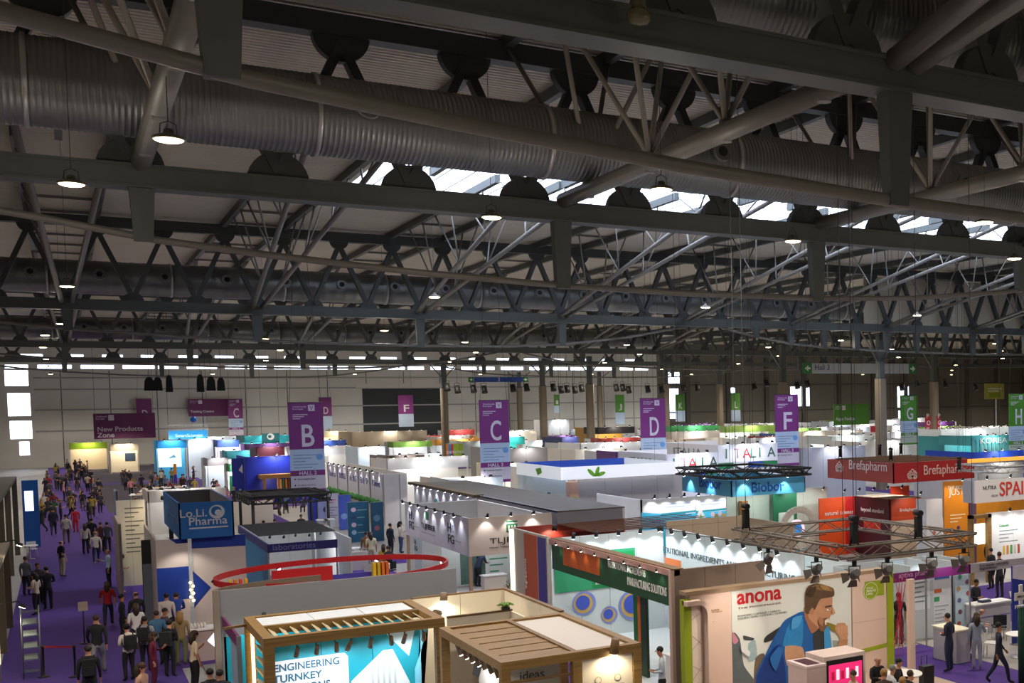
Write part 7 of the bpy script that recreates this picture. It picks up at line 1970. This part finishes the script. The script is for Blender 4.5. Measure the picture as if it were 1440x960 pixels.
person('person whose head shows at the bottom edge left of the maroon suit', 1.37, 33.35, 60, 'stand', '#b98d74', '#2a2a30', 'long', 'brown')
person('dark haired visitor at the bottom edge, left of a pair', 2.69, 31.57, 180, 'stand', '#1d1d22', '#17171c', 'short', 'black')
person('dark haired visitor at the bottom edge, right of a pair', 2.87, 31.28, 180, 'stand', '#22222a', '#17171c', 'short', 'black')
person('man in dark polo and khaki trousers standing alone on the purple aisle', -0.28, 67.75, 120, 'stand', '#191c26', '#9c8f78', 'bald', 'brown', bare=True, h=1.03)
person('man in light blue shirt talking on the aisle', 1.46, 61.87, 280, 'gesture', '#9fb6d0', '#1a1e2c', 'bald', 'grey', h=1.04)
person('woman in long grey green dress facing the man in light blue', 1.87, 59.78, 90, 'hands_front', '#4c5654', '#4c5654', 'long', 'black', bare=True, h=0.98, shoes='#c49a86')
person('man in black suit in the left aisle group', -0.76, 56.65, 195, 'hands_front', '#131318', '#131318', 'short', 'black', h=1.02)
person('woman in cream jacket and dark trousers in the left aisle group', -1.12, 55.56, 240, 'hands_front', '#c9b59c', '#1c1a20', 'long', 'black', h=0.97)
person('man facing the camera between the black suit and cream jacket', -1.09, 58.6, 20, 'stand', '#2a2024', '#1a1a1e', 'short', 'black', 1)
person('man in grey jacket at the left edge behind the group', -1.56, 61.71, 150, 'stand', '#5d5f66', '#26272c', 'short', 'brown')
person('woman in cream jacket and navy trousers walking away', 1.19, 72.22, 180, 'walk', '#c2b6a8', '#23283c', 'bun', 'blond', bare=False, h=0.98, shoes='#c8a8a0')
person('woman in beige top and black trousers with a cross strap', 0.81, 77.73, 175, 'stand', '#b9ae9e', '#17171b', 'long', 'brown', h=0.98)
person('man in black beside the woman with the cross strap', 1.16, 80.3, 185, 'stand', '#15151a', '#17171b', 'short', 'black', h=1.04)
person('person in rust brown jacket in the same aisle group', 1.55, 77.88, 160, 'stand', '#6a3a2a', '#1f1d22', 'short', 'brown')
person('person in dark grey at the right of the same aisle group', 1.85, 77.61, 190, 'stand', '#3a3a42', '#1b1b20', 'short', 'black')
person('man in cream shirt and checked shorts walking away', -0.06, 84.47, 178, 'walk', '#b9b0a2', '#5c4f42', 'short', 'brown', bare=True, h=1.04)
person('woman in a long red dress on the aisle', 0.47, 92.03, 200, 'stand', '#b0142a', '#b0142a', 'short', 'brown', h=0.97)
person('man in navy suit walking up the aisle', -0.73, 90.97, 180, 'walk', '#181e36', '#171d33', 'short', 'black', h=1.03)
person('person in black striding left on the aisle', -1.37, 94.26, 250, 'walk', '#15151a', '#15151a', 'short', 'black')
person('person in dark grey standing at the left stands', -1.81, 88.41, 200, 'stand', '#35333a', '#1f1f24', 'short', 'brown')
person('man in brown suit leaning at a high table on the lime carpet', 2.64, 72.73, 300, 'lean', '#5a2f22', '#4a281e', 'short', 'brown', z=0.03)
# --- lower right
person('man in navy jacket and jeans at the grey counter, seen from behind', 21.02, 25.75, 200, 'hands_front', '#182038', '#1c2844', 'short', 'black', h=1.0)
person('woman in pale grey blue trouser suit at the grey counter', 21.83, 25.45, 150, 'gesture', '#8e98aa', '#99a0ae', 'long', 'brown', h=0.97, shoes='#a88a80')
person('bald man behind the woman in the pale suit', 22.67, 26.8, 40, 'lean', '#4d5560', '#26283a', 'bald', 'grey')
person('man in navy suit with red lanyard walking out at the lower right', 21.21, 23.79, 60, 'walk', '#171f38', '#171f36', 'short', 'black', 1)
person('man in black suit standing behind the white leaflet counter', 25.7, 30.0, 10, 'hands_front', '#15161c', '#15161c', 'short', 'black', 1, z=0.03)
person('person in black trousers standing on the far purple carpet, left of two', 31.6, 35.88, 190, 'stand', '#191a20', '#16171c', 'short', 'black')
person('person in black trousers standing on the far purple carpet, right of two', 30.39, 34, 170, 'stand', '#16171d', '#16171c', 'short', 'brown', h=1.08)
person('dark figure half hidden by the red cords', 22.03, 29.56, 160, 'stand', '#1c1a24', '#5a4a44', 'short', 'black', bare=True)
person('woman in white shirt working at the counter of the green fascia stand', 12.35, 26.76, 250, 'hands_front', '#c6d2dc', '#17181c', 'short', 'black', z=0.05)
# group at the table below the lime seal
_seat = [(15.8, 23.01, 270, '#c9b0a4', '#2a2a30', 'short', 'brown', 'man in pale shirt seated left at the table under the poster stand'),
         (17.15, 24.02, 0, '#15161a', '#1a1a1e', 'bald', 'grey', 'grey haired man in black jacket and pink tie seated under the lime band'),
         (16.77, 22.91, 75, '#cfd3da', '#2a2c34', 'short', 'grey', 'grey haired man in white shirt seated at the table under the poster stand'),
         (17.37, 23.44, 40, '#17181c', '#1c1c22', 'short', 'black', 'dark haired person in black seated behind the man in white'),
         (16.18, 21.62, 130, '#2a2226', '#1c1c20', 'bun', 'blond', 'woman with pinned fair hair seated with her back to the camera'),
         (16.77, 22.14, 100, '#17161a', '#1c1c20', 'short', 'brown', 'person in black seated rightmost at the table under the poster stand'),
         (16.35, 22.57, 150, '#4a3a34', '#2a2a2e', 'bun', 'blond', 'fair haired woman seated in the middle of the table group')]
for x, y, hd, tp, bt, hr, hc, l in _seat:
    person(l, x, y, hd, 'sit', tp, bt, hr, hc, z=0.05)
    st = thing('stool', 'low stool under the ' + ' '.join(l.split()[:8]), 'stool', (x, y, 0.05), 'stools of the table group')
    MB().lathe((x, y, 0.05), [(0.17, 0.0), (0.17, 0.02), (0.03, 0.04), (0.03, 0.36)], 12).build('pedestal', ALU, st); MB().lathe((x, y, 0.05), [(0.17, 0.36), (0.18, 0.4)], 14).build('seat', WHITE, st)
b = thing('trolley_case', 'black trolley case standing on the purple carpet by the table group', 'suitcase', (19.47, 24.86, 0.012))
cx, cy = 19.47, 24.86
B(b, 'shell', cx - 0.18, cx + 0.18, cy - 0.12, cy + 0.12, 0.05, 0.6, BLACK); MB().tube([(cx - 0.1, cy + 0.1, 0.6), (cx - 0.1, cy + 0.1, 0.85), (cx + 0.1, cy + 0.1, 0.85), (cx + 0.1, cy + 0.1, 0.6)], 0.012, 5).build('handle', DARK, b)
for s_ in (-0.13, 0.13): MB().lathe((cx + s_, cy, 0.035), [(0.03, -0.01), (0.03, 0.01)], 8, 'Y').build('wheel', DARK, b)
# --- middle ground
person('man in blue jacket bending over the counter under the green emblem', 14.76, 50.87, 120, 'lean', '#24364e', '#1d2430', 'short', 'black')
person('man in navy shirt in the pair beside the printed fascia', 14.3, 65.07, 120, 'stand', '#1c2438', '#1e2230', 'short', 'black')
person('woman in pale blouse and blue skirt in the pair beside the printed fascia', 14.95, 65.65, 60, 'gesture', '#cfc4b4', '#3c4c78', 'long', 'black')
person('person in pale yellow shirt with long hair behind the red hoop', 12.49, 61.07, 170, 'stand', '#d8d2b4', '#bfb89c', 'long', 'brown', bare=True)
person('man in tan jacket behind the red hoop', 12.35, 61.52, 150, 'stand', '#8a5c3c', '#3a3230', 'short', 'brown')
person('person in yellow top at the right end of the red hoop', 12.63, 59.06, 160, 'sit', '#c9b452', '#3a3a40', 'long', 'brown', z=0.0)
person('person in black top beside the yellow top', 12.73, 58.36, 200, 'sit', '#1a1a1e', '#1c1c20', 'short', 'brown', z=0.0)
person('person in white shirt seated by the glass showcases', 12.17, 72.2, 220, 'sit', '#dcd8d2', '#2a2a30', 'short', 'black', z=0.0)
person('person in cream shirt standing by the glass showcases', 11.83, 69.58, 190, 'stand', '#d6cfc4', '#3a342e', 'short', 'brown')
person('person in navy blue bending at the showcases', 11.81, 68.42, 210, 'lean', '#26325e', '#23242c', 'short', 'black')
person('person in white seen from behind under the black canopy', 9.08, 72.02, 180, 'stand', '#d0cac2', '#2a2a2e', 'short', 'brown')
person('person with pinkish shirt facing the camera under the black canopy', 9.69, 72.29, 10, 'stand', '#b08878', '#2a2a2e', 'short', 'black')
person('man in dark suit and white shirt seated behind the letter B banner', 12.18, 79.74, 0, 'sit', '#2a2a34', '#1e1e24', 'short', 'brown', z=0.0)
person('woman with dark hair behind the purple fascia booths', 34.09, 38.03, 0, 'stand', '#2a2430', '#1e1e24', 'long', 'black')
person('man with dark hair behind the purple fascia booths', 33.69, 38.38, 0, 'stand', '#1c1c24', '#1e1e24', 'short', 'black')
# --- distant crowd
rp = random.Random(11)
_tops = [('#16161a', 'black'), ('#16161a', 'black'), ('#1a1a1e', 'black'), ('#1d2236', 'navy'), ('#1d2236', 'navy'), ('#4a4c54', 'grey'), ('#3a3c44', 'grey'), ('#6a4a3c', 'brown'), ('#1d2236', 'navy'), ('#cfc9c0', 'white'), ('#5a4a42', 'brown'), ('#8a1f2a', 'red'), ('#4a4c54', 'grey'), ('#b9a88e', 'beige'), ('#2a5a3c', 'green'), ('#6b86a8', 'pale blue'), ('#d08a96', 'pink'), ('#3a2a4a', 'plum'), ('#a08a3c', 'mustard')]
_bots = ['#17171b', '#1e2230', '#2a2622', '#3a3a42', '#4a3f36', '#6c665c']
_spotn = ['close to the left stands', 'in the middle of the aisle', 'along the right-hand stands']
_seen = {}
def crowd(n, x0, x1, y0, y1, where, poses, mind=0.7):
    pts = []
    tries = 0
    while len(pts) < n and tries < 4000:
        tries += 1
        x, y = rp.uniform(x0, x1), rp.uniform(y0, y1)
        if all((x - a) ** 2 + ((y - b) * 0.7) ** 2 > mind ** 2 for a, b in pts): pts.append((x, y))
    for x, y in sorted(pts, key=lambda p: p[1]):
        tc, tn = rp.choice(_tops); ps = rp.choice(poses)
        key = (tn, where); _seen[key] = _seen.get(key, 0) + 1
        o = ['nearest', 'second nearest', 'third nearest', 'fourth nearest', 'fifth nearest', 'sixth nearest', 'seventh nearest', 'eighth nearest', 'ninth nearest', 'tenth nearest', 'eleventh nearest', 'twelfth nearest', 'thirteenth nearest', 'fourteenth nearest', 'fifteenth nearest', 'sixteenth nearest', 'seventeenth nearest', 'eighteenth nearest'][_seen[key] - 1]
        person('person in %s %s, %s in %s' % (tn, where, o, tn), x, y, rp.choice([0, 20, 160, 180, 180, 200, 90, 270, 340]), ps, tc, rp.choice(_bots), rp.choice(['short', 'short', 'long', 'bun', 'bald']), rp.choice(['black', 'brown', 'dark', 'blond', 'grey']), rp.choice([0, 0, 1, 2]), rp.random() < 0.4, False, rp.uniform(0.94, 1.06), z=0.0 if ps == 'sit' else 0.012)
crowd(22, -1.5, 2.5, 98, 120, 'in the aisle near the kiosk', ['stand', 'walk', 'hands_front', 'gesture'], 0.9)
crowd(46, -1.7, 2.6, 120, 185, 'far up the aisle', ['stand', 'walk', 'hands_front'], 0.9)
crowd(22, 5.0, 13.0, 128, 152, 'before the projection wall', ['stand', 'sit', 'stand', 'gesture'], 0.9)
crowd(26, 3.6, 11.5, 98, 127, 'at the product tables', ['stand', 'hands_front', 'lean', 'gesture'], 0.9)
crowd(12, 10.9, 16, 94, 104, 'before the royal blue stand', ['stand', 'sit', 'walk'], 0.9)
# product display tables; the glint of some trays is painted as emission
for k in range(6):
    y = 101 + k * 4.4; x = 4.4 + 0.9 * (k % 3)
    t = thing('display_table', 'long white product table behind the blue sign box, %s from the front' % ['first', 'second', 'third', 'fourth', 'fifth', 'sixth'][k], 'table', (x, y, 0), 'product tables')
    B(t, 'tabletop', x, x + 3.2, y, y + 0.8, 0.9, 0.95, WHITE)
    for a in (x + 0.1, x + 3.05):
        for c in (y + 0.05, y + 0.7): B(t, 'leg', a, a + 0.06, c, c + 0.06, 0, 0.9, ALU)
    for j in range(7):
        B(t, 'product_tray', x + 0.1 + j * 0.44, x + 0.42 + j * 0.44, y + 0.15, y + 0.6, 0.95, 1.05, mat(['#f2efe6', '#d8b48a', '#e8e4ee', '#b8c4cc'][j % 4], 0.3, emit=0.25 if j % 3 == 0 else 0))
    spot_light((x + 1.6, y - 0.5, 3.4), (x + 1.6, y + 0.4, 0.9), 120, (1, 0.93, 0.8), 120, 0.1, parent=t)
# orange and purple totem in the crowd
t = thing('totem', 'slim orange and purple totem in the crowd before the projection wall', 'totem', (9.96, 146, 0))
px, py = 9.96, 146
B(t, 'orange_top', px - 0.15, px + 0.15, py, py + 0.2, 1.0, 2.2, mat('#d8862a', 0.5)); B(t, 'purple_base', px - 0.15, px + 0.15, py, py + 0.2, 0, 1.0, mat('#4a2a9a', 0.5))
print('people', NPEOPLE[0], 'lights', LIGHTS[0])
